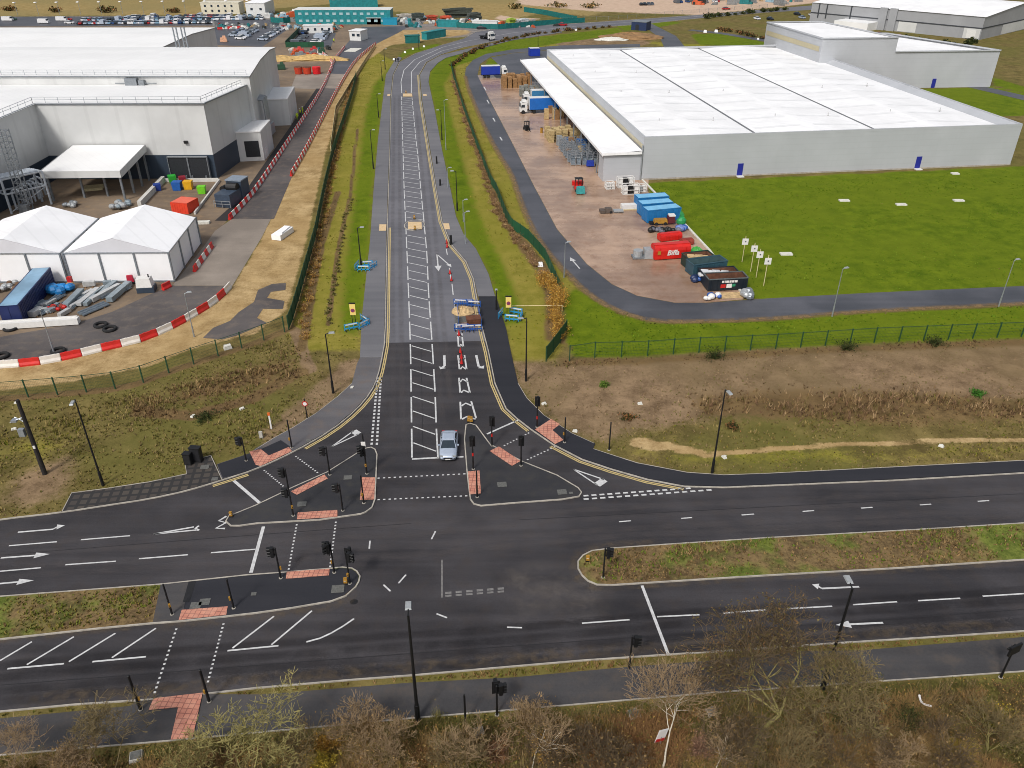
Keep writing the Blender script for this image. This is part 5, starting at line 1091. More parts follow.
def row(a, b, n, what, rz, skip=.1, jit=.15, pick=None, vans=.12):
    A, B = g(*a)+Vector((0,0,.03)), g(*b)+Vector((0,0,.03))
    for i in range(n):
        if r3.random() < skip: continue
        c = r3.choice(pick or cols); van = r3.random() < vans and c in ('white','silver','grey')
        place_small(c, A.lerp(B, i/(max(1,n-1)))+Vector((r3.uniform(-jit,jit), r3.uniform(-jit,jit), 0)), rz+r3.uniform(-.05,.05)+(math.pi if r3.random()<.4 else 0), f'{c} {"van" if van else "car"} parked in the {what}', f'{c} {"vans" if van else "cars"} in the {what}', van)
row((84,20.8),(262,19.6),78,'back row of the far left car park',.05,.14); row((80,24.3),(216,23.2),60,'second row of the far left car park',.05,.2); row((130,18),(262,17),46,'rearmost sparse row of the far left car park',.05,.45)
for x, y, c, v, lab in [(8,21,'white',True,'white van alone at the left edge of the far car park'),(12.5,20,'dark green',False,'dark green car beside the lone white van at the left edge'),(44,23.3,'white',True,'white van parked before the red car in the far car park'),(62,21,'white',True,'white van beside the red car in the far car park'),(68,20.2,'red',False,'red car among white vans in the left of the far car park'),(70,23.7,'white',False,'white car nearest the roof edge below the red car')]: place_small(c, g(x,y)+Vector((0,0,.03)), 1.5, lab, 'scattered vehicles in the far car park', v)
row((233,36.5),(243,31),6,'left block of the small car park',1.25,.0,.2,['silver','grey','black','blue','silver']); row((240,39.5),(254,31.5),7,'middle block of the small car park',1.25,.0,.2,['silver','grey','white','silver']); row((263,40.5),(281,29.5),9,'right row of the small car park',1.25,.0,.2,['white','silver','grey','white'])
row((300,34),(306,33.5),3,'back of the fenced compound car park',.1,0,.1,['blue','black']); row((316,43.5),(327,33.5),7,'right row of the fenced compound car park',1.3,0,.2,['silver','white','grey']); row((297,45),(304,38),3,'left row of the fenced compound car park',1.3,.2,.2,['grey','black'])
row((641,5.3),(652,5),4,'loose row on the pink ground',.1,0,.1,['black','grey']); row((676,3),(700,1.8),7,'upper rows on the pink ground',.3,.1,.6,['white','silver','blue','grey']); row((708,2.5),(760,-1),12,'far plant rows on the pink ground',.3,.2,1.5,['red','white','red','silver'])
place_small('red', g(562.5,25.8)+Vector((0,0,.04)), 1.6, 'red car driving on the far road past the hoarding', 'cars on the far road'); place_small('black', g(481.5,29.2)+Vector((0,0,.04)), 1.5, 'black car at the site entrance behind the lorry', 'cars on the far road'); place_small('red', g(726,9.7)+Vector((0,0,.04)), 1.6, 'small red car on the far road at the pink ground', 'cars on the far road')
for x, y, c in [(770,20,'black'),(757,19.5,'white'),(797,15,'black'),(812,16,'white'),(802,18.5,'silver')]: place_small(c, g(x,y)+Vector((0,0,.03)), .3, f'{c} car beside the far grey shed, at the hedge', f'{c} cars beside the far shed')
for x, y, c, lab in [(879,35.7,'red','red car before the far shed roller door'),(899,38,'red','second red car before the far shed, nearer the green plant'),(866,34.5,'grey','grey car before the far shed wall'),(888,37,'white','white car between the two red cars')]: place_small(c, g(x,y)+Vector((0,0,.03)), .5, lab, 'cars before the far shed')

def lorry(label, loc, rz, cabm, boxm, boxlen, tractor=True, boxh=2.7, roofm=None, flat=False):
    """cab towards local -Y"""
    t = thing('lorry', label, 'lorry', loc, rz); 
    ch = MB(); ch.box((0,boxlen/2-.5,.85),(1.0,boxlen+1.6,.3)); ch.build('chassis', SIGB, parent=t)
    c = MB(); c.loft([[(-1.2,-2.45,.55),(1.2,-2.45,.55),(1.2,-.5,.55),(-1.2,-.5,.55)],[(-1.22,-2.45,1.7),(1.22,-2.45,1.7),(1.22,-.5,1.7),(-1.22,-.5,1.7)],[(-1.15,-2.15,2.8),(1.15,-2.15,2.8),(1.15,-.5,3.0),(-1.15,-.5,3.0)]]); cb = c.build('cab', cabm, parent=t)
    MB().poly([(-1.08,-2.46,1.72),(1.08,-2.46,1.72),(1.02,-2.2,2.65),(-1.02,-2.2,2.65)]).build('windscreen', CGL, parent=cb)
    for s in (-1, 1):
        MB().box((s*1.21,-1.6,2.0),(.04,.9,.7)).build('side_window', CGL, parent=cb); MB().box((s*1.45,-2.3,2.1),(.18,.12,.5)).build('mirror', SIGB, parent=cb); MB().box((s*.85,-2.47,.8),(.4,.05,.2)).build('headlight', LANT, parent=cb)
    MB().box((0,-1.25,3.25),(2.0,1.2,.5),0,0,.8).build('roof_fairing', cabm, parent=cb)
    if not flat:
        b = MB().box((0,boxlen/2+.1,1.05+boxh/2),(2.5,boxlen,boxh)).build('box_body', boxm, parent=t); MB().box((0,boxlen/2+.1,1.05+boxh+.04),(2.46,boxlen-.1,.07)).build('box_roof', roofm or WHITEP, parent=b)
        MB().box((0,.08,1.05+boxh/2),(2.54,.06,boxh+.02)).build('bulkhead', roofm or WHITEP, parent=b)
    else:
        b = MB().box((0,boxlen/2+.1,1.15),(2.5,boxlen,.18)).build('flatbed', SIGB, parent=t)
        MB().box((0,1.2,1.9),(1.8,1.4,1.3),0,0,.8).build('crane', SIGB, parent=b)
    ys = [-1.6, boxlen-1.0, boxlen-2.2]+([boxlen-3.4, 1.4] if boxlen > 9 else [])
    for y in ys:
        for s in (-1, 1): MB().tube((s*.85,y,.5),(s*1.22,y,.5),.5,.5,12).build('wheel', TYRE, parent=t)
    return t
PB = mat('curtain_blue', T(28,108,196), .45, 0, .1, 1); DB = mat('curtain_dark_blue', T(24,58,170), .45, 0, .1, 1)
azw = math.atan2(ex.y, ex.x)
lorry('lorry with white cab and bright blue trailer backed under the lean-to canopy', g(524,113)+ex*1.2, azw-R(90), WHITEP, PB, 13, True, 2.9)
t = lorry('white cab lorry with blue and silver trailer partly hidden behind the bright blue one', g(523,105)+ex*2.2, azw-R(90), WHITEP, mat('curtain_teal', T(60,130,180), .5), 13, True, 2.9)
lorry('white cab box lorry with dark blue body standing at the top of the yard', g(500,77)-Vector((0,0,0)), R(98), WHITEP, DB, 6, False, 2.5)
lorry('flatbed crane lorry turning out of the site entrance on the far road', g(489.5,40), R(35), WHITEP, SIGB, 6, False, 2, None, True)

# ================================================================== yard of the warehouse
def container(name, label, a, b, wd, h, m, topm, cat='container', group=None, rib=True):
    """long side from a to b (ground points), depth wd away from the camera"""
    d_ = (b-a); L = d_.length; rz = math.atan2(d_.y, d_.x); n_ = Vector((-d_.y, d_.x, 0)).normalized(); n_ = n_ if n_.y > 0 else -n_
    c = (a+b)/2+n_*wd/2; t = thing(name, label, cat, Vector((c.x, c.y, 0)), rz, group); q = MB(); 
    if rib: q.box((0,0,h/2+.1),(L,wd,h-.04))
    else:
        pf = [(-.5,.04),(.5,.04),(.5,.62),(.44,.84),(.28,.98),(-.28,.98),(-.44,.84),(-.5,.62)] if cat == 'compactor' else [(-.5,.02),(.5,.02),(.5,.98),(-.5,.98)]
        q.loft([[(sx*L/2, y*wd, .1+z*h) for y, z in pf] for sx in (-1, 1)])
    if rib:
        k = int(L/.45)
        for i in range(k):
            x = -L/2+(i+.5)*L/k
            for s in (-1, 1): q.box((x,s*(wd/2+.02),h/2+.1),(.2,.05,h-.45))
    q.build('body', m, parent=t); MB().box((0,0,h+.1),(L-.1,wd*(.5 if cat == 'compactor' else 1)-.1,.06)).build('roof', topm, parent=t)
    f = MB()
    if cat == 'compactor':
        for sx in (-1, 1): MB().box((sx*(L/2+.03),0,h*.42+.1),(.08,wd*.8,h*.7)).build('end_plate', m, parent=t)
        for sy in (-1, 1): MB().box((0,sy*wd*.3,.08),(L*.96,.16,.16)).build('skid_rail', SIGB, parent=t)
        return t
    for sx in (-1, 1):
        for sy in (-1, 1): f.box((sx*(L/2-.06),sy*(wd/2-.03),h/2+.1),(.16,.16,h))
    for sy in (-1, 1): f.box((0,sy*(wd/2-.03),h+.06),(L,.14,.14)); f.box((0,sy*(wd/2-.03),.14),(L,.14,.14))
    for sx in (-1, 1): f.box((sx*(L/2-.06),0,h+.06),(.12,wd,.12)); f.box((sx*(L/2-.06),0,.14),(.12,wd,.12))
    f.build('corner_frame', m, parent=t)
    for s in (-1, 1): MB().box((-L/2-.02,s*wd/4,h/2+.1),(.05,wd/2-.12,h-.3)).build('door', m, parent=t)
    return t
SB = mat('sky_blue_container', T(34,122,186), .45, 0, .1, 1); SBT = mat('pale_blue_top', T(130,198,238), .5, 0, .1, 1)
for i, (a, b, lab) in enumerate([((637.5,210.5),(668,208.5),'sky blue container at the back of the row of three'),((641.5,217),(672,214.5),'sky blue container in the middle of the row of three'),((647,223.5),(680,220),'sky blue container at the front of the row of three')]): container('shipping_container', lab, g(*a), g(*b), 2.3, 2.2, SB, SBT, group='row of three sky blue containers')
# red compactor and red tank
def compactor(label, a, b, wd, h, m, text=None, name='waste_compactor'):
    t = container(name, label, a, b, wd, h, m, m, 'compactor', None, False); L = (b-a).length
    if text:
        cu = bpy.data.curves.new('lettering', 'FONT'); cu.body = text; cu.size = 1.15; cu.align_x = 'CENTER'; cu.align_y = 'CENTER'; cu.extrude = .01; cu.shear = .2; cu.offset = .03
        to = bpy.data.objects.new('lettering', cu); me = bpy.data.meshes.new_from_object(to); bpy.data.objects.remove(to)
        me.materials.clear(); me.materials.append(WHTL); o = bpy.data.objects.new('lettering', me); COL.objects.link(o); o.parent = t; o.rotation_euler = (R(90),0,0); o.location = (.0,-wd/2-.05,h*.52)
    for i in range(5): MB().box((-L/2+.8+i*(L-1.6)/4,-wd/2-.02,h*.5),(.1,.05,h*.8)).build('rib', m, parent=t) if not text or i not in (1,2,3) else None
    return t
RED = mat('signal_red_paint', T(214,34,26), .4, 0, .12, 1)
t = compactor('red waste compactor with white lettering on its side', g(654.5,261), g(690,258.5), 2.3, 2.25, RED, 'Biffa'); MB().box((-2.3,-1.23,1.3),(.5,.05,.6)).build('warning_panel', YELB, parent=t)
t = thing('press_unit','grey and white press unit at the left end of the red compactor','press', g(645,257.5), R(5)); MB().box((.6,0,.8),(1.8,1.8,1.4),0,0,.9).build('housing', LANT, parent=t); MB().tube((-1.2,0,.2),(-1.2,0,1.3),.75,.75,12).build('drum', LANT, parent=t); MB().box((-.4,0,.2),(3.4,1.6,.3)).build('frame', GREYM, parent=t)
t = compactor('smaller red tank lying behind the red compactor', g(661,242.5), g(682,240), 1.6, 1.15, RED); 
t = compactor('lower red rusty box at the right end of the smaller red tank', g(683,246), g(694,245), 1.6, .8, mat('rusty_red', T(150,58,44), .8, 0, .3, 2), None, 'steel_box')
# open roll-on skips
def skip(label, a, b, wd, h, m, inner, fill=None, logo=False, group='row of open skips at the yard edge'):
    d_ = (b-a); L = d_.length; rz = math.atan2(d_.y, d_.x); n_ = Vector((-d_.y, d_.x, 0)).normalized(); n_ = n_ if n_.y > 0 else -n_; c = (a+b)/2+n_*wd/2
    t = thing('open_skip', label, 'skip', Vector((c.x, c.y, 0)), rz, group); q = MB(); th = .1
    for s in (-1, 1): q.box((0,s*(wd/2-th/2),h/2+.15),(L,th,h)); q.box((s*(L/2-th/2),0,h/2+.15),(th,wd-2*th,h))
    q.box((0,0,.2),(L-.2,wd-.2,.1)); 
    for i in range(6):
        for s in (-1, 1): q.box((-L/2+.5+i*(L-1)/5,s*(wd/2+.04),h*.46+.15),(.14,.1,h*.86))
    q.build('shell', m, parent=t); iq = MB(); iq.poly([(-L/2+.11,-wd/2+.11,.5),(L/2-.11,-wd/2+.11,.5),(L/2-.11,wd/2-.11,.5),(-L/2+.11,wd/2-.11,.5)])
    for s in (-1, 1): iq.box((0,s*(wd/2-th-.01),h/2+.35),(L-.22,.012,h-.5)); iq.box((s*(L/2-th-.01),0,h/2+.35),(.012,wd-.22,h-.5))
    iq.build('lining', inner, parent=t); rm = MB()
    for s in (-1, 1): rm.box((0,s*wd/2,h+.17),(L+.16,.16,.12)); rm.box((s*L/2,0,h+.17),(.16,wd,.12))
    rm.build('rim', m if not logo else mat('worn_rim', T(96,104,104), .6, 0, .3, 4), parent=t)
    if fill:
        fq = MB(); r_ = random.Random(5)
        for i in range(16): fq.box((r_.uniform(-L*.38,L*.38)-(.8 if fill[1] else 0),r_.uniform(-wd*.3,wd*.3),.9+r_.random()*.6*h*.7),(1.1,.8,.25),r_.random()*3,0,1,r_.uniform(-.3,.3))
        fq.build('contents', fill[0], parent=t)
    if logo:
        lg = MB(); xs = -1.0
        for i, w_ in enumerate((.34,.12,.42,.3,.34,.4)): lg.box((xs+w_/2,-wd/2-.1,h*.78+.15),(w_,.02,.34)); xs += w_+.08
        lg.build('white_lettering', WHTL, parent=t)
        MB().box((-.75,-wd/2-.1,h*.40+.15),(.75,.02,.55)).build('red_mark', REDL, parent=t); MB().box((.15,-wd/2-.1,h*.40+.15),(.8,.02,.62)).build('white_mark', WHTL, parent=t); MB().box((.85,-wd/2-.1,h*.44+.15),(.45,.02,.4)).build('green_mark', mat('sign_green', T(50,150,110), .5), parent=t)
    for s in (-1, 1): MB().tube((s*(L/2-.3),-wd/2+.2,.12),(s*(L/2-.3),wd/2-.2,.12),.12,.12,8).build('roller', SIGB, parent=t)
    return t
GSK = mat('dark_green_skip_paint', T(28,58,50), .5, 0, .25, 1); NSK = mat('navy_skip_paint', T(24,36,48), .5, 0, .25, 1); RUSTI = mat('rusty_lining', T(112,74,54), .9, 0, .35, 1.5); GRI = mat('worn_green_lining', T(70,96,100), .8, 0, .25, 1.5)
skip('dark green skip filled with cardboard, farthest of the four', g(687,270), g(713,267), 2.3, 1.7, GSK, RUSTI, (mat('cardboard', T(206,176,130), .9, 0, .15, 2), False))
skip('blue green open skip, second of the four from the back', g(692.5,277.5), g(726,273), 2.4, 1.8, mat('blue_green_skip_paint', T(54,88,102), .5, 0, .25, 1), GRI)
skip('navy skip with white rubbish, third of the four from the back', g(702.5,285), g(738,283), 2.4, 1.5, NSK, RUSTI, (mat('white_rubbish', T(220,222,224), .7, 0, .1, 3), True))
skip('navy open skip with white lettering, nearest of the four', g(707.5,292), g(746.5,290), 2.4, 1.75, NSK, RUSTI, None, True)
def bags(name, label, cat, c, n, m1, m2, rx, ry, s=.5, seed=1):
    r_ = random.Random(seed); q = MB()
    for i in range(n): q.ball((c.x+r_.uniform(-rx,rx), c.y+r_.uniform(-ry,ry), s*.7+r_.random()*s*.5), s*(.7+.5*r_.random()), 8, 5, i % 2, (1,1,.8))
    return q.build(name, [m1, m2], label=label, cat=cat, world=(c.x,c.y,0))
bags('tarpaulin_bundle','blue and white crumpled sheets at the left foot of the lettered skip','bundle', g(712,299), 10, DBLUE, WHTL, 1.1,.6,.45,2); bags('tarpaulin_bundle','grey wrapped bundle at the right foot of the lettered skip','bundle', g(746.5,297), 9, LANT, GREYM, .8,.8,.6,3); bags('tarpaulin_bundle','blue bundle beside the blue green skip','bundle', g(696.5,281), 6, DBLUE, NAVYP, .6,.6,.5,4)
structure(MB().sheet(gl([(717,292.5),(741,292),(744,298),(716,299)]), .03), 'sand_spill', mat('tan_spoil', T(206,176,130), .95, 0, .3, 2))
heap('green_heap','small bright green covered heap between compactor and skips','heap', g(696,253), 1.3, 1.0, 1.1, mat('bright_green_cover', T(70,170,70), .6, 0, .2, 2), 7)
# things lined up in front of the containers
bags('rubbish_row','row of dark rubbish sacks in front of the blue containers','rubbish', g(665,232), 22, SIGB, mat('grey_sack', T(110,112,124), .6), 2.6,.45,.5,8); bags('rubbish_row','pale blue sacks at the right end of the dark sacks','rubbish', g(683,230.5), 9, mat('lavender_sack', T(120,140,200), .6), DBLUE, 1.0,.6,.55,9)
t = thing('tow_tractor','small yellow tow tractor in front of the nearest sky blue container','tractor', g(660,224.5), R(5)); MB().box((0,0,.7),(2.4,1.1,.7),0,0,.9).build('body', YELB, parent=t); MB().box((-1.6,0,.4),(.7,.9,.3)).build('tow_bar', SIGB, parent=t); MB().box((1.9,.2,.9),(1.3,1.3,1.2),0,0,.85).build('engine_cover', mat('maroon_paint', T(96,34,40), .5), parent=t); MB().box((2.0,.2,1.6),(1.1,1.2,.2)).build('canopy', WHTL, parent=t)
for x in (-.8,.8):
    for s in (-1,1): MB().tube((x,s*.4,.3),(x,s*.6,.3),.3,.3,10).build('wheel', TYRE, parent=t)
q = MB(); c = g(681,224.5); 
for i in range(5): q.tube((c.x-.4+i*.2,c.y,0),(c.x-.2+i*.15,c.y+.3,2.6-.2*i),.18,.05,6)
q.ball((c.x,c.y,.6),.9,8,5,0,(1,.8,.9)); q.build('green_net_roll', mat('net_green', T(40,150,84), .6, 0, .2, 2), label='bright green rolled netting leaning at the lawn edge', cat='netting', world=tuple(c))
# white pallets / gas racks by the lean-to end
def pallet_box(label, p, w_, d_, h, m, rz=azw, n=3, name='white_rack'):
    t = thing(name, label, 'rack', p, rz, 'white racks by the lean-to end'); q = MB()
    for sx in (-1,1):
        for sy in (-1,1): q.box((sx*w_/2,sy*d_/2,h/2),(.1,.1,h))
    for z in (.1,h*.5,h): q.box((0,-d_/2,z),(w_,.08,.1)); q.box((0,d_/2,z),(w_,.08,.1)); q.box((-w_/2,0,z),(.08,d_,.1)); q.box((w_/2,0,z),(.08,d_,.1))
    q.build('frame', WHTL, parent=t)
    for i in range(n): MB().box((-w_/2+(i+.5)*w_/n,0,h*.48),(w_/n*.75,d_*.8,h*.8)).build('load', m if i % 2 else WHTL, parent=t)
    return t
for x, y, w_, h, m, lab in [(617,177.5,3,2.3,mat('maroon_paint', T(96,34,40), .5),'white rack with dark red gas bottles against the lean-to end wall'),(609.5,188.5,1.6,1.3,WHTL,'white cube tank at the front left of the racks'),(625,187,3.2,2.0,SIGB,'white rack with black loads in the middle of the racks'),(630,193.5,3.2,1.8,SIGB,'white rack nearest the camera by the yard kerb'),(640,191,2,1.2,LANT,'low white rack with pale loads beside the lawn kerb')]: pallet_box(lab, g(x,y), w_, 1.5, h, m)
q = MB(); c = g(632,178); q.tube(c, c+Vector((0,0,5)), .12,.12,8); q.box(c+Vector((0,0,.9)),(.9,.6,1.8)); q.path([c+Vector((0,0,5)),c+Vector((-.3,0,5.4)),c+Vector((-.9,0,5.2))],.12,6); q.build('vent_pipe', LANT, label='pale hooked vent pipe rising beside the lean-to end wall', cat='pipe', world=tuple(c))
kq = MB(); kq.strip(gl([(642,180),(648,186),(687,227),(709.5,251),(730,278),(744.5,297)]), .35, 0, .22); kq.build('yard_kerb', mat('pale_slab', T(226,214,184), .8), kind='structure')
# trolleys and people-height things in the yard
def machine(name, label, cat, p, rz, bm_, L=2.2, W=1.2, H=1.6, mast=True, seat=True):
    t = thing(name, label, cat, p, rz); MB().box((0,0,.65),(W,L*.7,.8),0,0,.88).build('body', bm_, parent=t)
    if mast:
        q = MB()
        for s in (-1,1): q.box((s*.35,-L*.45,H*.75),(.1,.14,H*1.5)); q.box((s*.3,-L*.45-.55,.12),(.14,1.1,.06))
        q.box((0,-L*.45,H*1.4),(.8,.1,.1)); q.build('mast', SIGB, parent=t)
    q = MB()
    for sx in (-1,1):
        for sy in (-.25,.3): q.tube((sx*W*.45,sy*L*.3,1.0),(sx*W*.42,sy*L*.26,H+.5),.04,.04,6)
    q.box((0,.05,H+.52),(W*.95,L*.4,.06)); q.build('overhead_guard', SIGB, parent=t)
    for sx in (-1,1):
        for sy in (-.28,.28): MB().tube((sx*W*.36,sy*L,.3),(sx*W*.5,sy*L,.3),.3,.3,10).build('wheel', TYRE, parent=t)
    return t
machine('forklift','dark forklift alone in the middle of the wet yard','forklift', g(526.5,130), R(20), SIGB)
t = machine('forklift','red forklift with green front load near the lean-to end','forklift', g(578.5,190.5), R(5), RED, 3.2, 1.6, 1.9); MB().box((0,-2.2,.8),(1.6,1.2,1.2),0,0,.9).build('load', mat('sea_green_crate', T(60,160,160), .6, 0, .2, 2), parent=t); MB().box((0,1.4,1.1),(2.2,.8,.8)).build('counterweight', RED, parent=t)
t = thing('pallet_truck','grey pallet truck with pale load in the open yard left of the blue containers','pallet truck', g(613,212.5), R(95)); MB().box((0,.9,.5),(1.2,1.3,.8),0,0,.9).build('body', mat('grey_brown_paint', T(96,84,76), .6), parent=t); MB().box((0,-.9,.35),(1.1,1.8,.3)).build('fork_deck', LANT, parent=t); MB().box((0,2.0,.35),(1.5,.9,.5)).build('bundle', mat('grey_brown_paint', T(96,84,76), .6), parent=t); MB().tube((.55,.5,.25),(.7,.5,.25),.25,.25,8).build('wheel', TYRE, parent=t); MB().tube((-.7,.5,.25),(-.55,.5,.25),.25,.25,8).build('wheel', TYRE, parent=t)
t = thing('pallet_crate','low white crate left of the blue containers','crate', g(629,209), azw); MB().box((0,0,.55),(3.0,1.3,.8)).build('crate', WHTL, parent=t); MB().box((0,0,.1),(3.1,1.4,.16)).build('pallet', mat('pale_wood', T(222,206,160), .8), parent=t)
# stacks under the canopy
WOOD = mat('pallet_wood', T(168,128,84), .9, 0, .25, 2); CARD = mat('wrapped_pallet_load', T(196,172,124), .85, 0, .2, 1.5)
def stack_mesh(n, h, w_=1.25):
    q = MB(); r_ = random.Random(n)
    for i in range(n): q.box((r_.uniform(-.05,.05), r_.uniform(-.05,.05), (i+.5)*h/n), (w_,w_,h/n*.86), r_.uniform(-.05,.05), 0)
    return q
def stacks(name, label, cat, px, nx, ny, m, h, grp, seed=1, pitch=1.5, cap=None):
    base = g(*px); r_ = random.Random(seed); first = None
    for j in range(ny):
        for i in range(nx):
            p = base+ex*(i*pitch)+ey*(j*pitch)+Vector((r_.uniform(-.1,.1), r_.uniform(-.1,.1), 0)); k = r_.uniform(.65, 1.05)
            if first is None: first = stack_mesh(int(h/.17), h).build(name, m, loc=p, label=label, cat=cat, group=grp); o = first
            else: o = first.copy(); COL.objects.link(o); o.location = p
            o.scale = (1, 1, k); o.rotation_euler = (0, 0, azw)
stacks('pallet_stack','brown wooden pallet stack in the tall group at the far end of the yard','pallet stack',(505,88),6,4,WOOD,3.8,'brown pallet stacks at the far end')
stacks('cage_stack','grey wire cage stack behind the blue lorry','cage stack',(522,96.5),4,2,mat('grey_wire', T(150,152,146), .6, .2, .3, 3),3.0,'grey cage stacks behind the lorry',3)
stacks('pallet_load','tan wrapped pallet load in the group before the canopy','pallet load',(551,142.5),5,4,CARD,2.9,'tan pallet loads before the canopy',5,1.65)
def cage(p, rz, first=[None]):
    if first[0] is None:
        t = thing('roll_cage','grey wire roll cage in the jumble by the lean-to end','roll cage', p, rz, 'roll cages by the lean-to end'); q = MB()
        for sx in (-1,1):
            for sy in (-1,1): q.box((sx*.45,sy*.6,.95),(.06,.06,1.9))
        for z in (.15,.6,1.05,1.5,1.88): q.box((-.45,0,z),(.04,1.2,.05)); q.box((.45,0,z),(.04,1.2,.05)); q.box((0,.6,z),(.9,.04,.05))
        q.box((0,0,.15),(.9,1.2,.08)); q.build('frame', GALV, parent=t); MB().box((0,0,.55),(.75,1.0,.7)).build('load', mat('grey_load', T(120,132,142), .7, 0, .3, 3), parent=t); t.scale = (1.15,1.15,1.35); first[0] = keep(t)
    else: dup(first[0], p, rz)
r_ = random.Random(4)
for j in range(9):
    for i in range(6): cage(g(573,161)+ex*(i*1.25-.6)+ey*(j*1.7-3), azw+r_.uniform(-.4,.4))
t = thing('waste_bin','dark wheeled bin beside the roll cages','bin', g(577,163.5), 0); MB().box((0,0,.7),(.9,.9,1.2),0,0,1.1).build('body', SIGB, parent=t); MB().box((0,0,1.35),(1.05,1.05,.12)).build('lid', LANT, parent=t)
t = thing('blue_drum_trolley','royal blue trolley beside the lean-to end room','trolley', g(590,166.5), 0); MB().box((0,0,.7),(1.6,1.2,1.0),0,0,.9).build('body', DB, parent=t); MB().box((.9,0,.9),(.08,1.0,1.4)).build('handle', GALV, parent=t)
for x, y, lab in [(548.5,107.5,'yellow safety bollard beside the bright blue trailer'),(541.5,133,'yellow bollard at the front of the tan pallet loads'),(570.5,143,'yellow bollard right of the tan pallet loads')]:
    t = thing('safety_bollard', lab, 'bollard', g(x,y), 0, 'yellow yard bollards'); MB().tube((0,0,0),(0,0,1.3),.32,.32,10).build('post', YELB, parent=t); MB().tube((0,0,1.3),(0,0,1.36),.3,.1,10).build('cap', SIGB, parent=t)

# ================================================================== building site on the left
a, b_ = g(24,323.5), g(55.5,284.5)
d_ = (b_-a).normalized(); n_ = Vector((-d_.y, d_.x, 0))
nu = n_ if n_.y > 0 else -n_; nu = nu.normalized()*2.44
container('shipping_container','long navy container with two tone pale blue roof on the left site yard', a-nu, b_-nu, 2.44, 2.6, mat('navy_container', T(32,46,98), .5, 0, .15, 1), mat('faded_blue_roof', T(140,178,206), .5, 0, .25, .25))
MG = [mat('blue_grey_duct', T(150,164,172), .4, .3, .15, 2), mat('pale_duct', T(206,208,208), .4, .3, .12, 2), mat('steel_bundle', T(128,140,150), .45, .4, .25, 3)]
ducts = [(66,309,82,293,.9,.6),(72,311,86,296,.4,.35),(79,307,99,291,.8,.5),(86,307,104,290,.6,.5),(81,316,107,305,1.1,.9),(92,303,120,288,.7,.6),(110,303,130,286,.9,.7),(28,312,47,303,1.2,.8),(32,318,42,312,1,.7),(98,298,116,284,.8,.5),(45,308,60,297,.8,.6),(84,287,96,286,.7,.7),(104,286,112,285,.7,.6),(40,316,62,306,.7,.5),(60,318,70,312,.6,.5)]
r_ = random.Random(77)
for k in range(26):
    x0, y0 = r_.uniform(40,122), 0; y0 = 319-(x0-40)*.26+r_.uniform(-12,-2); l_ = r_.uniform(.4,1.2); ducts.append((x0,y0,x0+9*l_+2,y0-6.5*l_,r_.uniform(.25,.6),r_.uniform(.2,.5)))
for i, (x0,y0,x1,y1,w_,h) in enumerate(ducts):
    A_, B_ = g(x0,y0), g(x1,y1); L = (B_-A_).length; rz = math.atan2((B_-A_).y, (B_-A_).x); t = thing('duct_bundle', ['pale grey duct length laid out between the navy container and the white machine','blue grey duct length laid out between the navy container and the white machine','steel section bundle laid out between the navy container and the white machine'][(i+1) % 3], 'duct', (A_+B_)/2, rz, ['pale ducts on the site yard','blue grey ducts on the site yard','steel bundles on the site yard'][(i+1) % 3])
    if i % 3 == 1:
        q = MB()
        for k in range(4): q.tube((-L/2,(k-1.5)*w_*.3,.25+.1*(k%2)),(L/2,(k-1.5)*w_*.3,.25+.1*(k%2)),w_*.16,w_*.16,8)
        q.build('section', MG[2], parent=t)
    else: MB().box((0,0,h/2+.15),(L,w_,h)).build('duct', MG[0 if i % 3 == 0 else 1], parent=t)
    q = MB(); q.box((-L*.3,0,.07),(.12,w_*1.3,.14)); q.box((L*.3,0,.07),(.12,w_*1.3,.14)); q.build('timber_bearer', WOOD, parent=t)
bags('tarpaulin_bundle','bright blue sheeted bundle right of the navy container','bundle', g(60,292.5), 14, mat('bright_blue_sheet', T(30,140,216), .5, 0, .15, 2), SB, 1.3,.9,.75,12); bags('red_sheet','small red sheet and sacks among the ducts','bundle', g(57,310), 7, REDL, mat('rusty_red', T(150,58,44), .8, 0, .3, 2), 1.0,.6,.4,13)
q = MB(); q.box((0,0,.55),(10,1.0,.8)); q.box((0,.3,1.0),(9.6,.3,.1)); c = g(40,326.5); o = q.build('white_beam', WHTL, loc=c, label='long white boxed beam lying along the haul road kerb below the navy container', cat='beam'); o.rotation_euler = (0,0,.16)
t = thing('site_generator','white boxy generator with dark base at the right front of the right marquee','generator', g(147.5,291), R(8)); MB().box((0,0,.45),(2.4,1.7,.8)).build('base', NAVY, parent=t); MB().box((-.1,0,1.5),(2.2,1.6,1.3),0,0,.85).build('hood', WHTL, parent=t); MB().tube((.6,0,2.1),(.6,0,2.6),.1,.1,8).build('exhaust', SIGB, parent=t)
t = thing('sack_truck','crimson sack barrow in front of the right marquee','barrow', g(131.5,284), R(10)); MB().box((0,0,.9),(1.0,.4,1.0),0,0,.8).build('sack', mat('crimson_sack', T(190,28,60), .6), parent=t); MB().box((.1,0,.2),(1.0,.5,.2)).build('tray', SIGB, parent=t)
t = thing('pump_unit','small orange pump and hose at the gap between the two marquees','pump', g(71.5,288), 0); MB().box((0,0,.5),(.8,.8,.8)).build('housing', mat('tan_spoil', T(206,176,130), .95, 0, .3, 2), parent=t); MB().box((0,.2,1.3),(.6,.5,.8)).build('motor', REDL, parent=t)
bags('rubble_bags','brown and white site rubbish left of the navy container','rubbish', g(8,289), 22, mat('brown_rubble', T(110,84,64), .9, 0, .3, 2), LANT, 3.2,1.6,.5,15)
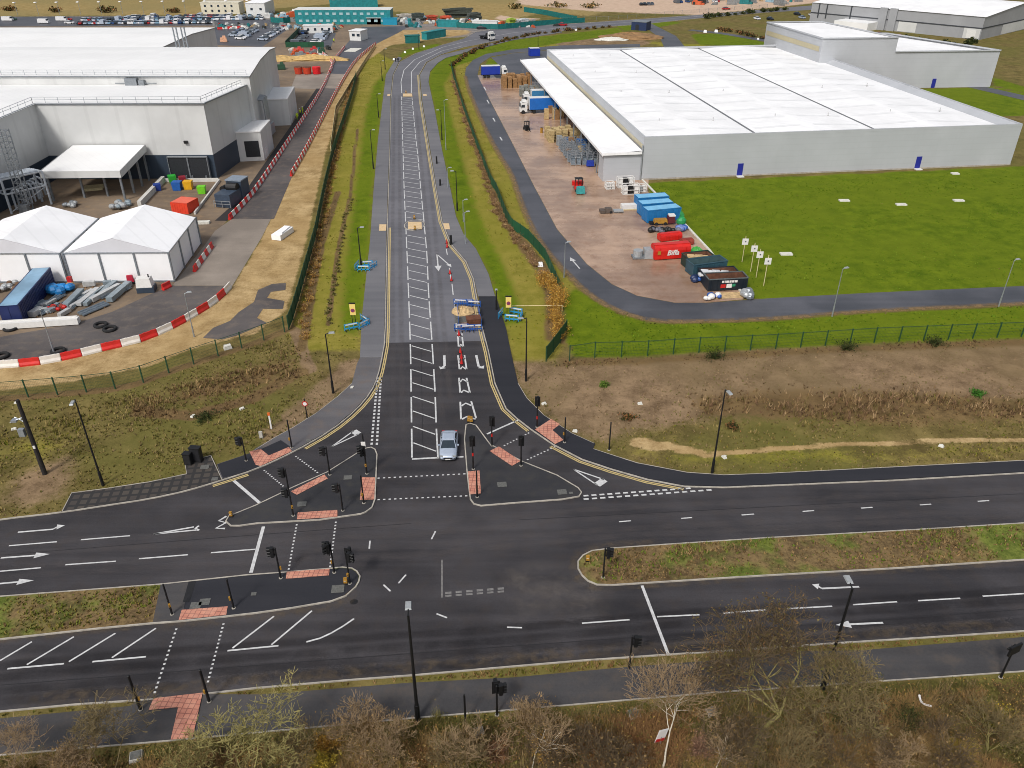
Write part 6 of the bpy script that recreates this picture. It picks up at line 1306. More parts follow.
tyre_l = ['upper dark tyre on the haul road','right dark tyre on the haul road below the ducts','dark tyre by the kerb below the navy container','dark tyre at the left edge of the haul road','dark tyre on the kerb at the left end of the white beam']
for (x, y), lab in zip([(101,326),(110,330),(58.5,352),(2,357),(11,329.5)], tyre_l):
    c = g(x,y); q = MB(); n = 14; rr = [[(math.cos(t_)*(1.0+.28*math.cos(p_)), math.sin(t_)*(1.0+.28*math.cos(p_)), .26+.26*math.sin(p_)) for p_ in [i*math.pi/3 for i in range(6)]] for t_ in [j*2*math.pi/n for j in range(n+1)]]; q.loft(rr, 0, False); o = q.build('loose_tyre', TYRE, loc=c, label=lab, cat='tyre', group='tyres on the haul road', smooth=True); o.scale = (.75,.75,.75)
# coloured bins and red shed in the factory yard
for (x, y, c, lab, k) in [(173,182.5,T(50,176,60),'green plastic bin left of the factory dock doors',1),(178,190,T(34,96,176),'royal blue plastic bin below the green one',1.15),(183,183,T(150,40,56),'dark red plastic bin between green and yellow bins',.9),(189,189,T(236,178,30),'yellow plastic bin in front of the dock doors',1.1),(202.5,193.5,T(120,214,40),'lime green plastic tub right of the yellow bin',1.0),(158,190.5,T(36,66,150),'blue drum by the white low wall of the factory yard',.9)]:
    t = thing('plastic_bin', lab, 'bin', g(x,y), rnd.random(), 'coloured bins in the factory yard'); m = mat(lab.split(' ')[0]+'_'+lab.split(' ')[1]+'_bin', c, .5, 0, .1, 2); MB().box((0,0,.7*k),(1.3*k,1.1*k,1.3*k),0,0,1.15).build('body', m, parent=t); MB().box((0,.08,1.42*k),(1.5*k,1.3*k,.12)).build('lid', m, parent=t)
    for s in (-1,1): MB().tube((s*.5*k,.45*k,.15),(s*.62*k,.45*k,.15),.15,.15,8).build('wheel', TYRE, parent=t)
a, b_ = g(172.5,213), g(189,214.5)
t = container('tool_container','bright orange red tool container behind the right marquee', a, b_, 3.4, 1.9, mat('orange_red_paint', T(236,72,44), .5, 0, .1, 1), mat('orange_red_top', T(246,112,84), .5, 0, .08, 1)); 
t = thing('waste_baler','dark slate waste baler with black drum at the factory yard edge','baler', g(224,208), R(80)); SL = mat('slate_blue_paint', T(62,76,94), .5, 0, .15, 1.5)
MB().box((2.2,0,1.3),(4.4,3.0,2.4)).build('bin_body', SL, parent=t); MB().box((6.0,-.2,1.9),(3.0,3.0,3.6)).build('hopper', SL, parent=t); MB().box((6.0,-.2,3.8),(3.2,3.2,.2)).build('hopper_lid', mat('pale_slate', T(140,152,166), .5), parent=t)
MB().tube((3.6,-1.4,2.9),(3.6,.6,2.9),.8,.8,14).build('drum', SIGB, parent=t); MB().tube((3.2,1.5,2.4),(4.4,1.5,2.4),.6,.6,12).build('motor', SIGB, parent=t)
q = MB(); rail([(-.4,-1.6,.2),(-.4,1.6,.2)],1.2,1.6,q,.06); q.build('guard_rail', GALV, parent=t)
for a, b_, h, w_, lab in [((164,181.5),(140,207),1.1,.7,'white low wall left of the coloured bins'),((219.5,181.5),(195,214.5),.5,.3,'thin white kerb wall between the bins and the slate baler'),((164,182),(219,181.5),.7,.3,'pale low wall in front of the dock doors')]:
    q = MB(); q.strip([g(*a)+Vector((0,0,0)), g(*b_)], w_, 0, h); c = (g(*a)+g(*b_))/2; q.build('low_wall', mat('off_white_concrete', T(214,212,206), .8, 0, .1, 1), label=lab, cat='wall', world=tuple(c))
bags('cable_heap','grey and white pipe fittings heaped under the right canopy posts','fittings', g(122,207), 12, LANT, mat('blue_grey_duct', T(150,164,172), .4, .3, .15, 2), 1.6,2.0,.6,21); bags('cable_heap','small grey fittings under the left of the canopy','fittings', g(70,206.5), 8, LANT, GREYM, 1.0,.8,.5,22)
MB().box(g(94,189)+Vector((0,0,.25)), (3.4,2.6,.5), .3).build('pale_pallet', mat('pale_wood', T(222,206,160), .8), label='pale board pallet with dark red load under the canopy', cat='pallet')
# white polystyrene block on the sand
t = thing('white_block','white boxy block lying on the sand strip beside the palisade fence','block', g(283,236), R(75)); MB().box((0,0,.5),(4.4,1.7,.9)).build('block', PVC, parent=t); MB().box((.2,-.1,1.05),(3.4,1.1,.22),.08).build('top_layer', PVC, parent=t)
MB().box(g(228,348.5)+Vector((0,0,.25)), (1.0,.7,.5), .5, 0, .8).build('pale_boulder', mat('pale_slab', T(226,214,184), .8), label='pale stone block outside the mesh fence below the asphalt patch', cat='stone')
MB().box(g(203.5,223.5)+Vector((0,0,.2)), (2.2,1.0,.4), .1).build('pale_board', mat('pale_slab', T(226,214,184), .8), label='pale board at the back corner of the right marquee', cat='board')
# red bins by the access road
for x, c, lab in [(299,T(196,66,40),'rust red open bin, left of three by the site road'),(307.5,T(206,70,40),'orange red open bin, middle of three by the site road'),(317,T(224,26,34),'bright red bin, right of three by the site road')]:
    t = thing('red_bin', lab, 'bin', g(x,74), 0, 'three red bins by the site road'); m = mat(lab.split(' ')[0]+'_bin_red', c, .5, 0, .15, 2); q = MB(); q.tube((0,0,.1),(0,0,2.2),1.25,1.4,14); q.build('body', m, parent=t); MB().tube((0,0,2.2),(0,0,2.32),1.45,1.2,14).build('rim', mat('rusty_lining', T(112,74,54), .9, 0, .35, 1.5) if 'bright' not in lab else m, parent=t)
heap('sand_heap','long tan sand bank behind the red bins','heap', g(312,60), 14, 3.2, 1.8, mat('tan_sand', T(206,172,112), .95, 0, .25, .8), 31); heap('sand_heap','shorter tan sand bank left of the red bins','heap', g(283,60), 6, 5, 1.6, mat('tan_sand', T(206,172,112), .95, 0, .25, .8), 32)
for x, y, c, lab in [(299,53.5,T(220,64,60),'pale red stacked barrier bundle on the sand bank'),(314,53,T(200,40,40),'red machine on the sand bank'),(322,54,T(40,80,56),'dark green machine beside the red one on the sand bank'),(281.5,69.5,T(30,84,60),'dark green tank at the corner of the factory'),(224,42,T(232,176,140),'pale orange load at the left end of the small car park')]:
    t = thing('site_machine', lab, 'machine', g(x,y), .2); m = mat(lab.split(' ')[0]+'_'+lab.split(' ')[1]+'_machine', c, .5, 0, .2, 2); MB().box((0,0,.9),(4.4 if 'bundle' in lab else 2.8,1.8,1.5),0,0,.85).build('body', m, parent=t); MB().box((.3,.1,2.0),(1.3,1.2,.8),0,0,.8).build('cab', m, parent=t); MB().box((0,0,.12),(3,1.6,.2)).build('base', SIGB, parent=t)
t = thing('road_plate','pale square plate painted on the site access road','plate', g(353,50)); MB().box((0,0,.05),(4.4,9,.04),-.12).build('plate', mat('pale_slab', T(226,214,184), .8), parent=t)
# scaffolding and stacked materials by the site entrance
for i, (x, y, w_, h, c, lab) in enumerate([(418,20.5,6,3.2,T(60,70,66),'dark grey green stack of materials by the site entrance'),(432,20,6,2.0,T(196,84,56),'orange steel frames stacked by the site entrance'),(446,20,6,1.8,T(206,90,60),'second stack of orange steel frames beside the first'),(458,17.5,16,4.2,T(74,80,72),'dark green sheeted stack behind the orange frames'),(405,20,8,2.6,T(196,190,180),'pale stacked materials left of the dark stack'),(474,20.5,8,3.4,T(84,90,84),'right end of the dark sheeted stack'),(511,25.5,4,3.0,T(170,196,70),'lime green machine beside the far road'),(523,24.5,6,2.4,T(210,214,216),'white van shaped load behind the far hoarding')]):
    t = thing('material_stack', lab, 'stack', g(x,y), .1*i); m = mat('stack_colour_'+'abcdefgh'[i], c, .7, 0, .3, 1); q = MB(); r_ = random.Random(i)
    for k in range(5): q.box((0,r_.uniform(-.4,.4),(k+.5)*h/5),(w_*r_.uniform(.75,1),3*r_.uniform(.7,1),h/5*.85),r_.uniform(-.08,.08))
    q.build('stack', m, parent=t); MB().box((0,0,h+.1),(w_*.5,1.4,.3),.1).build('top_piece', m, parent=t)
for x, y, h, lab in [(484,22,1,'pale heap beside the lime machine'),(612,40,1.2,'white rubble heap behind the warehouse')]: heap('rubble_heap', lab, 'heap', g(x,y), 9 if x < 500 else 7, 3, h, mat('pale_slab', T(226,214,184), .8), int(x))
heap('earth_mound','brown earth mound behind the warehouse','heap', g(630,38), 14, 7, 2.2, mat('mound_earth', T(150,116,78), .95, 0, .3, .5), 44)
# blue vehicle shape at the top of the warehouse yard, and signs on the far verge
container('blue_cabin','small blue and white cabin at the far corner of the lean-to canopy', g(530,56.5), g(540,56.2), 3, 2.6, DB, WHITEP, 'cabin', None, False)
container('blue_trailer','royal blue trailer beside the far grey shed', g(820,19.5), g(836,20.5), 2.5, 2.8, DB, SBT, 'trailer', None, False)
for i, (x, y, lab) in enumerate([(576,30.5,'white marker board on the far verge by the road'),(705,32.5,'left white chamber on the far grass behind the warehouse'),(716,32.2,'larger white chamber on the far grass behind the warehouse'),(758,39.5,'white chamber beside the tall block behind the warehouse'),(394,60,'white marker stone inside the bend, nearest'),(405,52.8,'white marker stone inside the bend, middle'),(413,49.5,'white marker stone inside the bend, third'),(424,47,'white marker stone inside the bend, farthest'),(540.5,266,'white bag caught at the right palisade fence')]):
    q = MB(); k_ = 1.0 if 0 < i < 3 else .6; q.box((0,0,.45*k_),(1.4*k_,1.2*k_,.9*k_),0,0,.75); q.box((0,0,.95*k_),(.9*k_,.8*k_,.12*k_)); q.build('white_chamber' if i < 4 else 'marker_stone', PVC, loc=g(x,y), label=lab, cat='chamber' if i < 4 else 'stone')
# concrete chambers and small sign in the foreground scrub
for x, y, s_, lab in [(137,755,.75,'grey concrete chamber in the scrub at the bottom left'),(479,730,.6,'grey upright box in the scrub below the two headed signal'),(633.5,713,.75,'pale grey concrete chamber left of the white birch'),(711,710.5,.65,'grey concrete chamber between the birch and the big bare tree')]:
    t = thing('concrete_chamber', lab, 'chamber', g(x,y+4), .3, 'grey chambers in the foreground scrub'); MB().box((0,0,.2),(s_*1.1,s_,.4),0,0,.92).build('body', mat('grey_concrete', T(190,186,178), .8), parent=t); MB().box((0,0,.43),(s_*.85,s_*.75,.06)).build('lid', mat('worn_steel', T(112,112,108), .6, .2, .25, 6), parent=t)
t = thing('small_sign','small tilted white sign with red lower edge at the foot of the birch','sign', g(660,746), R(25)); MB().tube((0,0,0),(0,0,1.0),.05,.05,6).build('post', GALV, parent=t); MB().box((0,0,1.1),(.75,.05,1.1),0,0,1,0,.25).build('board', WHTL, parent=t); MB().box((-.12,-.04,.75),(.7,.03,.25),0,0,1,0,.25).build('red_strip', REDL, parent=t)
t = thing('white_pipe','white bent pipe end in the scrub at lower right','pipe', g(921,706)); q = MB(); q.path([(-.2,.25,.75),(-.15,0,.5),(.1,-.2,.4),(.5,-.28,.35)], .075, 8); q.build('pipe', WHTL, parent=t); MB().ball((-.2,.25,.77),.09,8,5).build('end_cap', WHTL, parent=t)
for i, (x, y) in enumerate([(17,403),(14,429.5),(242,409),(193,416.5),(352,388),(724,457.5),(941,446.5),(575,431.5),(640,404),(544,404)]):
    lab = ['pale litter bag beside the utility pole top','white litter by the utility pole brackets','pale flat slab in the left verge grass, right one','pale flat slab in the left verge grass, left one','pale stone on the bare earth beside the lamp column','white stone beside the right lamp column foot','white litter beside the tan path at far right','pale slab at the edge of the dark footway','pale slab on the bare earth right of the slip road','pale stone beside the signal on the right footway'][i]
    q = MB(); q.box((0,0,.08),(.55,.38,.16),.4*i,0,.8); q.box((.1,.05,.17),(.25,.2,.06),.2*i); q.build('pale_stone', mat('pale_slab', T(226,214,184), .8), loc=g(x,y), label=lab, cat='stone')

for i, x in enumerate(range(18, 250, 21)):
    p = g(x, 15.8-.01*x); t = thing('car_park_light', 'white headed lamp pole along the field edge of the far car park', 'street lamp', p, 0, 'lamp poles along the far car park'); MB().tube((0,0,0),(0,0,6),.1,.08,6).build('column', GALV, parent=t); MB().box((0,-.3,6.05),(1.1,1.3,.35)).build('lantern', PVC, parent=t)
# small clutter of the far compound, each piece with its own place
def clutter(area, n, palette, where, seed, s=(1.5,4.5)):
    r_ = random.Random(seed); first = {}
    for i in range(n):
        x, y = r_.uniform(area[0], area[2]), r_.uniform(area[1], area[3]); nm, c = r_.choice(palette); p = g(x, y)
        if nm not in first:
            q = MB(); q.box((0,0,.75),(3.2,2.0,1.4)); q.box((.6,.1,1.65),(1.5,1.5,.5),.1); q.box((-2.1,0,.4),(.9,1.4,.7)); o = q.build('stored_crate', mat('crate_'+nm.replace(' ','_'), c, .6, 0, .25, 1), loc=p, label=f'{nm} crates and plant {where}', cat='crate', group=f'{nm} crates {where}'); first[nm] = o
        else: o = first[nm].copy(); COL.objects.link(o); o.location = p
        k = r_.uniform(*s)/3; o.scale = (k, k*.9, k*r_.uniform(.7,1.3)); o.rotation_euler = (0,0,r_.uniform(0,3.1))
CW = [('white',T(232,232,228)),('grey',T(140,142,142)),('grey',T(140,142,142)),('white',T(232,232,228)),('white',T(232,232,228)),('grey',T(140,142,142)),('teal',T(26,120,124)),('orange',T(206,96,52)),('dark',T(56,58,56)),('tan',T(190,164,120)),('red',T(196,44,40)),('pale blue',T(150,180,196))]
clutter((398,16.5,482,27.5),70,CW,'stacked at the site entrance',3,(1,3)); clutter((214,25.5,292,29),34,CW,'along the back of the small car park',4,(1.2,3)); clutter((266,15,296,22),22,CW,'left of the teal cabin block',5,(1.5,4)); clutter((286,26,345,31),24,CW,'in front of the teal cabin block',6,(1,2.6)); clutter((484,23.5,560,27.5),24,CW,'behind the hoarding of the far road',7,(1.2,3)); clutter((690,-3,800,5),46,CW,'on the pink ground',8,(2,6)); clutter((292,49,330,60),18,CW,'around the sand banks',9,(1,2.4)); clutter((296,54,326,58),10,[CW[1],CW[7],CW[10]],'on the sand bank edge',10,(1.5,3))
WPAL = [('brown',T(150,112,74)),('tan',T(200,172,124)),('grey',T(150,154,156)),('blue',T(50,110,180))]
for (x, y), n_, sd in (((556,146),9,1),((566,156),10,2),((540,118),6,3),((530,100),5,4)):
    r_ = random.Random(sd)
    for i in range(n_):
        nm, c = r_.choice(WPAL); p = g(x,y)+ex*r_.uniform(0,6)+ey*r_.uniform(-3,6); h = r_.uniform(1.2,2.6); t = thing('goods_pallet', f'{nm} wrapped goods on a pallet at the canopy edge', 'pallet', p, azw+r_.uniform(-.2,.2), f'{nm} goods at the canopy edge'); MB().box((0,0,.08),(1.3,1.1,.16)).build('pallet', WOOD, parent=t); MB().box((0,0,.16+h/2),(1.15,1.0,h)).build('goods', mat('goods_'+nm, c, .6, 0, .2, 2), parent=t)
# ================================================================== people
def person(label, p, rz, skin_, top, legs, H=1.76, step=.14, arm=.12):
    v = [(0,0,.95),(0,0,1.2),(0,0,1.42),(0,0,1.52),(0,-.02,1.6),(0,-.01,1.74)]; e = [(0,1),(1,2),(2,3),(3,4),(4,5)]; r_ = [.16,.15,.17,.06,.095,.085]
    for s in (-1, 1):
        b = len(v); v += [(s*.1,0,.88),(s*.11,-s*step*.5,.48),(s*.11,s*step,.08),(s*.11,s*step-.14,.04)]; e += [(0,b),(b,b+1),(b+1,b+2),(b+2,b+3)]; r_ += [.1,.07,.05,.04]
        b = len(v); v += [(s*.21,0,1.4),(s*.27,.02,1.12),(s*.28,-arm,.86),(s*.28,-arm-.03,.76)]; e += [(2,b),(b,b+1),(b+1,b+2),(b+2,b+3)]; r_ += [.07,.05,.04,.035]
    me = bpy.data.meshes.new('person'); me.from_pydata(v, e, []); o = bpy.data.objects.new('person', me); COL.objects.link(o)
    sm_ = o.modifiers.new('skin', 'SKIN'); 
    for i, rr in enumerate(r_): me.skin_vertices[0].data[i].radius = (rr, rr*.85)
    me.skin_vertices[0].data[0].use_root = True
    dg = bpy.context.evaluated_depsgraph_get(); me2 = bpy.data.meshes.new_from_object(o.evaluated_get(dg)); o.modifiers.clear(); o.data = me2
    me2.materials.clear()
    for m in (top, legs, skin_): me2.materials.append(m)
    for f in me2.polygons:
        z = f.center.z; f.material_index = 2 if (z > 1.5 or (abs(f.center.x) > .2 and z < .84)) else (1 if z < .9 else 0); f.use_smooth = True
    o.location = p; o.rotation_euler = (0,0,rz); tag(o, label, 'person')
    hm = MB(); hm.ball((0,-.01,1.74),.125,10,6,0,(1,1.15,.8)); hm.box((0,-.12,1.72),(.2,.12,.02)); hm.build('helmet' if top.name.startswith('hi') else 'hair', WHTL if top.name.startswith('hi') else SIGB, parent=o)
    return o
try:
    SKN = mat('skin', T(206,160,134), .6); HV = mat('hi_vis_yellow', T(210,236,40), .6, 0, .08); DK = mat('dark_cloth', T(40,42,52), .8)
    for (x, y, rz, top, legs, lab) in [(297.5,119.5,.4,HV,HV,'person in yellow hi-vis left one by the barrier line'),(300.5,116,-.6,HV,DK,'person in yellow hi-vis jacket in the middle by the barrier line'),(303,113.5,2.2,HV,HV,'person in yellow hi-vis right one by the barrier line'),(395.7,62.5,2.8,DK,DK,'person in dark clothes walking on the far left footway, left one'),(398.2,62.5,2.9,DK,DK,'person in dark clothes walking on the far left footway, right one'),(334,43,.5,HV,DK,'person in yellow hi-vis by the fenced compound car park')]:
        o = person(lab, g(x,y), rz, SKN, top, legs); o.scale = (1.05,)*3
except Exception as exc: print('people failed', exc)
# ================================================================== vegetation
npr = np.random.default_rng(5)
def tint_mat(name, sat=1.0, rough=.9):
    m, n = newmat(name); a = n.new('ShaderNodeAttribute', attribute_name='tint'); f = n.noise(3.0, 3, .6, n.pos())
    c = n.mix(n.math('MULTIPLY', f, .5), a.outputs['Color'], n.mix(1.0, a.outputs['Color'], (.45,.42,.38), 'MULTIPLY')); n.out(c, rough, spec=.15); return m
FOL = tint_mat('leaf_and_stem')
def lin3(c): return np.array(T(*c))*1.3
def tri_object(name, P, C, mat_=FOL, parent=None, loc=None, **k):
    """P: (n,3,3) triangles, C: (n,3) colours"""
    n_ = len(P); me = bpy.data.meshes.new(name); me.vertices.add(n_*3); me.vertices.foreach_set('co', P.astype(np.float32).ravel())
    me.loops.add(n_*3); me.loops.foreach_set('vertex_index', np.arange(n_*3, dtype=np.int32)); me.polygons.add(n_); me.polygons.foreach_set('loop_start', np.arange(0, n_*3, 3, dtype=np.int32))
    try: me.polygons.foreach_set('loop_total', np.full(n_, 3, dtype=np.int32))
    except Exception: pass
    a = me.attributes.new('tint', 'FLOAT_COLOR', 'POINT'); a.data.foreach_set('color', np.repeat(np.concatenate([C, np.ones((n_, 1))], 1), 3, 0).astype(np.float32).ravel())
    me.materials.append(mat_); me.update(calc_edges=True); me.validate(); o = bpy.data.objects.new(name, me); COL.objects.link(o)
    if parent is not None: o.parent = parent
    if loc is not None: o.location = loc
    tag(o, **k); return o
def blades(X, Y, H, Wd, n_, lean, C, z=0.0):
    """n_ leaning triangular blades per point; every array has one entry per point"""
    N_ = len(X); X, Y, H, Wd = (np.repeat(a, n_) for a in (X, Y, H, Wd)); C = np.repeat(C, n_, 0)*npr.uniform(.7, 1.25, (N_*n_, 1))
    a = npr.uniform(0, 2*np.pi, N_*n_); L = lean*npr.uniform(.2, 1.0, N_*n_)*H; h = H*npr.uniform(.6, 1.1, N_*n_)
    bx = X+npr.normal(0, .08, N_*n_)*np.minimum(1, H*2); by = Y+npr.normal(0, .08, N_*n_)*np.minimum(1, H*2)
    b = a+np.pi/2+npr.uniform(-.6, .6, N_*n_); P = np.zeros((N_*n_, 3, 3)); zz = z
    P[:, 0] = np.stack([bx-np.cos(b)*Wd/2, by-np.sin(b)*Wd/2, np.full(N_*n_, zz)], 1); P[:, 1] = np.stack([bx+np.cos(b)*Wd/2, by+np.sin(b)*Wd/2, np.full(N_*n_, zz)], 1)
    P[:, 2] = np.stack([bx+np.cos(a)*L, by+np.sin(a)*L, zz+h], 1); return P, C
def field(X, Y, s, seed):
    r_ = np.random.default_rng(seed); v = np.zeros(X.shape)
    for i in range(6):
        k = (1.7**i)/s; a = r_.uniform(0, 6.28); v += np.sin(X*k*np.cos(a)+Y*k*np.sin(a)+r_.uniform(0, 6.28))*(.62**i)
    return v/1.6
def sample(poly_px, dens, z=0):
    P = gl(poly_px); xs = [p.x for p in P]; ys = [p.y for p in P]; A = (max(xs)-min(xs))*(max(ys)-min(ys)); n_ = int(A*dens)
    X = npr.uniform(min(xs), max(xs), n_); Y = npr.uniform(min(ys), max(ys), n_); k = pts_in(X, Y, P) < -.05; return X[k], Y[k]
PAL_ = {'rough': [(126,112,62),(154,136,86),(98,94,44),(136,118,84),(112,108,52)], 'earth': [(152,128,98),(130,110,80),(122,116,66),(164,140,108)], 'lawn': [(84,114,18),(100,128,30),(112,134,40)], 'verge': [(128,124,38),(108,116,32),(146,134,56)], 'weeds': [(112,88,60),(140,114,78),(84,66,44),(120,96,74)], 'sand': [(196,160,104)]*2}
def verge_tufts(name, poly, dens, h0, h1, w_, z=0, nb=5, palette=None):
    X, Y = sample(poly, dens); W = weights(X, Y); C = np.zeros((len(X), 3)); keep_ = npr.uniform(0, 1, len(X)); H = npr.uniform(h0, h1, len(X))*(1+.5*field(X, Y, 3, 2))
    PR = {k: np.array([lin3(c) for c in v]) for k, v in PAL_.items()}; pick = npr.integers(0, 99, len(X))
    C = PR['rough'][pick % 5] if palette is None else np.array([lin3(c) for c in palette])[pick % len(palette)]; th = np.ones(len(X))
    if palette is None:
        for k, t_, hs_ in (('verge',1,.8),('earth',.45,.6),('weeds',1,1.5),('lawn',.8,.6),('sand',.06,.4)):
            s_ = W[k]+npr.normal(0, .18, len(X)) > .5; C[s_] = PR[k][pick[s_] % len(PR[k])]; th[s_] = t_; H[s_] *= hs_
    gate = keep_ < th*(0.55+.45*field(X, Y, 2.2, 9)); X, Y, H, C = X[gate], Y[gate], np.clip(H[gate], .06, 2), C[gate]
    P, C = blades(X, Y, H, np.full(len(X), w_), nb, .8, C, z); return tri_object(name, P, C, kind='stuff', label='rough grass tufts on the verge')
verge_tufts('rough_grass', [(-70,407),(0,401),(107,392),(137,387),(180,371),(256,346),(292,334),(300,352),(345,354),(356,360),(349,384),(337,396),(315,413),(273,438.5),(249,453),(184,462),(185,474),(150,481.5),(106,488.5),(71,493),(61,511.5),(0,518),(-70,525)], 12, .12, .36, .085)
verge_tufts('rough_grass', [(519,383),(512,362),(552,361),(640,357),(768,350),(875,344),(1080,334),(1080,456.5),(1024,460),(768,473),(687,472),(637,462),(594,443),(572,433),(545,415),(528,398)], 8, .12, .36, .09)
verge_tufts('lawn_grass', [(569,355),(566,335),(572,300),(600,304),(650,323.5),(768,322),(868,314),(1080,303),(1080,331),(875,341),(768,347.5),(640,355)], 4, .12, .3, .14)
MG_ = [(126,104,66),(150,124,84),(108,88,58),(96,110,40),(112,124,46),(140,116,80)]
verge_tufts('median_grass_tufts', [(1100,521),(1024,525.5),(768,540),(662,547),(612,551),(594,554),(583,563),(584,571),(598,583),(687,579),(762,574.5),(893,567),(1100,555)], 16, .12, .36, .1, .1, 5, MG_)
verge_tufts('median_grass_tufts', [(-70,604),(0,599.5),(160,587),(151,621.5),(100,626),(0,638),(-70,646)], 16, .12, .36, .1, .1, 5, [(126,112,56),(142,128,70),(108,112,44),(112,120,48),(132,108,72)])
verge_tufts('roadside_grass', [(-70,720),(0,714),(140,702),(138,705),(0,717.5),(-70,725)], 40, .1, .3, .09, 0, 5, [(120,116,48),(142,124,70),(96,100,40)])
verge_tufts('roadside_grass', [(214,695.8),(256,691),(356,682.5),(512,669.5),(662,657.5),(838,645.8),(1024,633.8),(1090,629),(1090,633),(968,641),(858,649.5),(712,660),(627,666),(512,676.5),(406,682),(262,694)], 34, .08, .3, .09, 0, 5, [(136,110,70),(156,128,86),(120,112,52),(110,110,44),(124,92,58)])

verge_tufts('reedy_growth', [(128,412),(190,400),(250,392),(292,378),(288,362),(250,368),(200,382),(140,397)], 3, .4, .85, .09, 0, 6, [(150,124,84),(128,100,70),(168,142,100),(112,92,58)])
verge_tufts('reedy_growth', [(700,400),(800,392),(960,394),(1090,392),(1090,412),(960,420),(800,420),(700,416)], 3, .35, .8, .09, 0, 6, [(150,124,90),(132,104,78),(168,142,106),(112,98,60)])
# ---- foreground undergrowth: one mass of grass, bramble and dead stems
FG = [(-80,766),(0,757),(75,750.5),(170,742.5),(256,734.5),(406,721),(512,712.5),(637,701),(719,694.5),(843,686),(943,678.5),(1024,673.5),(1110,667),(1110,830),(-80,830)]
X, Y = sample(FG, 34); f1, f2, f3 = field(X, Y, 2.6, 21), field(X, Y, 1.5, 22), field(X, Y, 5, 23)
pal = np.array([lin3(c) for c in [(122,104,66),(100,96,50),(148,120,78),(142,108,72),(108,92,60),(148,122,72)]])
u_px = np.array([512+FPX*x/((CH)*SP+y*CP) for x, y in zip(X, Y)])
ix = np.where(f1 > .45, 3, np.where(f1 > .05, 0, np.where(f1 > -.35, 1, 4))); ix = np.where((f2 > .5), 2, ix); ix = np.where((f3 < -.5) & (f2 < 0), 5, ix)
ix = np.where((u_px > 560) & (u_px < 700) & (f2 > .2), 3, ix); ix = np.where((u_px > 880) & (u_px < 985) & (f2 > -.3), 2, ix)
edge = pts_in(X, Y, gl(FG[:13]+[(1110,830),(-80,830)])); ix = np.where(edge > -1.1-.5*f2, 1, ix); H = (.28+.5*np.clip(f2+.5, 0, 1.4))*np.clip(-edge/1.2, .25, 1)
P, C = blades(X, Y, H, np.full(len(X), .05), 8, 1.0, pal[ix]); tri_object('undergrowth', P, C, kind='stuff', label='brown and olive undergrowth of the foreground')
# leaf litter and small leaves over it
k = npr.uniform(0, 1, len(X)) < .8; X2, Y2, H2 = X[k], Y[k], H[k]*npr.uniform(.2, 1.0, k.sum()); a = npr.uniform(0, 6.28, len(X2)); s_ = npr.uniform(.04, .11, len(X2)); t_ = npr.uniform(-.7, .7, len(X2))
c0 = np.stack([X2, Y2, H2], 1); d1 = np.stack([np.cos(a)*s_, np.sin(a)*s_, t_*s_], 1); d2 = np.stack([-np.sin(a)*s_, np.cos(a)*s_, -t_*s_*.6], 1)
lc = np.array([lin3(c) for c in [(150,116,74),(134,104,66),(166,134,72),(120,110,58),(106,100,54)]])[npr.integers(0, 5, len(X2))]*npr.uniform(.6, 1.2, (len(X2), 1))
tri_object('leaf_litter', np.stack([c0-d1, c0+d1, c0+d2], 1), lc, kind='stuff', label='dead leaves caught in the undergrowth')

Xs, Ys = sample([(-80,772),(75,756),(256,741),(512,718),(719,701),(943,684),(1110,672),(1110,830),(-80,830)], 14); fs_ = field(Xs, Ys, 1.8, 41); k = fs_ > -.1; Xs, Ys, fs_ = Xs[k], Ys[k], fs_[k]
P, C = blades(Xs, Ys, .6+.8*np.clip(fs_, 0, 1), np.full(len(Xs), .022), 4, .45, np.array([lin3(c) for c in [(168,146,108),(146,124,92),(126,104,80),(150,132,84),(112,92,74)]])[npr.integers(0, 5, len(Xs))]); tri_object('dead_stems', P, C, kind='stuff', label='upright dead stems in the foreground scrub')
verge_tufts('verge_grass', [(373,52),(393,63),(385,75),(382,95),(377,140),(372,192),(369,242),(365,280),(361,317),(357,352),(300,350),(294,330),(303,292),(318,237),(327,192),(335,155),(344,130),(355,92),(361,72)], 1.2, .1, .26, .14, 0, 4)
verge_tufts('verge_grass', [(452,192),(444,150),(437,112),(431,84),(436,68),(448,58),(512,42),(600,32),(560,45),(486,53),(464,67),(463,76),(466,90),(479,120),(494,150),(510,175),(515,192),(527,224),(542,249),(566,277),(592,300),(566,330),(550,360),(514,362),(508,329),(498,297),(490,274),(478,250),(465,234),(458,217)], 1.2, .1, .26, .14, 0, 4)
verge_tufts('lawn_grass', [(652,186),(1012,170),(1090,165),(1090,280),(1024,285),(868,292),(768,297),(748,297),(712,251),(690,227),(654,193)], 2.6, .1, .24, .22, 0, 4)
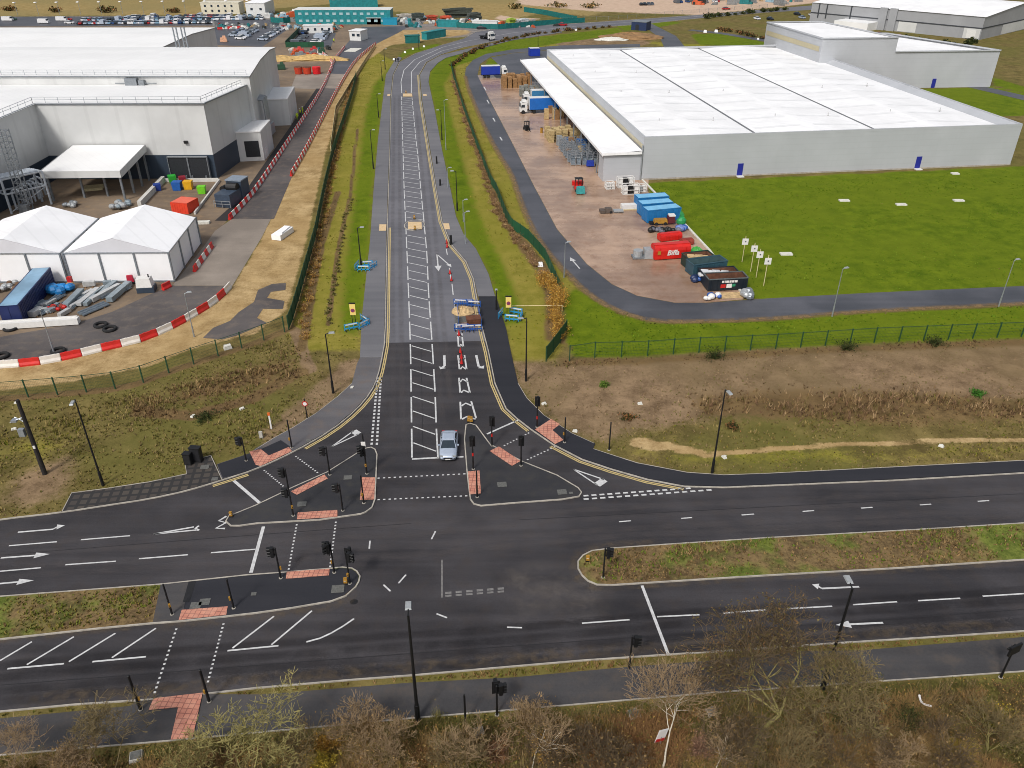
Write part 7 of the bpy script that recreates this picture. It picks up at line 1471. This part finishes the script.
# ---- shrubs
def shrub_mesh(R_, H_, pal_, nst, nlf, seed, lw=.05, up=.5):
    r_ = np.random.default_rng(seed); pc = np.array([lin3(c) for c in pal_])
    a = r_.uniform(0, 6.28, nst); q = np.sqrt(r_.uniform(0, 1, nst)); hh = H_*(1-.55*q**2)*r_.uniform(.65, 1.1, nst); lump = 1+.28*np.sin(a*3+seed)+.18*np.sin(a*5+2*seed)
    top = np.stack([np.cos(a)*q*R_*lump, np.sin(a)*q*R_*lump, hh], 1); b = r_.normal(0, R_*.16, (nst, 3)); b[:, 2] = 0; w_ = np.stack([np.sin(a), -np.cos(a), np.zeros(nst)], 1)*.018
    P = [np.stack([b-w_, b+w_, top], 1)]; C = [pc[r_.integers(0, len(pc), nst)]*r_.uniform(.6, 1.1, (nst, 1))]
    if nlf:
        i = r_.integers(0, nst, nlf); f = r_.uniform(.35, 1.05, nlf)[:, None]; c = b[i]*(1-f)+top[i]*f+r_.normal(0, .09, (nlf, 3)); s = r_.uniform(lw*.5, lw*1.4, nlf)[:, None]; v1 = r_.normal(0, 1, (nlf, 3)); v1 /= np.linalg.norm(v1, axis=1)[:, None]; v2 = r_.normal(0, 1, (nlf, 3)); v2 /= np.linalg.norm(v2, axis=1)[:, None]
        P.append(np.stack([c-v1*s, c+v1*s, c+v2*s*1.3], 1)); C.append(pc[r_.integers(0, len(pc), nlf)]*r_.uniform(.55, 1.25, (nlf, 1)))
    P = np.concatenate(P); P[:, :, 2] = np.maximum(P[:, :, 2], .0); return P, np.concatenate(C)
def shrub(label, px, R_, H_, pal_, nst=160, nlf=900, lw=.06, seed=None, group=None, name='shrub', cat='shrub'):
    P, C = shrub_mesh(R_, H_, pal_, nst, nlf, seed or int(px[0]*7+px[1]), lw); return tri_object(name, P, C, loc=g(*px), label=label, cat=cat, group=group)
OCH = [(196,152,62),(176,128,50),(160,116,60),(206,170,92)]; RUST = [(140,96,60),(122,82,54),(156,112,70),(106,80,54)]; OLIVE = [(108,104,52),(126,116,68),(92,92,44),(140,128,84)]; TANS = [(170,140,92),(150,120,74),(186,158,110),(140,108,66)]; DKG = [(52,66,30),(66,74,36),(42,52,28),(84,84,48)]; YEL = [(188,160,50),(168,150,60),(140,130,54),(204,176,72)]; PINKB = [(150,116,94),(128,98,80),(166,132,108)]
for lab, px, R_, H_, pl__, ns, nl in [
 ('rust brown bracken patch left of the white birch',(598,748),1.6,1.1,RUST,260,1500),('second rust bracken patch nearer the birch foot',(634,752),1.3,1.0,RUST,220,1200),('bright orange yellow leafed bush at the bottom left of centre',(322,768),1.1,1.3,YEL,140,1100),('amber leafed bush behind the bright yellow one',(325,748),.9,1.2,OCH,140,900),
 ('fuzzy tan shrub beside the footpath left of the bottom lamp',(368,734),1.5,2.1,TANS,420,200),('olive tan twiggy shrub in front of the fuzzy tan one',(385,758),1.4,1.7,OLIVE,360,350),('pale twiggy tuft at the foot of the bottom lamp column',(437,726),.9,1.6,OLIVE,260,120),('small olive tuft beside the short plain post',(470,728),.7,1.3,OLIVE,200,120),
 ('pale upright twigs left of the two headed signal right side',(528,722),1.4,1.9,TANS,420,150),('orange brown bush below the upright twigs',(548,752),1.3,1.3,OCH,220,1100),('dark bramble clump right of centre at the bottom',(575,766),1.3,1.0,DKG,200,900),
 ('dark bramble mound beside the white bent pipe',(905,722),1.6,1.3,DKG,240,1500),('second dark bramble mound nearer the footpath at right',(877,710),1.1,.9,DKG+RUST,200,900),('yellow green willow bush at lower right',(992,722),1.4,1.9,YEL+OLIVE,320,700),('large olive bush in the bottom right corner',(1015,752),1.6,1.5,OLIVE,300,1000),
 ('tall tan grass mound in the bottom right, left of three',(872,762),1.5,1.2,TANS,700,60),('tall tan grass mound in the bottom right, middle of three',(915,752),1.6,1.3,TANS,760,60),('tall tan grass mound in the bottom right, right of three',(958,758),1.6,1.3,TANS+YEL,760,60),
 ('olive twig bush at the bottom left corner',(20,776),1.8,1.9,OLIVE+TANS,420,300),('tan dead grass mound at the bottom left',(60,775),1.4,1.0,TANS,420,100),('reddish twig bush in the bottom centre right',(700,752),1.3,1.4,PINKB,380,500),('reddish twig bush left of the small tilted sign',(495,756),1.3,1.2,PINKB+RUST,360,600),
 ('brown twig bush below the big bare tree',(800,742),1.8,1.4,RUST+OLIVE,420,800),('olive bramble bush right of the big bare tree',(838,726),1.4,1.3,OLIVE+DKG,300,900),('brown bush between bottom lamp and yellow bush',(420,762),1.3,1.2,RUST+TANS,320,800),('olive bush at the bottom left of the lichen tree',(178,768),1.3,1.1,OLIVE+TANS,300,700)]:
    shrub(lab, px, R_, H_, pl__, ns, nl)
for lab, px, R_, H_, p_ in [('dark green bush at the mesh fence above the bare earth, left one',(714,358),1.9,1.3,DKG),('dark bush at the mesh fence, middle one',(846,349),1.6,1.3,DKG),('dark bush at the mesh fence, right one',(935,344),1.6,1.1,DKG),('dark dead tuft on the bare earth near the sign post',(628,418),.9,.5,RUST+DKG),('dark dead tuft beside the right lamp column',(732,428),.9,.6,RUST+DKG),('bright green tuft on the bare earth at far right',(977,395),.9,.7,[(60,110,40),(76,124,44)]),('small green tuft above the bare earth beside the slip road',(604,386),.7,.5,[(80,110,40),(100,120,50)]),('dark green weed patch by the pale stones on the left verge',(205,418),1.6,.5,DKG)]:
    shrub(lab, px, R_, H_, p_, 120, 500, .1)
# copies of a few shrubs along ditches and far hedges
def shrub_line(label, group, px, step, R_, H_, pal_, seeds=(1,2,3), jit=.5, ns=70, nl=260, lw=.14, name='shrub', cat='shrub', sc=(.7,1.25)):
    base = [shrub_mesh(R_, H_, pal_, ns, nl, s, lw) for s in seeds]; first = [None]*len(seeds); r_ = random.Random(len(px)*31+int(px[0][0]))
    for i, p in enumerate(resample(gl(px), step)):
        j = r_.randrange(len(seeds)); p = p+Vector((r_.uniform(-jit,jit), r_.uniform(-jit,jit), 0))
        if first[j] is None: o = first[j] = tri_object(name, *base[j], loc=p, label=label, cat=cat, group=group)
        else: o = first[j].copy(); COL.objects.link(o); o.location = p
        k = r_.uniform(*sc); o.scale = (k, k, k*r_.uniform(.8,1.15)); o.rotation_euler = (0,0,r_.uniform(0,6.28))
shrub_line('ochre willow shrub in the dense clump at the end of the right ditch','ochre shrubs at the end of the right ditch',[(546,282),(552,296),(556,312),(556,330),(555,342)],1.6,1.4,2.0,OCH,(4,5,6),.8,200,900,.09)
shrub_line('dry brown shrub in the long row along the right ditch','dry shrubs along the right ditch',[(453,82),(463,112),(474,146),(488,186),(499,215),(515,240),(535,262),(545,276)],1.5,1.1,.8,PINKB+TANS,(7,8,9),.6,140,160,.08)
shrub_line('dark low weed in the narrow line on the left verge','dark weeds along the left verge line',[(350,200),(339,248),(334,285),(328,325)],1.6,.4,.25,OLIVE,(10,11),.4,30,90,.12)
shrub_line('dry brown shrub in the row between palisade fence and left verge','dry shrubs along the left ditch',[(352,84),(343,120),(333,172),(324,218),(316,262),(306,310),(301,345)],1.7,.9,.7,OCH+TANS+PINKB,(12,13,14),.5,120,140,.08)
shrub_line('dark hedge shrub on the inside of the far bend','dark hedge inside the far bend',[(452,66),(462,57),(484,47),(510,40),(537,34),(578,30),(617,27)],4.0,1.5,1.2,DKG+RUST,(15,16),.8,60,220,.25)
shrub_line('dark bush in the hedge between the far road and the high bay block','dark bushes behind the warehouse',[(706,18.5),(725,16),(760,12.5),(790,10)],5.5,2.2,2.2,DKG,(17,18),1.2,60,240,.35); shrub_line('dark bush in the short hedge left of the high bay block','bushes left of the high bay block',[(722,30),(745,35),(764,39)],5,2.0,1.8,DKG+RUST,(19,20),1.5,60,240,.35)
shrub_line('dark green bush before the far grey shed wall','green bushes before the far shed',[(905,39),(930,43),(950,45),(980,43)],5.5,2.0,1.6,DKG,(21,22),1.5,60,240,.35)
shrub_line('dark bush at the field edge beyond the far car park','bushes at the far field edge',[(5,11),(20,11.5),(112,12.5),(128,12.5),(240,12),(246,12)],30,4.5,2.6,DKG+RUST,(23,24),3,80,300,.5)
shrub_line('dark bush on the far field skyline beyond the hoarding','dark bushes on the far field',[(520,8),(545,6),(600,9)],22,5,2.4,DKG+TANS,(25,26),4,80,300,.5)

# ---- bare trees
LIC = mat('lichen_bark', T(150,140,84), .9, 0, .25, 3); BRK = mat('brown_bark', T(104,90,62), .9, 0, .25, 3); BIR = mat('birch_bark', T(214,204,184), .85, 0, .2, 4); TWO = mat('olive_twigs', T(122,106,70), .9, 0, .25, 3); TWT = mat('tan_twigs', T(150,126,94), .9, 0, .25, 3); TWB = mat('brown_twigs', T(92,76,54), .9, 0, .25, 3)
def bare_tree(label, px, H_, bark, twig, seed, lean=(0,0), spread=.7, stems=1, depth=5, r0=.16, nch=(3,4), first=.34, leaves=None, name='bare_tree', tw=.011):
    r_ = random.Random(seed); t = thing(name, label, 'tree', g(*px)); tk, cr = MB(), MB(); tips = []
    def grow(p, d_, L, r, lv):
        n_ = 4 if lv < 3 else 2; q = p; dd = d_.copy()
        for i in range(n_):
            dd = (dd+Vector((r_.uniform(-1,1), r_.uniform(-1,1), r_.uniform(-.5,.8)))*(.17 if lv < 3 else .25)).normalized(); q2 = q+dd*L/n_
            ra, rb = r*(1-.5*i/n_), r*(1-.5*(i+1)/n_)
            (tk if lv < 3 else cr).tube(q, q2, max(tw, ra), max(tw, rb), 7 if lv == 0 else (5 if lv < 3 else 3), 0, False)
            if lv > 0 and lv < depth and i >= 1 and r_.random() < .75: side(q2, dd, L, rb, lv)
            q = q2
        if lv < depth:
            for k_ in range(r_.randint(*nch)): side(q, dd, L, r*.5, lv)
        else: tips.append(q)
    def side(p, dd, L, r, lv):
        o_ = Vector((r_.gauss(0,1), r_.gauss(0,1), r_.gauss(.15,.6))).normalized(); nd = (dd*(1-spread*.5)+o_*spread).normalized()
        if nd.z < -.15: nd.z *= -.5
        grow(p, nd, L*r_.uniform(.55,.8), r*.85, lv+1)
    for s in range(stems):
        a = s*6.283/stems+r_.random(); d_ = Vector((lean[0]+(.35*math.cos(a) if stems > 1 else 0), lean[1]+(.35*math.sin(a) if stems > 1 else 0), 1)).normalized(); grow(Vector((0,0,-.05)), d_, H_*first, r0*(1 if stems == 1 else .75), 0)
    tk.build('trunk', bark, parent=t, smooth=True); cr.build('crown', twig, parent=t)
    if leaves:
        n_ = leaves[1]; idx = npr.integers(0, len(tips), n_); c = np.array([tuple(tips[i]) for i in idx])+npr.normal(0, .16, (n_, 3)); v1 = npr.normal(0, .045, (n_, 3)); v2 = npr.normal(0, .05, (n_, 3)); pc = np.array([lin3(x) for x in leaves[0]])
        tri_object('leaves', np.stack([c-v1, c+v1, c+v2], 1), pc[npr.integers(0, len(pc), n_)]*npr.uniform(.6,1.2,(n_,1)), parent=t)
    return t
bare_tree('largest bare tree with lichen covered limbs right of the white birch',(755,748),hgt(755,748,618),LIC,TWB,3,(.06,.1),.8,1,5,.22,(3,4),.34,([(96,86,52),(112,100,62),(88,74,48),(120,92,60)],5000),'bare_tree',.016)
bare_tree('second bare brown tree just right of the largest one',(806,735),hgt(806,735,650),BRK,TWO,8,(.1,.1),.8,1,5,.09,(3,4),.34,(OLIVE,1600),'bare_tree',.014)
bare_tree('white stemmed birch with pale spray of twigs above the small tilted sign',(662,770),hgt(662,770,708),BIR,TWT,12,(.1,.1),.6,1,5,.085,(3,3),.52,None,'birch_tree',.011)
bare_tree('yellow green lichen covered tree spreading over the footpath at lower left',(250,782),hgt(250,782,704),LIC,LIC,21,(0,.2),.9,2,5,.1,(2,3),.36,None,'bare_tree',.016)
bare_tree('small olive twigged tree left of the bottom red paving',(112,778),hgt(112,778,722),TWO,TWO,33,(0,.25),.75,2,4,.07,(3,4),.4)
bare_tree('thin white birch sapling below the two headed signal',(530,776),hgt(530,776,732),BIR,TWT,41,(.25,.1),.5,1,4,.035,(2,3),.5,None,'birch_tree')
bare_tree('thin white birch sapling below the largest bare tree',(711,778),hgt(711,778,740),BIR,TWT,44,(.3,.1),.5,1,4,.035,(2,3),.5,None,'birch_tree')
bare_tree('tan twigged small tree at the bottom left edge',(14,786),hgt(14,786,735),TWT,TWT,51,(0,.2),.8,3,4,.05,(2,3),.4)
bare_tree('thin pale tree in front of the olive bush at the bottom centre',(468,780),hgt(468,780,735),TWO,TWT,55,(.1,.2),.6,2,4,.05,(2,3),.45)

for i, (x, y, yt, bk, tw_, lab) in enumerate([(366,752,697,TWT,TWT,'tan multi stemmed twiggy bush left of the bottom lamp column'),(392,776,722,TWO,TWT,'second tan twiggy bush below it, at the bottom edge'),(532,742,696,TWT,TWT,'pale upright twiggy bush right of the two headed signal'),(552,774,722,BRK,TWB,'brown twiggy bush at the bottom edge below the upright pale one'),(456,780,730,TWT,TWO,'olive twiggy bush below the short plain post'),(306,780,725,BRK,TWO,'brown olive twiggy bush beside the bright yellow leafed bush'),(192,785,735,LIC,LIC,'yellowish twiggy bush below the bottom red paving'),(590,780,728,BRK,TWB,'brown twiggy bush in front of the rust bracken'),(846,768,705,BRK,TWB,'brown twiggy bush right of the largest bare tree at the bottom edge'),(893,782,735,TWT,TWT,'straw twiggy bush amid the tall tan grass'),(626,786,742,BRK,TWB,'low brown twiggy bush left of the birch foot'),(988,752,700,LIC,TWO,'olive twiggy bush below the square backing board signal'),(72,790,742,TWT,TWT,'straw twiggy bush at the bottom left'),(724,776,715,BRK,TWB,'dense brown twiggy bush at the foot of the largest bare tree'),(782,780,720,BRK,TWO,'olive brown twiggy bush right of the largest tree foot'),(940,770,722,TWT,TWB,'brown straw bush at the bottom right')]):
    bare_tree(lab, (x,y), hgt(x,y,yt)*.66, bk, tw_, 100+i, (0,.15), .6, 6, 4, .035, (2,3), .42, ([(132,108,70),(116,96,56),(150,124,84),(104,84,58)],500), 'twiggy_bush', .011)
